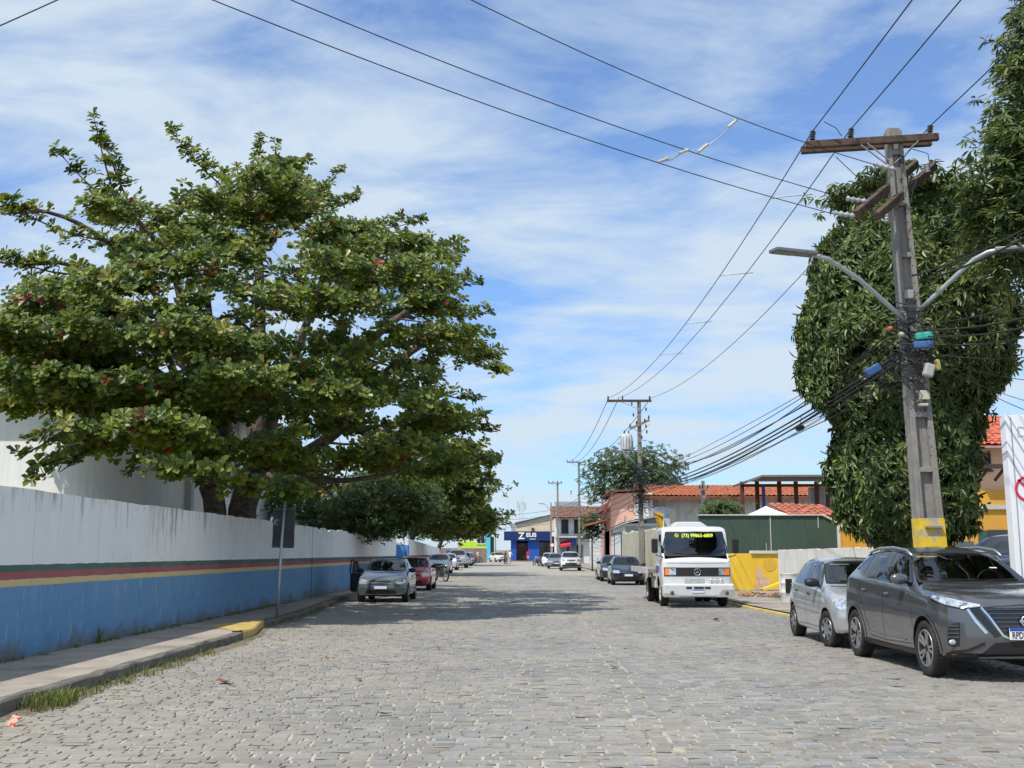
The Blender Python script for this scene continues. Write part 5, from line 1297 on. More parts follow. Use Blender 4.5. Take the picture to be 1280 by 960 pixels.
def wheel(parent, x, y, z, r, wd, style, rz=0.0):
    key = (round(r, 3), wd, style)
    if key not in WHEELS:
        tm = MB(); h = wd / 2; ri = r * (.66 if style == 'suv' else .60)
        tm.lathe([(ri, -h * .8), (r * .9, -h), (r * .975, -h * .86), (r, -h * .55), (r, h * .55), (r * .975, h * .86), (r * .9, h), (ri * 1.02, h * .86), (ri * .98, h * .5)], axis='x', n=36)
        if style in ('suv', 'hub'):
            for k in range(44):
                a = 2 * PI * k / 44; tm.box((0, r * math.cos(a), r * math.sin(a)), (wd * .82, .006, .012), rot=Matrix.Rotation(a, 3, 'X'))
        rm = MB()
        rm.lathe([(ri * 1.0, h * .84), (ri * .96, h * .92), (ri * .90, h * .80), (ri * .88, h * .2), (.0001, h * .15)], axis='x', n=36, mi=1 if style == 'suv' else 0)
        rm.lathe([(ri * 1.02, h * .86), (ri * 1.0, h * .95), (ri * .95, h * .93), (ri * .93, h * .8)], axis='x', n=36, mi=0)
        if style == 'suv':
            for k in range(5):
                for dd in (-.19, .19):
                    a = 2 * PI * k / 5 + dd; a2 = 2 * PI * k / 5 + dd * .8
                    p0 = Vector((h * .66, .035 * math.cos(a2), .035 * math.sin(a2))); p1 = Vector((h * .86, ri * .95 * math.cos(a), ri * .95 * math.sin(a)))
                    rm.bar(p0, p1, .030, .022, 0, up=(1, 0, 0))
                a = 2 * PI * k / 5; rm.bar((h * .55, .04 * math.cos(a), .04 * math.sin(a)), (h * .72, ri * .93 * math.cos(a), ri * .93 * math.sin(a)), .03, .01, 1, up=(1, 0, 0))
            rm.lathe([(.045, h * .5), (.045, h * .78), (.03, h * .84), (.0001, h * .84)], axis='x', n=18, mi=1)
        elif style == 'hub':
            rm.lathe([(ri * .93, h * .80), (ri * .6, h * .98), (ri * .25, h * .90), (.0001, h * .92)], axis='x', n=36, mi=0)
            for k in range(7):
                a = 2 * PI * k / 7; rm.ell((h * .90, ri * .74 * math.cos(a), ri * .74 * math.sin(a)), (.016, .05, .028), 8, 6, 1, rot=Matrix.Rotation(a, 3, 'X'))
        else:
            rm.lathe([(ri * .9, h * .3), (ri * .5, h * .75), (ri * .25, h * .8), (ri * .22, h * 1.0), (.0001, h * 1.0)], axis='x', n=24, mi=0)
            for k in range(6): a = 2 * PI * k / 6; rm.ell((h * .58, ri * .68 * math.cos(a), ri * .68 * math.sin(a)), (.02, ri * .13, ri * .10), 8, 6, 1, rot=Matrix.Rotation(a, 3, 'X'))
        t0 = tm.build('wheel', RUB); r0 = rm.build('rim', [SILV if style != 'truck' else M('truck_rim', (.45, .44, .42), rough=.6, var=.25), DARK]); WHEELS[key] = (t0.data, r0.data)
        bpy.data.objects.remove(t0); bpy.data.objects.remove(r0)
    td, rd = WHEELS[key]
    t_ = bpy.data.objects.new('wheel', td); COL.objects.link(t_); t_.parent = parent; t_.location = (x, y, z); t_.rotation_euler = (0, 0, (PI if x < 0 else 0) + rz)
    r_ = bpy.data.objects.new('rim', rd); COL.objects.link(r_); r_.parent = t_
    return t_

HATCH = dict(L=3.80, w=.82, zb=.90, bf=.30, br=.18,
    top=[(0, .66), (.06, .74), (.3, .82), (.96, .955), (1.05, .985), (1.66, 1.36), (1.85, 1.40), (2.3, 1.43), (2.9, 1.41), (3.25, 1.36), (3.58, 1.02), (3.70, .95), (3.80, .86)],
    belt=[(0, .62), (.3, .76), (1.0, .87), (2, .90), (3.2, .95), (3.8, .88)], bot=[(0, .24), (.25, .19), (1, .18), (3, .19), (3.6, .26), (3.8, .34)],
    wt=[(0, .80), (.9, .88), (1.05, .86), (1.7, .70), (2.4, .70), (3.2, .66), (3.6, .80), (3.8, .85)], wp=[(0, .90), (.25, .96), (.8, 1), (3.0, 1), (3.5, .97), (3.8, .90)],
    crown=[(0, .05), (.9, .045), (1.7, .045), (3.2, .05), (3.8, .05)], nose=[(.15, .14), (.30, .03), (.48, 0), (.62, .03), (.8, .14)], tail=[(.2, .08), (.5, 0), (.9, .08), (1.4, .3)],
    wheels=(.74, 3.11, .285), side=dict(lo=[(1.22, .93), (2.0, .955), (3.05, .985)], hi=[(1.30, 1.0), (1.70, 1.30), (2.1, 1.345), (2.7, 1.335), (2.98, 1.26), (3.13, 1.07)], pil=[2.02]),
    ws=(.635, 1.005, .515, 1.345), seams=[[(1.16, .30), (1.14, .6), (1.18, .93)], [(2.05, .28), (2.06, .6), (2.06, .95), (2.02, 1.35)], [(2.72, .55), (2.92, .72), (3.06, .98)], [(1.16, .29), (2.6, .29)]])
SUV = dict(L=4.30, w=.88, zb=1.02, bf=.26, br=.18,
    top=[(0, .90), (.05, .975), (.2, 1.02), (.6, 1.055), (1.05, 1.09), (1.15, 1.11), (1.84, 1.50), (2.05, 1.555), (2.5, 1.59), (3.1, 1.575), (3.6, 1.52), (3.78, 1.47), (4.10, 1.12), (4.22, 1.02), (4.3, .90)],
    belt=[(0, .86), (.3, .95), (1.0, 1.01), (2, 1.06), (3.2, 1.13), (3.8, 1.16), (4.3, .98)], bot=[(0, .30), (.25, .24), (.8, .24), (1.2, .215), (3.2, .215), (3.9, .30), (4.3, .42)],
    wt=[(0, .82), (.9, .885), (1.1, .86), (1.9, .70), (2.6, .69), (3.5, .66), (3.8, .66), (4.15, .82), (4.3, .86)], wp=[(0, .91), (.25, .97), (.7, 1), (1.6, .985), (2.6, .98), (3.3, 1), (3.9, .99), (4.3, .90)],
    crown=[(0, .045), (.9, .035), (1.9, .045), (3.6, .05), (4.3, .06)], nose=[(.2, .13), (.34, .02), (.50, 0), (.70, .01), (.88, .035), (.98, .10)], tail=[(.2, .1), (.5, 0), (1.0, .06), (1.5, .3)],
    wheels=(.84, 3.46, .338), side=dict(lo=[(1.40, 1.09), (2.3, 1.135), (3.18, 1.185), (3.42, 1.24)], hi=[(1.48, 1.15), (1.86, 1.42), (2.15, 1.485), (2.7, 1.51), (3.25, 1.475), (3.62, 1.36)], pil=[2.30, 3.14]),
    ws=(.69, 1.135, .56, 1.495), seams=[[(1.26, .36), (1.22, .62), (1.30, .90), (1.42, 1.03)], [(2.28, .33), (2.30, .7), (2.30, 1.07), (2.26, 1.49)], [(2.94, .55), (3.12, .80), (3.24, .98), (3.18, 1.12)], [(1.26, .36), (2.28, .33), (2.85, .36), (2.94, .55)]])
SEDAN = dict(HATCH, L=4.35, top=[(0, .68), (.06, .76), (.3, .84), (1.0, .97), (1.1, 1.0), (1.75, 1.39), (2.0, 1.44), (2.4, 1.46), (2.9, 1.44), (3.15, 1.38), (3.62, 1.08), (3.75, 1.05), (4.2, 1.03), (4.35, .92)],
    belt=[(0, .64), (.3, .78), (1.0, .89), (2, .92), (3.4, .97), (4.35, .90)], bot=[(0, .24), (.25, .19), (1, .18), (3.5, .19), (4.1, .26), (4.35, .34)], wt=[(0, .80), (.9, .88), (1.05, .86), (1.7, .70), (2.4, .70), (3.1, .68), (3.65, .84), (4.35, .85)],
    wp=[(0, .90), (.25, .96), (.8, 1), (3.5, 1), (4.0, .97), (4.35, .90)], crown=[(0, .05), (4.35, .05)], w=.86, wheels=(.82, 3.40, .30), ws=(.66, 1.02, .535, 1.37),
    side=dict(lo=[(1.30, .95), (2.1, .975), (3.2, 1.0)], hi=[(1.38, 1.02), (1.78, 1.33), (2.2, 1.375), (2.8, 1.365), (3.1, 1.28), (3.35, 1.09)], pil=[2.15]), seams=[[(1.2, .3), (1.2, .95)], [(2.15, .28), (2.15, 1.37)], [(2.9, .5), (3.15, .98)]])
PICK = dict(HATCH, L=5.2, w=.92, zb=1.12, top=[(0, .96), (.06, 1.05), (.3, 1.10), (1.2, 1.17), (1.3, 1.20), (1.95, 1.68), (2.2, 1.76), (2.7, 1.79), (3.3, 1.76), (3.5, 1.65), (3.68, 1.14), (4.0, 1.13), (5.2, 1.12)],
    belt=[(0, .90), (.3, 1.0), (1.2, 1.09), (3.5, 1.12), (5.2, 1.08)], bot=[(0, .42), (.25, .36), (4.5, .36), (5.2, .48)], wt=[(0, .84), (1.2, .88), (2.0, .74), (3.4, .74), (3.7, .92), (5.2, .92)], wp=[(0, .92), (.25, .97), (.8, 1), (4.9, 1), (5.2, .96)], crown=[(0, .05), (5.2, .04)],
    nose=[(.2, .13), (.45, .0), (.8, 0), (1.05, .08)], tail=[(.2, .0), (1.5, .0)], wheels=(.92, 4.0, .37), ws=(.72, 1.23, .60, 1.66), side=dict(lo=[(1.5, 1.15), (3.4, 1.18)], hi=[(1.6, 1.25), (2.05, 1.62), (2.4, 1.68), (3.2, 1.67), (3.42, 1.35)], pil=[2.45]), seams=[[(1.4, .45), (1.42, 1.1)], [(2.45, .42), (2.45, 1.65)], [(3.45, .6), (3.45, 1.15)], [(3.62, .45), (3.62, 1.1)]])

def plate(parent, txt, loc, rot=FACE_CAM, w=.40, h=.13, back=False):
    p = MB().box((0, 0, 0), (w, .012, h)).build('number_plate', WHITEP, parent, bevel=.004); p.location = loc
    b_ = MB().box((0, -.0078, h * .38), (w - .006, .004, h * .24)).build('blue_band', BLUEP, p)
    if txt: text(txt, h * .70, INK, (0, -.008, -h * .12), FACE_CAM, p, 'number', ext=.001, sx=.86, bold=.0015)
    return p
def car(name, label, cat, loc, rz, sp, col, group=None, detail=1, style='hub', plate_txt=None, mirror=None, dark_trim=False, steer=0.0, kind='hatch'):
    t_ = thing(name, label, cat, loc, rz, group)
    sp = dict(sp, ds=.05 if detail else .09); B = Body(sp); L = sp['L']; h = L / 2
    s1, s2, r = sp['wheels']
    body = B.shell('body', col, t_, [(s1 - h, r, r + .055), (s2 - h, r, r + .055)])
    for sx_ in (-1, 1):
        wheel(t_, sx_ * (sp['w'] - .105), s1 - h, r, r, .20, style, steer); wheel(t_, sx_ * (sp['w'] - .105), s2 - h, r, r, .20, style)
    # glass, framed in black
    sd_ = sp['side']; lo = [(s - h, z) for s, z in sd_['lo']]; hi = [(s - h, z) for s, z in sd_['hi']]
    def grow(lo, hi, g): return [(u, z - g) for u, z in lo[:1]] and [(lo[0][0] - g, lo[0][1] - g)] + [(u, z - g) for u, z in lo[1:-1]] + [(lo[-1][0] + g, lo[-1][1] - g)], [(hi[0][0] - g, hi[0][1] + g * .3)] + [(u - g * .2, z + g) for u, z in hi[1:-1]] + [(hi[-1][0] + g, hi[-1][1] + g * .2)]
    gl, gh = grow(lo, hi, .022); mb = MB()
    if detail:
        ring = gl + gh[::-1] + gl[:1]; lo_, hi_ = lo + hi[::-1] + lo[:1], ring
        B.patch(mb, lo_, hi_, 90, .003, 70, 2)
        for p_ in sd_['pil']: B.line(mb, [(p_ - h, float(np.interp(p_ - h, [q[0] for q in lo], [q[1] for q in lo]))), (p_ - h, float(np.interp(p_ - h, [q[0] for q in hi], [q[1] for q in hi])))], 90, .065, .0032, 10)
    else: B.patch(mb, gl, gh, 90, .003, 22, 6)
    mb.build('window_surround', BLACKG, t_)
    edges = [lo[0][0]] + [p - h for p in sd_['pil']] + [max(lo[-1][0], hi[-1][0])]
    LR, HR = B.res(lo, 60), B.res(hi, 60)
    for k in range(len(edges) - 1):
        a = edges[k] + (.0 if k == 0 else .028); b_ = edges[k + 1] - (.0 if k == len(edges) - 2 else .028)
        ia = int(max(0, min(59, round((a - edges[0]) / (edges[-1] - edges[0]) * 59)))); ib = int(max(ia + 2, min(59, round((b_ - edges[0]) / (edges[-1] - edges[0]) * 59))))
        def seg(R, cut=True):
            us = np.array([p[0] for p in R]); zs = np.array([p[1] for p in R])
            a_, b2 = max(a, us[0]), min(b_, us[-1]); X_ = np.linspace(a_, b2, 12); return [(x, float(np.interp(x, us, zs))) for x in X_]
        mb = MB(); B.patch(mb, seg(LR), seg(HR), 90, .0065, 12, 6); mb.build('side_window', GLASS, t_)
    w0, z0, w1, z1 = sp['ws']
    mb = MB(); B.patch(mb, [(-w0 - .03, z0 - .015), (0, z0 - .03), (w0 + .03, z0 - .015)], [(-w1 - .03, z1 + .012), (0, z1 + .025), (w1 + .03, z1 + .012)], 0, .003, 16, 8, both=False)
    if detail:
        mb = MB(); A1 = [(-w0 + .03, z0 + .04), (0, z0 + .03), (w0 - .03, z0 + .04), (w1 - .03, z1 - .035), (0, z1 - .03), (-w1 + .03, z1 - .035), (-w0 + .03, z0 + .04)]; A2 = [(-w0 - .03, z0 - .015), (0, z0 - .03), (w0 + .03, z0 - .015), (w1 + .03, z1 + .012), (0, z1 + .025), (-w1 - .03, z1 + .012), (-w0 - .03, z0 - .015)]
        B.patch(mb, A1, A2, 0, .003, 70, 3, both=False)
    mb.build('windscreen_surround', DARK, t_)
    mb = MB(); B.patch(mb, [(-w0, z0 + .01), (0, z0), (w0, z0 + .01)], [(-w1, z1 - .012), (0, z1), (w1, z1 - .012)], 0, .007, 16, 8, both=False); ws = mb.build('windscreen', GLASS, t_)
    mb = MB(); ra = (sp['top'][-4][1] if kind != 'pickup' else 1.2); 
    zr = sp['ws'][3] - .03; B.patch(mb, [(-w0 + .06, ra + .03), (w0 - .06, ra + .03)], [(-w1 + .05, zr), (w1 - .05, zr)], 180, .006, 12, 6, both=False); mb.build('rear_window', GLASS, t_)
    # seams, handles
    mb = MB()
    for s_ in sp['seams']: B.line(mb, [(a - h, z) for a, z in s_], 90, .009, .0018, 24)
    if detail:
        B.line(mb, [(-w0 * .98, z0 - .05), (0, z0 - .065), (w0 * .98, z0 - .05)], 0, .012, .002, 24, both=False)
    mb.build('panel_gaps', DARK, t_)
    zh = sp['belt'][2][1]
    for s_ in ((sd_['pil'][0] - .17), (sd_['pil'][0] + (.72 if kind != 'suv' else .70))):
        for sg in (1, -1):
            p = B.hit(s_ - h, zh - .075 + (s_ - 1.5) * .03, 90, .018); hb = MB(); hb.ell((p.x * sg, p.y, p.z), (.018, .085, .017), 10, 8); hb.build('door_handle', col if kind == 'suv' else DARK, t_)
            if not detail: break
    # mirrors
    ms, mz = sp['side']['lo'][0]
    for sg in (1, -1):
        p = B.hit(ms + .12 - h, mz + .02, 90, 0); hb = MB()
        hb.ell(((p.x + .13) * sg, p.y - .02, p.z + .055), (.125, .065, .075), 14, 10, 0); hb.bar((p.x * sg * .97, p.y, p.z), ((p.x + .09) * sg, p.y - .01, p.z + .02), .05, .03, 1)
        hb.box(((p.x + .135) * sg, p.y + .045, p.z + .055), (.19, .012, .11), 1)
        hb.build('mirror', [mirror or col, DARK], t_)
    if detail: cabin(t_, B, body, sp, DGL if kind == 'suv' else TGL)
    return t_, B, body

TGL = bpy.data.materials.new('tinted_glass'); TGL.use_nodes = True
def _tg(m, tint, base):
    t = m.node_tree; N = t.nodes; N.remove(N['Principled BSDF']); L = t.links
    tr = N.new('ShaderNodeBsdfTransparent'); tr.inputs[0].default_value = tint + (1,); gl = N.new('ShaderNodeBsdfGlossy'); gl.inputs['Roughness'].default_value = .015; gl.inputs['Color'].default_value = (.9, .95, 1, 1)
    fr = N.new('ShaderNodeFresnel'); fr.inputs[0].default_value = 1.55; mr = N.new('ShaderNodeMapRange'); mr.inputs[3].default_value = base; mr.inputs[4].default_value = 1.0; L.new(fr.outputs[0], mr.inputs[0])
    mx = N.new('ShaderNodeMixShader'); L.new(mr.outputs[0], mx.inputs[0]); L.new(tr.outputs[0], mx.inputs[1]); L.new(gl.outputs[0], mx.inputs[2]); L.new(mx.outputs[0], N['Material Output'].inputs[0])
_tg(TGL, (.66, .70, .69), .06)
DGL = bpy.data.materials.new('dark_tinted_glass'); DGL.use_nodes = True; _tg(DGL, (.16, .18, .18), .03)
SEAT = M('seat_cloth', (.055, .055, .058), rough=.9, var=.2)
def hull_obj(pts):
    bm = bmesh.new()
    for p in pts: bm.verts.new(p)
    bmesh.ops.convex_hull(bm, input=bm.verts); bmesh.ops.delete(bm, geom=[v for v in bm.verts if not v.link_faces], context='VERTS'); bmesh.ops.recalc_face_normals(bm, faces=bm.faces)
    me = bpy.data.meshes.new('cutter'); bm.to_mesh(me); bm.free(); o = bpy.data.objects.new('cutter', me); COL.objects.link(o); return o
def carve(ob, cutters, B, z_split):
    for c in cutters:
        c.parent = ob.parent; c.location = ob.location
        md = ob.modifiers.new('c', 'BOOLEAN'); md.object = c; md.operation = 'DIFFERENCE'; md.solver = 'EXACT'
    bpy.context.view_layer.update(); dg = bpy.context.evaluated_depsgraph_get(); me = bpy.data.meshes.new_from_object(ob.evaluated_get(dg)); ob.modifiers.clear(); nm = ob.data.name; ob.data = me
    for c in cutters: bpy.data.objects.remove(c)
    if len(me.materials) < 2: me.materials.append(DARK)
    for f in me.polygons:
        if f.material_index == 0 and B.bvh.find_nearest(f.center)[3] > .012: f.material_index = 1; f.use_smooth = False
    ob.data.set_sharp_from_angle(angle=math.radians(38))
def cabin(t_, B, body, sp, tint_side):
    L = sp['L']; h = L / 2; w = sp['w']; sd_ = sp['side']; w0, z0, w1, z1 = sp['ws']; zr = max(p[1] for p in sp['top']) - .075
    hw = lambda z: (w - .10) if z < z0 else (w - .10) + ((w * .68 - .06) - (w - .10)) * (z - z0) / (zr - z0)
    s_c, s_r = 1.12, sp['top'][-4][0] - .05; s_t = 1.78; zc = z0 - .12
    prof = [(s_c + .02, .42), (s_c, zc), (s_t + .05, zr), (s_r - .32, zr - .06), (s_r + .1, z0 + .02), (s_r + .1, .42)]
    cav = hull_obj([(sg * hw(z), s - h, z) for s, z in prof for sg in (-1, 1)])
    lo, hi = sd_['lo'], sd_['hi']; e = [lo[0][0]] + sd_['pil'] + [max(lo[-1][0], hi[-1][0])]
    LR, HR = B.res([(s - h, z) for s, z in lo], 50), B.res([(s - h, z) for s, z in hi], 50); cut = [cav]
    for k in range(len(e) - 1):
        a = e[k] - h + (.02 if k == 0 else .04); b_ = e[k + 1] - h - (.02 if k == len(e) - 2 else .04); xs = np.linspace(a, b_, 7)
        f = lambda R, x: float(np.interp(x, [p[0] for p in R], [p[1] for p in R]))
        pl = [(x, max(f(LR, x) + .015, 0)) for x in xs] + [(x, f(HR, x) - .015) for x in xs[::-1]]
        m = MB(); m.prism(pl, (-(w + .3), 0, 0), (0, 1, 0), (0, 0, 1), 2 * w + .6); c = m.build1('cutter', DARK); cut.append(c)
    yf = -h - .3
    m = MB(); m.prism([(-w0 + .02, z0 + .03), (w0 - .02, z0 + .03), (w1 - .02, z1 - .03), (-w1 + .02, z1 - .03)], (0, yf + 2.6, 0), (1, 0, 0), (0, 0, 1), 2.6); cut.append(m.build1('cutter', DARK))
    ra = sp['top'][-4][1]; zq = z1 - .03
    m = MB(); m.prism([(-w0 + .09, ra + .06), (w0 - .09, ra + .06), (w1 - .08, zq - .03), (-w1 + .08, zq - .03)], (0, h + .4, 0), (1, 0, 0), (0, 0, 1), .4 + (L - s_r) + .40); cut.append(m.build1('cutter', DARK))
    carve(body, cut, B, z0)
    mb = MB(); mb.box((0, s_c + .25 - h, z0 - .16), (2 * (w - .14), .42, .22)); mb.box((0, s_c + .16 - h, z0 - .055), (2 * (w - .22), .32, .04)); mb.build('dashboard', DARK, t_, bevel=.04)
    for sg in (-1, 1):
        y = s_c + 1.0 - h; mb = MB(); mb.box((sg * .36, y, .62), (.48, .50, .18)); mb.box((sg * .36, y + .27, .62 + .30 + (z0 - .93) * .5), (.46, .14, .58), rot=Matrix.Rotation(-.18, 3, 'X')); mb.box((sg * .36, y + .37, z0 + .20), (.26, .10, .18)); mb.build('seat', SEAT, t_, bevel=.04)
    mb = MB(); y = s_r - .35 - h; mb.box((0, y, .62), (1.2, .45, .2)); mb.box((0, y + .22, z0 - .14), (1.2, .14, .45))
    for x in (-.38, .38): mb.box((x, y + .24, z0 + .14), (.24, .08, .13))
    mb.build('rear_bench', SEAT, t_, bevel=.03)
    mb = MB(); cx_ = .36; pts = [Vector((cx_ + .18 * math.cos(a), s_c + .50 - h + .05 * math.sin(a), z0 - .03 + .17 * math.sin(a))) for a in np.linspace(0, 2 * PI, 20)]; mb.tube(pts, .013, 6, cap=False); mb.bar(pts[0], pts[10], .03, .02); mb.bar((cx_, s_c + .50 - h, z0 - .03), (cx_, s_c + .3 - h, z0 - .12), .05, .05); mb.build('steering_wheel', DARK, t_)
    mb = MB(); mb.box((0, s_t + .02 - h, z1 - .06), (.20, .03, .06)); mb.build('inner_mirror', DARK, t_)
    for o in list(t_.children):
        if o.name.split('.')[0] in ('side_window', 'rear_window'): o.data.materials[0] = tint_side
        if o.name.split('.')[0] == 'windscreen': o.data.materials[0] = TGL
# ---- dark grey crossover in the right foreground
GREY = paint('paint_gunmetal', (.13, .133, .14), metal=.6, rough=.2)
SX, SY = 6.05, 16.05
t_, B, body = car('parked_car', 'dark grey crossover with roof rails and V shaped grille, nearest car on the right', 'car', (SX, SY, .004), math.radians(1.8), SUV, GREY, 'cars parked along the right kerb', 1, 'suv', mirror=GREY, kind='suv')
h = 2.15
mb = MB(); B.patch(mb, [(-.20, .50), (.20, .50)], [(-.47, .865), (0, .90), (.47, .865)], 0, .004, 22, 10, both=False); gr = mb.build('grille', BLACKG, t_)
mb = MB()
for k in range(7):
    z = .555 + k * .048; wdt = .21 + (z - .5) * .66; B.line(mb, [(-wdt, z), (0, z + .004), (wdt, z)], 0, .012, .014, 18, both=False)
mb.build('grille_bars', M('bar_grey', (.10, .10, .105), rough=.25, metal=.6), gr)
mb = MB(); B.line(mb, [(.475, .865), (.40, .76), (.27, .545), (.20, .515), (0, .515)], 0, .022, .014, 30); mb.build('chrome_trim', CHROME, t_)
mb = MB(); B.patch(mb, [(.29, .545), (.36, .52)], [(.50, .86), (.60, .845)], 0, .006, 8, 8); mb.build('grille_side_panel', BLACKG, t_)
mb = MB(); B.line(mb, [(.60, .845), (.53, .72), (.41, .57)], 12, .034, .010, 14); mb.build('chrome_blade', CHROME, t_)
B.patch(hl := MB(), [(.40, .872), (.62, .852), (.90, .885), (1.17, .945)], [(.40, .895), (.62, .925), (.90, .965), (1.17, .985)], 38, .008, 18, 6); hl.build('headlight', LAMP, t_)
mb = MB(); B.line(mb, [(.40, .866), (.62, .845), (.90, .878), (1.18, .940)], 38, .012, .010, 18); mb.build('headlight_trim', BLACKG, t_)
mb = MB(); B.patch(mb, [(.70, .425), (.77, .40), (.86, .43)], [(.68, .69), (.76, .68), (.84, .62)], 30, .006, 10, 8); fg = mb.build('fog_recess', DARK, t_)
mb = MB()
for z in (.52, .565, .61, .65): B.line(mb, [(.70, z), (.84 - (z - .52) * .2, z - .005)], 30, .010, .016, 6)
mb.build('fog_fins', M('fin_grey', (.16, .16, .17), rough=.3, metal=.5), fg)
for sg in (1, -1):
    p = B.hit(.775, .46, 30, .012); MB().ell((p.x * sg, p.y, p.z), (.055, .02, .032), 12, 8).build('fog_lamp', LAMP, t_)
mb = MB(); B.patch(mb, [(-.50, .335), (0, .335), (.50, .335)], [(-.36, .46), (0, .49), (.36, .46)], 0, .004, 16, 5, both=False); mb.build('lower_intake', DARK, t_)
mb = MB(); B.patch(mb, [(-.80, .27), (0, .27), (.80, .27)], [(-.80, .33), (0, .34), (.80, .33)], 0, .010, 18, 3, both=False); B.line(mb, [(.80, .335), (.62, .37), (.44, .455)], 10, .03, .012, 12); mb.build('bumper_lip', DARK, t_)
mb = MB(); B.line(mb, [(-.52, .305), (0, .312), (.52, .305)], 0, .022, .022, 16, both=False); mb.build('skid_strip', SILV, t_)
mb = MB(); B.patch(mb, [(1.18 - h, .235), (2.0 - h, .222), (3.12 - h, .24)], [(1.18 - h, .30), (2.0 - h, .29), (3.12 - h, .31)], 90, .012, 16, 3); mb.build('sill_cladding', DARK, t_)
mb = MB(); B.line(mb, [(1.50 - h, .385), (2.2 - h, .375), (2.85 - h, .40)], 90, .014, .012, 14); mb.build('sill_strip', SILV, t_)
for (s_, r_) in ((.84, .338), (3.46, .338)):
    mb = MB(); a0 = [(s_ - h + (r_ + .052) * math.cos(a), r_ + (r_ + .052) * math.sin(a)) for a in np.linspace(PI * 1.02, -.05, 24)]; a1 = [(s_ - h + (r_ + .088) * math.cos(a), r_ + (r_ + .088) * math.sin(a)) for a in np.linspace(PI * 1.02, -.05, 24)]
    B.patch(mb, a0, a1, 90, .010, 26, 3); mb.build('arch_trim', GREY, t_)
mb = MB(); B.patch(mb, [(3.95 - h, .98), (4.12 - h, .96)], [(3.80 - h, 1.10), (4.08 - h, 1.13)], 112, .008, 8, 5); mb.build('tail_lamp', REDL, t_)
mb = MB()
for sg in (1, -1): mb.tube([(sg * .60, -.36, 1.46), (sg * .60, -.16, 1.535), (sg * .60, .3, 1.572), (sg * .595, .9, 1.562), (sg * .585, 1.25, 1.515), (sg * .575, 1.42, 1.455)], [.012, .02, .022, .022, .018, .012], 8)
mb.build('roof_rail', SILV, t_)
p = B.hit(0, .71, 0, .03); bd = MB()
bd.lathe([(.066, 0), (.066, -.012), (.052, -.016), (.050, 0)], (p.x, p.y, p.z), 'y', 28); bd.box((p.x, p.y - .010, p.z), (.165, .014, .030)); bd.build('badge', CHROME, t_)
t_.scale = (1.05, 1.05, 1.05)
pt_ = plate(t_, None, B.hit(0, .565, 0, .03), w=.42, h=.135)
text('RPD2', .105, INK, (-.185, -.008, -.018), FACE_CAM, pt_, 'number', ext=.001, sx=.70, bold=.002, align='LEFT')
mb = MB()
for (x0, x1) in ((-.50, -.02), (.10, .56)): a = B.hit(x0, 1.125, 0, .022); b_ = B.hit(x1, 1.15, 0, .02); mb.bar(a, b_, .012, .014)
mb.build('wiper', DARK, t_)
bx = B.hit(.35, 1.30, 0, .0085); MB().box(bx, (.10, .004, .018), rot=Matrix.Rotation(math.radians(-58), 3, 'X')).build('inspection_sticker', WHITEP, t_)

# ---- silver hatchback
SIL = paint('paint_silver', (.48, .49, .50), metal=.45, rough=.28)
t_, B, body = car('parked_car', 'small silver hatchback with dark mirror just behind the dark grey crossover', 'car', (5.98, 20.35, .004), math.radians(-1.0), HATCH, SIL, 'cars parked along the right kerb', 1, 'hub', mirror=DARK, kind='hatch', steer=math.radians(12))
h = 1.9
t_.scale = (1.05, 1.05, 1.05)
hl = MB(); B.patch(hl, [(.36, .60), (.58, .575), (.82, .63), (.94, .70)], [(.36, .68), (.58, .725), (.82, .765), (.94, .755)], 38, .008, 14, 6); hl.build('headlight', LAMP, t_)
mb = MB(); B.patch(mb, [(-.24, .60), (.24, .60)], [(-.28, .68), (.28, .68)], 0, .006, 12, 4, both=False); mb.build('grille', DARK, t_)
mb = MB(); B.patch(mb, [(-.45, .30), (.45, .30)], [(-.42, .42), (.42, .42)], 0, .006, 12, 4, both=False); mb.build('lower_intake', DARK, t_)
mb = MB(); B.line(mb, [(1.20 - h, .52), (2.0 - h, .53), (2.85 - h, .55)], 90, .022, .008, 12); mb.build('side_moulding', M('moulding_grey', (.25, .25, .26), rough=.4), t_)
plate(t_, '', B.hit(0, .47, 0, .02))
mb = MB(); B.patch(mb, [(3.55 - h, .72), (3.68 - h, .72)], [(3.45 - h, .96), (3.62 - h, .96)], 112, .008, 8, 5); mb.build('tail_lamp', REDL, t_)
mb = MB(); mb.cyl((0, -.15, 1.42), (.02, .05, 1.62), .004, 6); mb.build('antenna', DARK, t_)
bx = B.hit(.34, 1.29, 0, .009); MB().box(bx, (.22, .004, .055), rot=Matrix.Rotation(math.radians(-58), 3, 'X')).build('screen_sticker', M('sticker_white', (.6, .68, .68), rough=.5), t_)
mb = MB(); a = B.hit(-.45, 1.02, 0, .02); b_ = B.hit(.1, 1.03, 0, .02); mb.bar(a, b_, .012, .012); mb.build('wiper', DARK, t_)

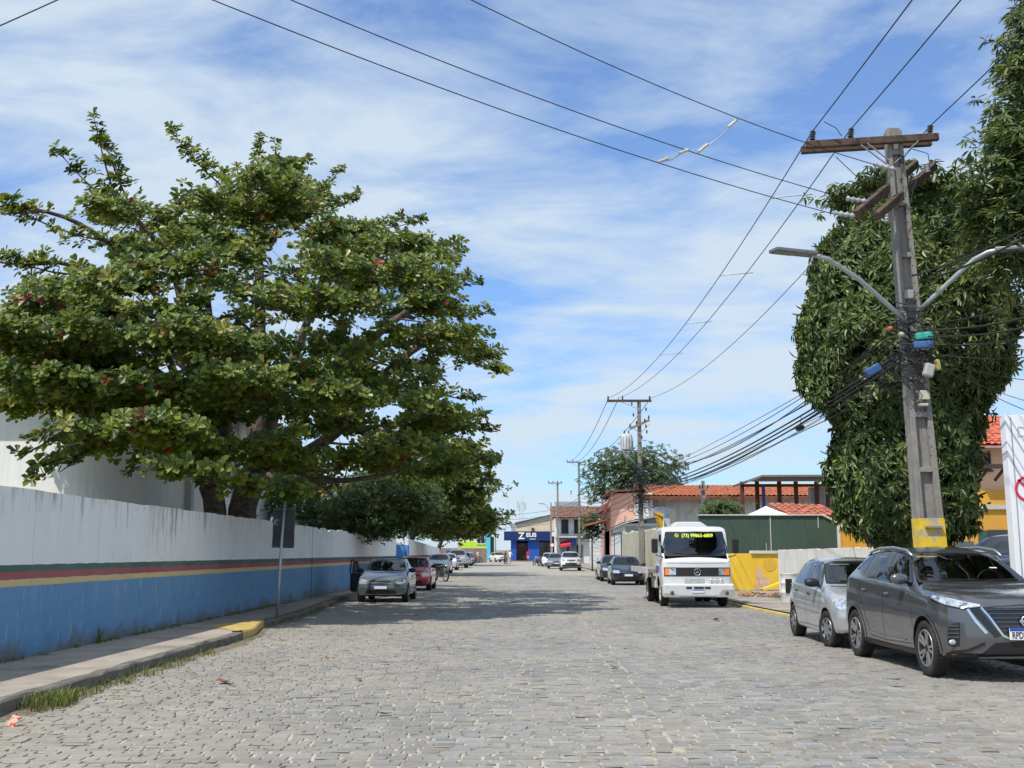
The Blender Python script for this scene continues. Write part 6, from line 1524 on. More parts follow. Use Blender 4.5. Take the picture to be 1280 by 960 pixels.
def front_kit(t_, B, sp, txt=None, lamp=None, grill=DARK, wide=.30, bumper=None, z=None):
    """lamps, grille, intake, plate and rear lamps for the cars farther off"""
    k = sp['top'][1][1]; z = z or k - .06; a = MB(); B.patch(a, [(.40, z - .10), (.66, z - .10), (.90, z - .04)], [(.40, z + .01), (.66, z + .05), (.90, z + .05)], 36, .008, 10, 5); a.build('headlight', lamp or LAMP, t_)
    a = MB(); B.patch(a, [(-wide, z - .09), (wide, z - .09)], [(-wide * 1.1, z + .01), (wide * 1.1, z + .01)], 0, .006, 10, 4, both=False); a.build('grille', grill, t_)
    a = MB(); B.patch(a, [(-.5, z - .40), (.5, z - .40)], [(-.46, z - .27), (.46, z - .27)], 0, .006, 10, 4, both=False); a.build('lower_intake', bumper or DARK, t_)
    plate(t_, txt, B.hit(0, z - .18, 0, .02))
# ---- grey green hatchback with an open door
GG = paint('paint_greygreen', (.135, .165, .165), metal=.4, rough=.32)
t_, B, body = car('parked_car', 'grey green hatchback with its kerb side door standing open', 'car', (-4.62, 37.3, .004), 0, HATCH, GG, 'cars parked along the left kerb', 1, 'hub', mirror=DARK)
front_kit(t_, B, HATCH, None, wide=.27)
mb = MB(); B.line(mb, [(-.30, .665), (0, .655), (.30, .665)], 0, .02, .012, 10, both=False); B.line(mb, [(-.30, .60), (0, .59), (.30, .60)], 0, .016, .012, 10, both=False); mb.build('chrome_trim', CHROME, t_)
for sg in (1, -1):
    p = B.hit(.70, .68, 36, .012); MB().ell((p.x * sg, p.y, p.z), (.045, .03, .04), 10, 8).build('indicator', M('indicator_amber', (.6, .35, .15), rough=.2, coat=1), t_)
dr = MB(); dr.prism([(0, .30), (.95, .28), (.98, .92), (.55, .94), (0, .92)], (0, 0, 0), (1, 0, 0), (0, 0, 1), .06)
D = dr.build('door', GG, t_, bevel=.015); D.location = (-.82, -.72, 0); D.rotation_euler = (0, 0, math.radians(180 - 62 + 0))
wf = MB()
for a, b_ in (((.02, .03, .92), (.38, .03, 1.30)), ((.38, .03, 1.30), (.86, .03, 1.34)), ((.86, .03, 1.34), (.97, .03, .92))): wf.bar(a, b_, .035, .035)
wf.build('window_frame', DARK, D); MB().prism([(.03, .92), (.38, 1.29), (.86, 1.33), (.96, .92)], (0, -.028, 0), (1, 0, 0), (0, 0, 1), .006).build('door_window', M('door_glass', (.12, .15, .15), rough=.05, spec=.8), D)
MB().prism([(.04, .33), (.90, .31), (.93, .90), (.04, .90)], (0, .012, 0), (1, 0, 0), (0, 0, 1), -.03).build('door_lining', DARK, D)
# ---- red hatchback
RED = paint('paint_red', (.50, .018, .035), metal=.05, rough=.25)
t_, B, body = car('parked_car', 'bright red small hatchback behind the grey green one', 'car', (-4.85, 48.6, .004), 0, HATCH, RED, 'cars parked along the left kerb', 0, 'hub', mirror=DARK)
front_kit(t_, B, HATCH, None, wide=.3, lamp=M('lamp_yellowed', (.55, .6, .45), rough=.2, coat=1))
WHT = paint('paint_white', (.74, .75, .75), metal=0, rough=.28); GRY = paint('paint_grey', (.22, .23, .24), metal=.5); NAVY = paint('paint_navy', (.012, .018, .035), metal=.3, rough=.2); BLK = paint('paint_black', (.012, .012, .013), metal=.1, rough=.15); PALE = paint('paint_pale', (.50, .52, .52), metal=.4)
GL, GR = 'cars parked along the left kerb', 'cars parked along the right kerb'
def simple(label, x, y, sp, col, g, txt=None, kind='hatch', rz=0, z=None, name='parked_car', cat='car', **k):
    t_, B, b_ = car(name, label, cat, (x, y, gz(y) + .004 + (z or 0)), rz, sp, col, g, 0, 'hub', mirror=k.get('mirror', DARK), kind=kind); front_kit(t_, B, sp, txt, wide=.34 if kind != 'hatch' else .3); return t_, B
simple('white sedan parked next after the motorcycle on the left', -6.45, 83.5, SEDAN, WHT, GL)
simple('white hatchback parked behind the white sedan on the left', -6.75, 97, HATCH, WHT, GL)
simple('silver pickup with dark windscreen behind the white hatchback on the left', -6.6, 108, PICK, PALE, GL, kind='pickup', name='parked_pickup', cat='pickup')
simple('pale grey sedan behind the silver pickup on the left', -6.75, 121, SEDAN, PALE, GL)
simple('dark blue hatchback, last but one of the left row', -7.0, 131, HATCH, NAVY, GL)
simple('light blue grey car at the very end of the left row', -7.3, 141, HATCH, PALE, GL)
simple('small pale yellow car crossing at the end of the street left of the blue shop', -3.9, 156, HATCH, paint('paint_cream', (.66, .66, .48), metal=0), None, rz=.35)
simple('navy hatchback parked behind the tow truck', 5.05, 56.5, HATCH, NAVY, GR)
simple('black car behind the navy hatchback, beside the pink house', 5.0, 63.5, SEDAN, BLK, GR)
tD, BD = simple('white compact SUV with dark bumper far down the right kerb', 3.75, 94, SUV, WHT, GR, kind='suv')
mb = MB(); BD.patch(mb, [(-.75, .28), (.75, .28)], [(-.75, .50), (.75, .50)], 0, .012, 12, 4, both=False); mb.build('bumper_guard', DARK, tD)
simple('grey hatchback tucked behind the white compact SUV', 2.85, 104, HATCH, GRY, GR)
simple('pale blue white hatchback behind the compact SUV, left of it', 2.45, 116, HATCH, WHT, GR)
simple('black SUV standing on the forecourt behind the white sign board', 10.75, 24.5, dict(SUV, ds=.08), BLK, None, kind='suv', rz=math.radians(-58), z=.42)
t_ = thing('waste_drum', 'low white painted drum with dark opening, half hidden by the silver hatchback', 'drum', (X(986, 33.5), 33.5, .085))
MB().lathe([(.0001, 0), (.27, 0), (.28, .03), (.27, .30), (.285, .32), (.27, .34), (.27, .58), (.285, .60), (.27, .62), (.27, .86), (.285, .88), (.25, .88), (.25, .80), (.0001, .80)], n=24).build('shell', M('drum_white', (.66, .65, .62), rough=.6, var=.12, streak=((.3, .25, .2), .5)), t_)
MB().box((-.10, -.262, .52), (.20, .03, .42)).build('opening', DARK, t_, bevel=.01)

# ---- white flatbed tow truck
TW = M('truck_white', (.62, .63, .635), rough=.35, var=.05, vs=2, coat=.5, col2=(.5, .5, .48), cs=1.2, cthr=(.62, .75))
TR = dict(L=1.75, w=1.10, zb=1.45, bf=.06, br=.0, smooth=1, ds=.05, top=[(0, 1.36), (.05, 1.40), (.12, 1.46), (.38, 2.22), (.48, 2.33), (.8, 2.37), (1.75, 2.37)], belt=[(0, 1.30), (.12, 1.38), (1.75, 1.45)], bot=[(0, .52), (1.75, .52)],
          wt=[(0, .97), (.14, .96), (.5, .93), (1.75, .93)], wp=[(0, .97), (.15, 1), (1.75, 1)], crown=[(0, .03), (1.75, .03)], nose=[(.4, .02), (.9, 0), (1.3, .05), (1.5, .12)], tail=[(0, 0), (3, 0)])
t_ = thing('tow_truck', 'white flatbed tow truck with a yellow phone number across its windscreen', 'truck', (5.02, 33.6, .004), math.radians(-.5)); t_.scale = (.94, 1, 1)
B = Body(TR); oy = -1.05 + TR['L'] / 2     # cab centre relative to the front axle
cab = thing('cab', None, None); cab = B.shell('cab', TW, t_, [(1.05 - TR['L'] / 2, .39, .50)]); cab.location = (0, oy, 0)
for o in [q for q in COL.objects if q.name.startswith('cab') and q.type == 'EMPTY']: bpy.data.objects.remove(o)
cab.name = 'cab'
def onto(nm, mb, mat, par=None):
    mb.v = [(x, y + oy, z) for x, y, z in mb.v]; return mb.build(nm, mat, par or t_)
mb = MB(); B.patch(mb, [(-.93, 1.49), (0, 1.475), (.93, 1.49)], [(-.83, 2.17), (0, 2.195), (.83, 2.17)], 0, .004, 16, 8, both=False); onto('windscreen_surround', mb, DARK)
mb = MB(); B.patch(mb, [(-.965, 1.515), (0, 1.50), (.965, 1.515)], [(-.905, 2.16), (0, 2.185), (.905, 2.16)], 0, .009, 16, 8, both=False); wsc = onto('windscreen', mb, M('truck_glass', (.035, .05, .05), rough=.05, spec=.9, var=.5, vs=2.2))
YT = M('yellow_lettering', (.70, .85, .06), rough=.4)
p = B.hit(0, 2.075, 0, .02); tx = text('(73) 99863-6809', .150, YT, (p.x + .08, p.y + oy, p.z), (PI / 2 - math.radians(24), 0, 0), wsc, 'phone_number', ext=.001, sx=.98, bold=.004)
p2 = B.hit(-.56, 2.08, 0, .02); lg = MB(); lg.lathe([(.062, 0), (.062, -.004), (.046, -.004), (.046, 0)], (0, 0, 0), 'y', 18); lg.bar((-.03, -.002, .025), (.03, -.002, -.025), .02, .004, up=(0, 1, 0)); l_ = lg.build('phone_mark', YT, wsc); l_.location = p2 + Vector((0, oy, 0)); l_.rotation_euler = (-math.radians(24), 0, 0)
mb = MB(); B.patch(mb, [(-.36 - .2, 1.52), (.35, 1.52)], [(-.25, 2.12), (.30, 2.12)], 90, .006, 10, 6); onto('side_window', mb, GLASS)
mb = MB(); B.patch(mb, [(-1.02, .90), (0, .90), (1.02, .90)], [(-1.02, 1.15), (0, 1.15), (1.02, 1.15)], 0, .012, 20, 4, both=False); grt = onto('grille', mb, DARK)
mb = MB(); B.patch(mb, [(.66, .93), (.86, .93)], [(.66, 1.12), (.86, 1.12)], 0, .022, 6, 4); onto('headlight', mb, LAMP)
mb = MB(); B.patch(mb, [(.86, .93), (1.00, .93)], [(.86, 1.12), (1.00, 1.12)], 0, .022, 5, 4); onto('indicator', mb, ORANGE)
p = B.hit(0, 1.02, 0, .025); st_ = MB(); st_.lathe([(.105, 0), (.105, -.012), (.090, -.014), (.088, 0)], tuple(p), 'y', 28)
for k in range(3): a = PI / 2 + k * 2 * PI / 3; st_.add([(p.x + .095 * math.cos(a), p.y - .008, p.z + .095 * math.sin(a)), (p.x + .016 * math.cos(a + 1.05), p.y - .012, p.z + .016 * math.sin(a + 1.05)), (p.x, p.y - .006, p.z), (p.x + .016 * math.cos(a - 1.05), p.y - .012, p.z + .016 * math.sin(a - 1.05))], [(0, 1, 2, 3)])
onto('star_badge', st_, CHROME)
mb = MB(); B.patch(mb, [(-.40, .70), (.22, .70)], [(-.40, .83), (.22, .83)], 0, .008, 12, 3, both=False); onto('slot_panel', mb, M('slot_grey', (.40, .43, .43), rough=.5, var=.25, vs=12))
mb = MB()
for x in (.42, .58, .74): q = B.hit(x, .765, 0, .012); mb.lathe([(.062, 0), (.055, -.02), (.0001, -.025)], tuple(q), 'y', 14)
onto('auxiliary_lamp', mb, LAMP)
cav = hull_obj([(sg * x, y, z) for (x, y, z) in ((.98, -.62, .95), (.98, -.70, 1.42), (.90, -.42, 2.20), (.90, .78, 2.26), (.98, .78, 1.4), (.98, .78, .95)) for sg in (-1, 1)])
m = MB(); m.prism([(-.935, 1.535), (.935, 1.535), (.875, 2.14), (-.875, 2.14)], (0, .0, 0), (1, 0, 0), (0, 0, 1), 1.3); c1_ = m.build1('cutter', DARK)
m = MB(); m.prism([(-.52, 1.56), (.32, 1.56), (.27, 2.08), (-.25, 2.08)], (-1.5, 0, 0), (0, 1, 0), (0, 0, 1), 3); c2_ = m.build1('cutter', DARK)
carve(cab, [cav, c1_, c2_], B, 1.5)
wsc.data.materials[0] = TGL
for o in list(t_.children):
    if o.name.split('.')[0] == 'side_window': o.data.materials[0] = TGL
for o in list(t_.children):
    if o.name.split('.')[0] == 'windscreen_surround': bpy.data.objects.remove(o)
mb = MB(); B.patch(mb, [(-.925, 1.545), (0, 1.535), (.925, 1.545), (.865, 2.13), (0, 2.15), (-.865, 2.13), (-.925, 1.545)], [(-.985, 1.49), (0, 1.475), (.985, 1.49), (.92, 2.18), (0, 2.205), (-.92, 2.18), (-.985, 1.49)], 0, .004, 70, 3, both=False); onto('windscreen_surround', mb, DARK)
mb = MB(); mb.box((0, -.50, 1.38), (1.85, .35, .22)); mb.build('dashboard', DARK, t_, bevel=.04)
for x in (-.5, .5): mb = MB(); mb.box((x, .25, 1.25), (.5, .5, .16)); mb.box((x, .50, 1.62), (.48, .14, .70)); mb.build('seat', SEAT, t_, bevel=.04)
mb = MB(); pts = [Vector((.5 + .24 * math.cos(a), -.22 + .10 * math.sin(a), 1.55 + .16 * math.sin(a))) for a in np.linspace(0, 2 * PI, 20)]; mb.tube(pts, .015, 6, cap=False); mb.bar(pts[0], pts[10], .03, .02); mb.build('steering_wheel', DARK, t_)
bp_ = MB(); bp_.box((0, -1.13, .50), (2.20, .30, .38)); bmp = bp_.build('bumper', TW, t_, bevel=.06, seg=3)
cr = MB()
for sg in (-1, 1): cr.prism([(.55, .31), (1.09, .31), (1.09, .52), (.72, .52)] if sg > 0 else [(-1.09, .31), (-.55, .31), (-.72, .40), (-1.09, .42)], (0, -1.284, 0), (1, 0, 0), (0, 0, 1), -.004)
cr.build('bumper_scuff', M('bumper_grey', (.36, .36, .34), rough=.8, var=.2), bmp)
mb = MB()
for (x, w_) in ((-.30, .18), (0, .30), (.27, .18)): mb.box((x, -1.285, .575), (w_, .012, .055))
mb.build('bumper_vent', DARK, bmp)
mb = MB()
for x in (-.82, .86): mb.lathe([(.06, 0), (.05, -.01), (.0001, -.012)], (x, -1.283, .43), 'y', 14)
mb.build('fog_lamp', M('lamp_dark', (.10, .08, .07), rough=.3), bmp)
plate(t_, '', (-.02, -1.292, .475), w=.38, h=.09)
MB().box((0, -.2, .46), (.9, 1.8, .25)).build('engine_sump', DARK, t_)
for sg in (-1, 1):
    mr = MB(); mr.box((sg * 1.27, -.72, 1.78), (.20, .10, .42)); m_ = mr.build('mirror', DARK, t_, bevel=.03); ar = MB(); ar.tube([(sg * 1.02, -.80, 1.45), (sg * 1.22, -.86, 1.50), (sg * 1.27, -.74, 1.62)], .016, 6); ar.build('mirror_arm', DARK, m_)
mb = MB(); B.line(mb, [(-.50, .75), (-.47, 1.4), (-.36, 2.18)], 90, .012, .003); B.line(mb, [(.42, .75), (.42, 2.2)], 90, .012, .003); B.line(mb, [(-1.0, 1.28), (0, 1.27), (1.0, 1.28)], 0, .010, .003, both=False); B.line(mb, [(-1.0, .68), (0, .68), (1.0, .68)], 0, .012, .003, both=False); onto('panel_gaps', mb, DARK)
mb = MB(); B.patch(mb, [(.0, 1.0), (.75, .95)], [(-.10, 1.18), (.75, 1.20)], 90, .006, 8, 4); onto('side_stripe', mb, M('stripe_redblue', (.40, .08, .16), rough=.4, col2=(.05, .08, .35), cs=3, cthr=(.48, .52)))
sp_ = MB(); sp_.prism([(-.62, 0), (-.45, .16), (.35, .16), (.60, 0)], (.05, .55, 2.36), (1, 0, 0), (0, 0, 1), -.9); sp_.build('roof_fairing', TW, t_, bevel=.03)
wa = MB()
for (a, b_) in (((-.7, 1.55), (.0, 1.52)), ((.05, 1.53), (.7, 1.56))): wa.bar(B.hit(*a, 0, .03), B.hit(*b_, 0, .03), .014, .014)
onto('wiper', wa, DARK)
DK_ = M('deck_steel', (.26, .24, .22), rough=.7, var=.3, vs=4, metal=.2)
dk = MB(); dk.box((0, 3.75, 1.02), (2.62, 5.3, .12)); deck = dk.build('flatbed', DK_, t_, bevel=.01)
rl = MB(); rl.box((-1.34, 3.75, 1.03), (.07, 5.3, .17)); rl.box((1.34, 3.75, 1.03), (.07, 5.3, .17)); rl.box((0, 1.12, 1.25), (2.0, .08, .42)); rl.build('deck_rail', M('rail_white', (.52, .51, .50), rough=.6, var=.2), deck)
ch = MB(); ch.box((-.42, 2.6, .72), (.10, 6.8, .22)); ch.box((.42, 2.6, .72), (.10, 6.8, .22)); ch.build('chassis_rail', DARK, t_)
fu = MB(); fu.box((-.86, 1.65, .66), (.42, .9, .34)); fu.build('tool_box', M('rail_white'), t_, bevel=.03)
fe = MB(); 
for sg in (-1, 1): fe.tube([(sg * .98, 2.75, .70), (sg * .98, 2.88, .88), (sg * .98, 3.3, .93), (sg * .98, 3.72, .88), (sg * .98, 3.85, .70)], .03, 6)
fe.build('mudguard', M('rail_white'), t_)
for sg in (-1, 1):
    wheel(t_, sg * .93, 0, .39, .39, .24, 'truck'); wheel(t_, sg * .98, 3.3, .39, .39, .24, 'truck'); wheel(t_, sg * .70, 3.3, .39, .39, .24, 'truck')

# ---- motorcycles
def motorcycle(label, x, y, rz, col, z=0.0, lean=.12, group=None):
    t_ = thing('motorcycle', label, 'motorcycle', (x, y, gz(y) + z), rz, group); t_.rotation_euler = (0, lean, rz)
    for yy in (-.64, .64):
        mb = MB(); mb.lathe([(.245, -.03), (.30, -.045), (.31, 0), (.30, .045), (.245, .03)], (0, yy, .31), 'x', 24)
        w_ = mb.build('wheel', RUB, t_); rm = MB(); rm.lathe([(.25, -.02), (.235, 0), (.25, .02)], (0, yy, .31), 'x', 20); rm.lathe([(.05, -.06), (.05, .06)], (0, yy, .31), 'x', 10)
        for k in range(10): a = 2 * PI * k / 10; rm.tube([(0, yy, .31), (0, yy + .24 * math.cos(a), .31 + .24 * math.sin(a))], .006, 4, cap=False)
        rm.build('rim', SILV, w_)
    fk = MB()
    for sg in (-1, 1): fk.tube([(sg * .07, -.64, .31), (sg * .07, -.48, .72), (sg * .08, -.40, .92)], .018, 6)
    fk.tube([(-.34, -.25, 1.02), (-.18, -.38, 1.0), (0, -.40, .96), (.18, -.38, 1.0), (.34, -.25, 1.02)], .012, 6); fk.build('fork', SILV, t_)
    tk = MB(); tk.ell((0, -.12, .80), (.14, .27, .13), 12, 8); tk.ell((0, -.64, .56), (.055, .26, .10), 10, 8); tk.ell((0, .62, .66), (.09, .26, .07), 10, 8); tk.ell((0, -.46, .84), (.12, .10, .12), 10, 8); tk.build('fairing', col, t_)
    se = MB(); se.ell((0, .33, .79), (.13, .36, .06), 12, 8); se.build('seat', DARK, t_)
    en = MB(); en.box((0, .02, .42), (.22, .34, .30)); en.tube([(.13, -.1, .35), (.15, .3, .28), (.16, .8, .36)], .035, 8); en.tube([(0, -.40, .85), (0, -.2, .35), (0, .2, .3), (0, .64, .31)], .025, 6); en.tube([(0, -.35, .85), (0, .2, .72), (0, .7, .68)], .02, 6); en.build('engine', M('engine_grey', (.10, .10, .10), rough=.5, metal=.5), t_, )
    hl = MB(); hl.ell((0, -.57, .88), (.07, .05, .07), 10, 8); hl.build('headlight', LAMP, t_)
    for sg in (-1, 1): mm = MB(); mm.tube([(sg * .22, -.36, 1.0), (sg * .27, -.33, 1.16)], .006, 4); mm.ell((sg * .28, -.33, 1.19), (.05, .015, .035), 8, 6); mm.build('mirror', DARK, t_)
    return t_
mred = paint('moto_red', (.35, .02, .03), metal=0); mblk = paint('moto_black', (.02, .02, .02), metal=0); mgr = paint('moto_silver', (.3, .3, .3), metal=.4)
motorcycle('dark motorcycle parked nose out beside the red hatchback', -4.75, 61.5, math.radians(32), mblk)
motorcycle('silver scooter like motorcycle parked left of the navy hatchback', 4.35, 66.5, math.radians(8), mgr)
motorcycle('dark motorcycle standing at the end of the right row near the blue shop', 1.75, 118, math.radians(-35), mblk)
motorcycle('silver motorcycle standing beside the dark one near the blue shop', 1.25, 124, math.radians(-30), mgr)
for i, (x, y, lab) in enumerate(((-7.6, 146, 'first motorcycle after the left row of cars'), (-7.35, 149, 'second motorcycle after the left row of cars'), (-7.15, 152, 'third motorcycle after the left row of cars'))):
    motorcycle(lab, x + .9, y, math.radians(40), (mred, mblk, mgr)[i], group='motorcycles at the far left end')

# ================================================================== PEOPLE
def person(label, x, y, z, rz, joints, shirt, legs, skin=(.22, .11, .07), hair=(.02, .015, .012), hem=.85, bare_legs=False, cat='person'):
    """one skinned body; joints in metres, facing -y"""
    J = dict(pelvis=(0, 0, .92), waist=(0, 0, 1.08), chest=(0, .01, 1.32), neck=(0, .02, 1.47), head=(0, 0, 1.60), crown=(0, .01, 1.70))
    for sg, s_ in ((1, 'r'), (-1, 'l')):
        J['sh' + s_] = (sg * .18, .02, 1.40); J['el' + s_] = (sg * .24, .04, 1.13); J['wr' + s_] = (sg * .25, -.04, .90); J['ha' + s_] = (sg * .25, -.07, .81)
        J['hip' + s_] = (sg * .09, 0, .88); J['kn' + s_] = (sg * .10, -.02, .49); J['an' + s_] = (sg * .10, .02, .09); J['to' + s_] = (sg * .11, -.15, .04)
    J.update(joints or {}); R = dict(pelvis=.135, waist=.12, chest=.145, neck=.055, head=.09, crown=.06)
    for s_ in 'rl': R.update({'sh' + s_: .06, 'el' + s_: .042, 'wr' + s_: .03, 'ha' + s_: .035, 'hip' + s_: .095, 'kn' + s_: .06, 'an' + s_: .042, 'to' + s_: .035})
    names = list(J); E = [('pelvis', 'waist'), ('waist', 'chest'), ('chest', 'neck'), ('neck', 'head'), ('head', 'crown')]
    for s_ in 'rl': E += [('chest', 'sh' + s_), ('sh' + s_, 'el' + s_), ('el' + s_, 'wr' + s_), ('wr' + s_, 'ha' + s_), ('pelvis', 'hip' + s_), ('hip' + s_, 'kn' + s_), ('kn' + s_, 'an' + s_), ('an' + s_, 'to' + s_)]
    me = bpy.data.meshes.new('body'); me.from_pydata([J[n] for n in names], [(names.index(a), names.index(b_)) for a, b_ in E], [])
    ob = bpy.data.objects.new('body', me); COL.objects.link(ob); sk = ob.modifiers.new('s', 'SKIN'); sl = me.skin_vertices[0].data if me.skin_vertices else None
    if sl is None:
        bm = bmesh.new(); bm.from_mesh(me); bm.verts.layers.skin.verify(); bm.to_mesh(me); bm.free(); sl = me.skin_vertices[0].data
    for i, n in enumerate(names): sl[i].radius = (R[n] * (1.15 if n in ('chest', 'pelvis', 'waist') else 1), R[n] * (.8 if n in ('chest', 'pelvis', 'waist') else 1)); sl[i].use_root = n == 'pelvis'
    ss = ob.modifiers.new('u', 'SUBSURF'); ss.levels = 1; ss.render_levels = 1
    bpy.context.view_layer.update(); dg = bpy.context.evaluated_depsgraph_get(); m2 = bpy.data.meshes.new_from_object(ob.evaluated_get(dg)); bpy.data.objects.remove(ob)
    m2.materials.clear()
    for m in (M('skin', skin, rough=.6), M('shirt_' + label[:12], shirt, rough=.85, var=.1), M('legs_' + label[:12], legs, rough=.85), M('hair', hair, rough=.8)): m2.materials.append(m)
    wr = Vector(J['elr']).z
    for f in m2.polygons:
        c = f.center; f.use_smooth = True; hd = Vector(J['head']); d = c - Vector(J['head'])
        near_arm = min((c - Vector(J['wr' + s_])).length for s_ in 'rl') < .16 or min((c - Vector(J['ha' + s_])).length for s_ in 'rl') < .12
        if d.length < .16: f.material_index = 3 if (d.z > .06 or d.y > .03) else 0
        elif c.z > J['neck'][2] - .03 and abs(c.x - J['neck'][0]) < .07: f.material_index = 0
        elif near_arm: f.material_index = 0
        elif c.z > hem or abs(c.x) > .2 and c.z > .7: f.material_index = 1
        elif c.z < .08: f.material_index = 3
        elif bare_legs and c.z < .5: f.material_index = 0
        else: f.material_index = 2
    o = bpy.data.objects.new('person', m2); COL.objects.link(o); o.location = (x, y, gz(y) + z); o.rotation_euler = (0, 0, rz); tag(o, label, cat)
    return o
walk = dict(knr=(.10, -.14, .50), anr=(.10, -.16, .09), tor=(.11, -.33, .05), knl=(-.10, .06, .49), anl=(-.10, .26, .12), tol=(-.11, .13, .05), elr=(.23, .14, 1.15), wrr=(.24, .12, .92), har=(.24, .09, .83), ell=(-.23, -.06, 1.15), wrl=(-.24, -.16, .94), hal=(-.24, -.20, .86))
sit = dict(pelvis=(0, .28, .93), waist=(0, .26, 1.08), chest=(0, .20, 1.32), neck=(0, .17, 1.47), head=(0, .13, 1.60), crown=(0, .14, 1.70))
for sg, s_ in ((1, 'r'), (-1, 'l')):
    sit.update({'sh' + s_: (sg * .18, .19, 1.40), 'el' + s_: (sg * .27, -.02, 1.20), 'wr' + s_: (sg * .31, -.22, 1.08), 'ha' + s_: (sg * .32, -.27, 1.05), 'hip' + s_: (sg * .10, .26, .90), 'kn' + s_: (sg * .17, -.10, .72), 'an' + s_: (sg * .15, .06, .36), 'to' + s_: (sg * .15, -.10, .30)})
person('person in red top and pale shorts standing at the door of the blue shop', X(660, 158), 158, .0, math.radians(160), None, (.55, .02, .04), (.62, .50, .50), bare_legs=True)
person('person in white shirt and light shorts walking past the far motorcycles', X(597.5, 146), 146, 0, math.radians(60), walk, (.7, .7, .68), (.35, .30, .24), bare_legs=True)
motorcycle('dark motorcycle being ridden at the end of the street', X(632, 135), 135, math.radians(12), mblk, lean=0)
person('person in brown shirt riding the dark motorcycle at the end of the street', X(632, 135), 135, -.12, math.radians(12), sit, (.26, .09, .05), (.03, .03, .035))
person('person in white top standing just right of the motorcycle rider', X(637.5, 138), 138, 0, math.radians(-40), walk, (.68, .66, .64), (.06, .06, .08))

# ================================================================== POLES, SIGN BOARD, CABLES
def insul(mb, p, d=(0, 0, 1), L=.2, r=.05, mi=0, n=10, ribs=4):
    p = Vector(p); d = Vector(d).normalized(); pts = []; rr = []
    for k in range(ribs * 3 + 1):
        pts.append(p + d * L * k / (ribs * 3)); rr.append(r if k % 3 == 1 else r * .55)
    mb.tube(pts, rr, n, mi); return mb
# ---- the near pole
PB = Vector((P(1167, 690, 19.6).x, 19.6, 0.08)); PT = P(1115.5, 165, 19.6)
lean = PT - PB; HP = lean.length; dirp = lean.normalized()
t_ = thing('utility_pole', 'leaning concrete utility pole with wooden crossarms and a yellow band near its foot', 'utility pole', tuple(PB))
def pp_(z): return dirp * (z / dirp.z)          # local point on the axis at height z
Hh = PT.z - PB.z
wb_, wt_ = .50, .27; db, dt = .36, .22
xa_ = Vector((1, 0, 0)); ya_ = Vector((0, 1, 0))
def psec(z): f = z / Hh; return wb_ + (wt_ - wb_) * f, db + (dt - db) * f
mb = MB()
def loft(mb, z0, z1, fx0, fx1, fy0, fy1, mi=0, ins=0):
    V = []
    for z in (z0, z1):
        w, d = psec(z); c = pp_(z)
        for x, y in ((fx0, fy0), (fx1, fy0), (fx1, fy1), (fx0, fy1)): V.append(c + Vector((x * w / 2, y * d / 2, 0)))
    mb.add(V, [(3, 2, 1, 0), (4, 5, 6, 7), (0, 1, 5, 4), (1, 2, 6, 5), (2, 3, 7, 6), (3, 0, 4, 7)], mi)
loft(mb, -.15, Hh, -1, -.52, -1, 1); loft(mb, -.15, Hh, .52, 1, -1, 1); loft(mb, -.15, Hh, -.53, .53, -.35, .35)
for k in range(9):
    z = .95 + k * .98
    if z < Hh - .2: loft(mb, z, z + .09, -.53, .53, -.97, .97)
loft(mb, Hh - .12, Hh + .05, -.8, .8, -.8, .8)
shaft = mb.build('shaft', CONC, t_, bevel=.008)
mb = MB()
for k in range(34):
    z = 3.2 + k * .165; w, d = psec(z); c = pp_(z)
    if z < Hh - .3: mb.cyl(c + Vector((w * .30 * (1 if k % 2 else .86), -d / 2 - .004, 0)), c + Vector((w * .30 * (1 if k % 2 else .86), -d / 2 + .01, 0)), .011, 6)
mb.build('bolt_holes', INK, shaft)
yb = MB(); z0 = P(1165, 676, 19.6).z - PB.z; z1 = P(1160, 648, 19.6).z - PB.z
V = []
for z in (0.0, z1):
    w, d = psec(z); c = pp_(z); V += [c + Vector((x * (w / 2 + .006), y * (d / 2 + .006), 0)) for x, y in ((-1, -1), (1, -1), (1, 1), (-1, 1))]
yb.add(V, [(0, 1, 5, 4), (1, 2, 6, 5), (2, 3, 7, 6), (3, 0, 4, 7)])
yb.build('yellow_band', M('pole_yellow', (.68, .46, .03), rough=.8, var=.12, vs=6, col2=(.36, .34, .30), cs=2.6, cthr=(.52, .60)), t_)
cpos = pp_(P(1165, 662, 19.6).z - PB.z); mb = MB(); mb.box(cpos + Vector((.02, -.20, .04)), (.30, .08, .03)); mb.build('ledge', CONC, t_)
for (u, v, w, h, c_, nm) in ((1155, 494, .17, .16, (.55, .50, .40), 'meter_box'), (1154, 506, .16, .05, (.45, .42, .36), 'box_shelf')):
    q = P(u, v, 19.38) - PB; MB().box(q, (w, .10, h)).build(nm, M(nm, c_, rough=.7, var=.2), t_, bevel=.01)
q = P(1136, 368, 19.42) - PB; MB().box(q, (.15, .08, .16)).build('switch_box', M('switch_grey', (.30, .30, .28), rough=.7), t_, bevel=.008)
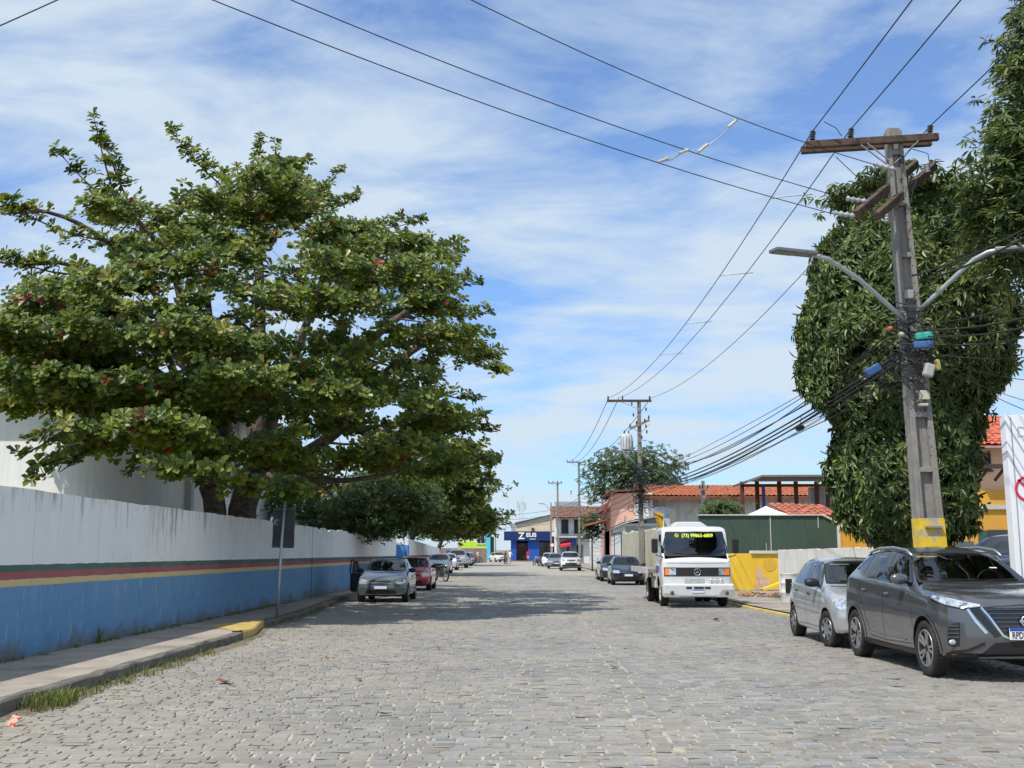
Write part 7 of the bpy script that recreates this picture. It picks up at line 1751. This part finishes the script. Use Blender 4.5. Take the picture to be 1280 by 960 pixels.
# crossarms at the top (front and back timber)
aL, aR = P(1007, 182, 19.45) - PB, P(1172, 172, 19.45) - PB
for dy, dz in ((-.03, 0), (.32, .03)):
    mb = MB(); mb.bar(aL + Vector((0, dy, dz)), aR + Vector((0, dy, dz)), .11, .135); mb.build('crossarm', WOOD, t_, bevel=.012)
b0, b1 = P(1070, 268, 18.55) - PB, P(1145, 205, 20.75) - PB
mb = MB(); mb.bar(b0, b1, .12, .14); mb.build('crossarm', WOOD, t_, bevel=.012)
mb = MB(); off = Vector((.42, .18, .02)); mb.bar(b0 + off, b1 + off, .12, .14); mb.build('crossarm', WOOD, t_, bevel=.012)
mb = MB()
for a, b_ in (((1076, 181), (1112, 208)), ((1148, 176), (1118, 204)), ((1104, 262), (1120, 245)), ((1084, 179), (1112, 201))): mb.bar(P(*a, 19.36) - PB, P(*b_, 19.42) - PB, .035, .012)
mb.build('brace', STEEL, t_)
blk = M('insulator_dark', (.03, .022, .022), rough=.3, coat=.5); por = M('insulator_grey', (.40, .41, .42), rough=.3, coat=.5)
TOPI = [(1015, 175), (1063, 172), (1162, 168)]
mb = MB()
for u, v in TOPI: insul(mb, P(u, v, 19.42) - PB, (.15, 0, 1), .18, .062)
insul(mb, P(1128, 204, 19.4) - PB, (0, 0, 1), .15, .05); mb.build('insulator', blk, t_)
mb = MB()
for (u, v), (u2, v2), Y in (((1092, 205), (1120, 212), 19.2), ((1058, 248), (1084, 252), 18.9), ((1042, 266), (1070, 270), 18.6)):
    a = P(u, v, Y) - PB; b_ = P(u2, v2, Y) - PB; insul(mb, a, b_ - a, (b_ - a).length, .055, ribs=4)
insul(mb, P(1108, 278, 19.3) - PB, (.2, 0, 1), .22, .06); insul(mb, P(1160, 215, 19.5) - PB, (-.1, 0, 1), .18, .055); insul(mb, P(1167, 228, 19.5) - PB, (.3, 0, 1), .16, .04)
mb.build('insulator', por, t_)
# street lights on the pole
LG = M('lamp_arm', (.36, .40, .40), rough=.4, metal=.4)
def lamp_arm(pts, head, nm='lamp_arm'):
    a = MB(); a.tube([P(*p) - PB for p in pts], [.042] * len(pts), 10); o = a.build(nm, LG, t_)
    h0, h1 = [P(*p) - PB for p in head]; m = MB(); m.bar(h0, h1, .26, .06); m.bar(h0.lerp(h1, .5) + Vector((0, 0, -.035)), h1.lerp(h0, .02) + Vector((0, 0, -.035)), .2, .02)
    m.build('lamp_head', M('lamp_head', (.20, .20, .20), rough=.45, metal=.4), o, bevel=.015)
lamp_arm([(1134, 404, 19.3), (1110, 381, 19.1), (1075, 350, 18.9), (1050, 333, 18.8), (1035, 324, 18.7), (1015, 318, 18.6)], [(1018, 318, 18.6), (966, 312.5, 18.3)])
lamp_arm([(1147, 390, 19.4), (1170, 368, 19.2), (1198, 342, 19.0), (1218, 324, 18.8), (1235, 315, 18.7), (1262, 310, 18.5)], [(1245, 313, 18.65), (1300, 309, 18.3)])
# cable clutter strapped to the pole
coil = MB(); r = np.random.default_rng(5); ZC = [P(1135, v, 19.4).z - PB.z for v in (395, 480)]
for k in range(34):
    z = r.uniform(ZC[1], ZC[0]); c = pp_(z) + Vector((r.normal(-.12, .24), -.26 - abs(r.normal(0, .09)), r.normal(0, .03))); rad = r.uniform(.05, .20); tl = r.uniform(-.8, .8); m = 11
    pts = [c + Vector((rad * math.cos(2 * PI * j / m), .05 * math.sin(j * 1.3 + k), rad * r.uniform(.7, 1.1) * math.sin(2 * PI * j / m))) for j in range(m + (k % 3) - 2)]
    coil.tube(pts, .009, 5, cap=False)
for k in range(26):
    z = r.uniform(ZC[1], ZC[0] + .3); c = pp_(z); a = c + Vector((r.uniform(-.55, -.1), -.25, r.uniform(-.25, .2))); b_ = c + Vector((r.uniform(.1, .6), -.25, r.uniform(-.2, .25)))
    coil.tube([a, a.lerp(b_, .5) + Vector((0, -.05, -r.uniform(.03, .25))), b_], .010, 5, cap=False)
coil.build('cable_tangle', WIRE, t_)
for (u, v, w, h, c_, nm, a) in ((1155, 420, .30, .13, (.05, .38, .30), 'joint_closure', .1), (1154, 431, .34, .13, (.06, .13, .30), 'joint_closure', .05), (1091, 463, .30, .15, (.03, .08, .22), 'joint_closure', .5), (1112, 411, .10, .07, (.40, .12, .03), 'tag_loop', .3), (1126, 418, .06, .08, (.45, .55, .30), 'tag_loop', .6), (1161, 463, .17, .24, (.36, .34, .33), 'street_light_relay', -.3), (1172, 456, .07, .20, (.5, .40, .12), 'tag_loop', .1)):
    m_ = M('clutter_%.2f' % sum(c_), c_, rough=.5, var=.15); mb = MB(); mb.box((0, 0, 0), (w, .15, h), rot=Matrix.Rotation(-a, 3, 'Y')); o = mb.build(nm, m_, t_, bevel=.035, seg=3); o.location = P(u, v, 19.15) - PB

# ---- the farther poles
def far_pole(label, u, Y, vtop, w=.26, arm=None, z0=None, lamp=None, trans=False, mass=False):
    x = X(u, Y); H = P(u, vtop, Y).z - gz(Y); t_ = thing('utility_pole', label, 'utility pole', (x, Y, gz(Y)))
    mb = MB(); mb.box((0, 0, H / 2), (w, w * .8, H), taper=.62); mb.build('shaft', CONC, t_, bevel=.01)
    if arm:
        for (va, half, dx, tilt) in arm:
            za = P(u, va, Y).z - gz(Y); c = MB(); c.bar((-half + dx, -.16, za - tilt), (half + dx, -.16, za + tilt), .11, .13); c.build('crossarm', WOOD if half > 1 else CONC, t_)
            ins = MB()
            for k in (-.95, -.3, .92): insul(ins, (k * half + dx, -.16, za + .07 + tilt * k), L=.2, r=.06)
            ins.build('insulator', blk, t_)
            br_ = MB(); br_.bar((-.55 + dx, -.2, za), (0, -.16, za - .5), .03, .03); br_.bar((.55 + dx, -.2, za), (0, -.16, za - .5), .03, .03); br_.build('brace', STEEL, t_)
    if lamp:
        for (du, dv, side) in lamp:
            z_ = P(u, dv, Y).z - gz(Y); l_ = MB(); l_.tube([(0, -.1, z_ - .9), (side * du * .5, -.3, z_ - .25), (side * du * .8, -.4, z_)], .04, 6); o = l_.build('lamp_arm', LG, t_); hd = MB(); hd.bar((side * du * .75, -.4, z_), (side * (du * .8 + .7), -.5, z_ + .05), .22, .08); hd.build('lamp_head', M('lamp_head'), o)
    if trans:
        z_ = P(u, 553, Y).z; mb = MB(); mb.lathe([(.0001, -.42), (.30, -.42), (.31, -.38), (.31, .36), (.26, .44), (.0001, .46)], (-.72, -.1, z_), n=18)
        for k in range(14): a = 2 * PI * k / 14; mb.box((-.72 + .33 * math.cos(a), -.1 + .33 * math.sin(a), z_ - .02), (.06, .015, .6), rz=a)
        tr = mb.build('transformer', M('transformer_grey', (.52, .52, .52), rough=.5, var=.08), t_); mb = MB()
        for k in (-.12, .12): insul(mb, (-.72 + k, -.1, z_ + .44), L=.22, r=.045)
        mb.build('insulator', blk, tr); mb = MB(); mb.bar((-.9, .1, z_ - .45), (.1, .1, z_ - .45), .08, .06); mb.build('bracket', STEEL, t_)
        mb = MB()
        for k in range(10): zz = P(u, 505 + k * 7, Y).z; mb.ell((r.normal(.15, .28), -.2, zz), (.05, .05, .11), 8, 6)
        mb.build('switchgear', M('switch_dark', (.08, .08, .08), rough=.6), t_)
    if mass:
        mb = MB(); za, zb = P(u, 640, Y).z, P(u, 585, Y).z
        for k in range(60):
            z = r.uniform(za, zb); c = Vector((r.normal(0, .2), -.2 - abs(r.normal(0, .1)), z)); rad = r.uniform(.1, .32); pts = [c + Vector((rad * math.cos(.63 * j), .05 * math.sin(j), rad * math.sin(.63 * j))) for j in range(9)]; mb.tube(pts, .018, 4, cap=False)
        mb.build('cable_tangle', WIRE, t_)
    return t_
far_pole('second utility pole with transformer, rising in front of the pink house', 802, 60, 500, .30, arm=[(501.5, 1.22, -.55, .0), (531, .55, 0, .25)], trans=True, mass=True, lamp=[(1.3, 566, -1)])
far_pole('third pole with lamp arm and small crossarm beyond the block wall', 724.5, 108, 577, .26, arm=[(578, .9, -.3, 0)], lamp=[(1.2, 580, 1)], mass=False)
far_pole('fourth pole with street lamp just right of the blue shop sign', 697.5, 128, 601, .30, arm=[(604, .8, -.3, 0)])
far_pole('leaning dark pole with a lamp near the two storey shop', 689, 150, 628, .28, lamp=[(1.2, 630, -1)])
far_pole('short grey pole rising behind the tow truck with a hooked top', 881, 66, 601, .30, arm=[(612, .25, 0, 0)])
far_pole('thin far pole beside the lime green house', 619.5, 175, 661, .22, arm=[(663, .5, 0, 0)])
# round no parking sign far off
t_ = thing('round_road_sign', 'small round red rimmed road sign beside the blue shop window', 'sign', (X(690, 140), 139, gz(139)))
MB().cyl((0, 0, 0), (0, 0, 2.2), .04).build('post', STEEL, t_); mb = MB(); mb.lathe([(.30, -.02), (.30, .02)], (0, -.06, 2.3), 'y', 20, caps=True); pl_ = mb.build('plate', M('sign_red', (.6, .06, .06), rough=.5), t_); mb = MB(); mb.lathe([(.21, -.01), (.21, .01)], (0, -.09, 2.3), 'y', 20, caps=True); mb.build('face', WHITEP, pl_)
# ---- white sign board at the right edge
Ys = 18.6; x0 = X(1256, Ys); ztop = P(1256, 519, Ys).z; sh = .10
t_ = thing('sign_board', 'tall white sign board with red no entry style ring, cut off by the right edge', 'sign board', (x0, Ys, .08))
xb_ = P(1268, 715, Ys).x + .04 - x0; xt_ = P(1256, 519, Ys).x - x0
MB().prism([(xb_, 0), (2.5, 0), (2.5, ztop - .06), (xt_, ztop - .08)], (0, 0, 0), (1, 0, 0), (0, 0, 1), -.22).build('panel', M('sign_white', (.80, .80, .81), rough=.4, var=.03), t_, bevel=.006)
MB().prism([(xb_ + .08, .1), (xb_ + .10, .1), (xt_ + .10, ztop - .12), (xt_ + .08, ztop - .12)], (0, -.004, 0), (1, 0, 0), (0, 0, 1), .002).build('edge_line', M('edge_grey', (.35, .36, .37), rough=.5), t_)
text('DR', .26, M('sign_lettering', (.55, .56, .57), rough=.4), (P(1283, 540, Ys).x - x0, -.004, P(1283, 540, Ys).z - .08), FACE_CAM, t_, 'letters')
c_ = P(1284.5, 611, Ys); rg = MB(); R_ = (1284.5 - 1268.5) / FPX * Ys; rg.lathe([(R_, -.004), (R_, -.012), (R_ - .042, -.012), (R_ - .042, -.004)], (0, 0, 0), 'y', 40); rg.bar((-R_ * .7, -.009, R_ * .7), (R_ * .7, -.009, -R_ * .7), .04, .006, up=(0, 1, 0))
o = rg.build('ring', M('ring_red', (.72, .03, .08), rough=.4), t_); o.location = (c_.x - x0, 0, c_.z - .08)

# ---- cables
def cable(name, label, a, b_, sag, r_=.010, group=None, n=20, cat='cable', extra=None):
    a, b_ = Vector(a), Vector(b_); pts = []
    for k in range(n + 1):
        f = k / n; p = a.lerp(b_, f); p.z -= sag * 4 * f * (1 - f); pts.append(p)
    mb = MB(); mb.tube(pts, r_, 5)
    if extra: extra(mb, pts)
    o = mb.build(name, WIRE); tag(o, label, cat, group); return o
HV = 'high voltage lines along the street'
far_arm = [Vector((X(u, 60), 59.84, P(802, 500, 60).z + .1)) for u in (763, 776, 817)]
near_arm = [P(u, v - 10, 19.42) for u, v in TOPI]
sidew = ('left', 'middle', 'right')
for k in range(3):
    a = near_arm[k]; cable('power_line', 'overhead line running toward the camera from the %s insulator of the near crossarm' % sidew[k], a, a + Vector((.25, -34, .2)), .35, .0105, HV)
    cable('power_line', 'overhead line from the %s insulator of the near crossarm to the second pole' % sidew[k], a, far_arm[k], .9, .0105, HV)
    cable('power_line', 'overhead line from the %s insulator of the second pole on down the street' % sidew[k], far_arm[k], (X(724.5, 108) - 1 + k * .7, 107.8, P(724, 578, 108).z + .1), .8, .018, HV)
LFT = []
for (u0, v0, u1, v1, Y1, Ym, lab) in ((267, 0, 1044, 268, 18.6, 12.3, 'lowest of the three lines slanting to the upper left'), (365, 0, 1062, 249, 18.9, 12.7, 'middle of the three lines slanting to the upper left'), (590, 0, 1094, 206, 19.2, 13.6, 'highest of the three lines slanting to the upper left')):
    A_ = P(u1, v1, Y1); M_ = P(u0, v0, Ym) + Vector((0, 0, .39)); E_ = A_ + (M_ - A_) * 1.6; LFT.append((A_, E_)); cable('power_line', lab, A_, E_, .42, .0078, 'lines slanting to the upper left', 26)
cable('power_line', 'short bit of line across the upper left corner', P(-300, 155, 14), P(260, -90, 14), .1, .010)
def on(k, u):
    A_, E_ = LFT[k]; best = min((abs((lambda p: 640 + FPX * (ROT.transposed() @ (p - Vector((0, 0, CAMH)))).x / -(ROT.transposed() @ (p - Vector((0, 0, CAMH)))).z)(A_.lerp(E_, f) - Vector((0, 0, .42 * 4 * f * (1 - f)))) - u), f) for f in np.linspace(0, 1, 400))
    f = best[1]; return A_.lerp(E_, f) - Vector((0, 0, .42 * 4 * f * (1 - f)))
for (a, b_, lab) in ((on(0, 822), on(1, 858), 'left spacer rod with porcelain ends between the slanting lines'), (on(1, 871), on(2, 924), 'right spacer rod with porcelain ends between the slanting lines')):
    t_ = thing('line_spacer', lab, 'line spacer', tuple(a)); d = b_ - a; mb = MB(); mb.tube([(0, 0, 0), d * .5 + Vector((0, 0, -.05)), d], .010, 5); mb.build('rod', STEEL, t_); mb = MB(); insul(mb, d * .05, d, .22, .03); insul(mb, d * .75, d, .22, .03); mb.build('insulator', M('porcelain_cream', (.62, .55, .42), rough=.4), t_)
# spacers on the lines toward the second pole
def online(a, b_, s_, f): p = a.lerp(b_, f); p.z -= s_ * 4 * f * (1 - f); return p
for i, f in enumerate((.08, .22, .36, .50)):
    p0, p1 = online(near_arm[0], far_arm[0], .9, f), online(near_arm[1], far_arm[1], .9, f)
    o = MB(); o.tube([p0, p0.lerp(p1, .5) + Vector((0, 0, .03)), p1 + Vector((.2, 0, .05))], .014, 6); tag(o.build('line_spacer', M('spacer_white', (.6, .58, .54), rough=.4)), ('first', 'second', 'third', 'fourth')[i] + ' pale spacer bar on the lines between the near pole and the second pole', 'line spacer', None)
# low bundle toward the second pole
LB = 'thin telephone cables between the near pole and the second pole'; r = np.random.default_rng(9)
p2 = Vector((X(802, 60), 59.8, 0))
for k in range(9):
    a = P(1133 + r.uniform(-8, 6), 405 + k * 9, 19.3); b_ = Vector((p2.x + r.uniform(-.2, .3), 59.8, P(802, 588 + k * 4 + r.uniform(-3, 3), 60).z))
    cable('telephone_cable', 'thin black telephone cable in the loose bundle sagging from near pole to second pole', a, b_, r.uniform(.15, .75), r.uniform(.007, .012), LB)
a = P(1128, 440, 19.3); b_ = Vector((p2.x, 59.8, P(802, 607, 60).z))
for k in range(3):
    cable('thick_cable', ('upper', 'middle', 'lower')[k] + ' thick black cable of the heavy bundle between the near pole and the second pole', a + Vector((0, 0, -.07 * k)), b_ + Vector((0, 0, -.1 * k)), .50 + .04 * k, .022)
cable('thick_cable', 'single black cable strung above the heavy bundle toward the second pole', P(1130, 400, 19.3), Vector((p2.x, 59.8, P(802, 570, 60).z)), 1.3, .014)
o = MB(); q = P(1000, 535, 27.5); o.ell(q, (.10, .30, .08), 12, 8); o.cyl(q + Vector((0, 0, .05)), q + Vector((.05, 0, .35)), .008, 5); tag(o.build('splice_case', DARK), 'black splice case hanging from the cable bundle against the sky', 'splice case')
# low voltage lines and drops to the right of the near pole
RT = [((1140, 345), (1290, 262), 17.5, .016), ((1150, 352), (1290, 272), 17.2, .020), ((1152, 405), (1300, 352), 16.5, .012), ((1152, 412), (1300, 372), 16.5, .018), ((1152, 420), (1300, 384), 16.0, .014), ((1152, 430), (1300, 398), 16.5, .010), ((1155, 440), (1300, 425), 16.5, .009), ((1158, 445), (1300, 462), 22, .008), ((1160, 450), (1300, 506), 24, .008), ((1160, 452), (1300, 492), 24, .007)]
for k, ((u0, v0), (u1, v1), Y, rr_) in enumerate(RT):
    a = P(u0, v0, 19.3); b_ = P(u1, v1, Y); e = a + (b_ - a) * 1.8; cable('service_cable', 'black service cable leaving the near pole to the right edge, one of several', a, e, .25, rr_, 'service cables running right from the near pole')
# jumpers on the near pole
J_ = [((1030, 152), (1045, 160), (1052, 170)), ((1045, 196), (1070, 220), (1095, 222)), ((1140, 186), (1160, 192), (1163, 212)), ((1120, 262), (1132, 240), (1138, 222)), ((1094, 208), (1100, 228), (1112, 222)), ((1136, 265), (1142, 235), (1150, 215)), ((1100, 250), (1090, 240), (1084, 252))]
mb = MB()
for tr_ in J_: mb.tube([P(u, v, 19.25) for u, v in tr_], .008, 5, cap=False)
o = mb.build('jumper_wires', WIRE); o['label'] = 'short'; del o['label']; ref_ = [q for q in bpy.data.objects if q.get('label', '').startswith('leaning concrete utility pole')][0]; o.parent = ref_; o.location = -PB
# lines crossing the gap over the end of the street
for k, v in enumerate((640, 646, 652, 656)):
    Yk = 152; cable('crossing_cable', 'thin cable crossing the sky over the end of the street, one of several', P(560, v + 3, Yk), P(700, v - 4, Yk), .5, .022, 'cables crossing over the end of the street')
for k in range(5):
    cable('street_cable', 'dark cable running between the far poles on the right, one of several', Vector((X(802, 60) - .1 + .05 * k, 60, P(802, 600 + 6 * k, 60).z)), Vector((X(724, 108), 108, P(724, 622 + 4 * k, 108).z)), .5 + .1 * k, .018, 'cables between the far poles')
    cable('street_cable', 'dark cable running on from the third pole to the fourth, one of several', Vector((X(724, 108), 108, P(724, 622 + 4 * k, 108).z)), Vector((X(697, 128), 128, P(697, 632 + 4 * k, 128).z)), .3, .022, 'cables between the far poles')
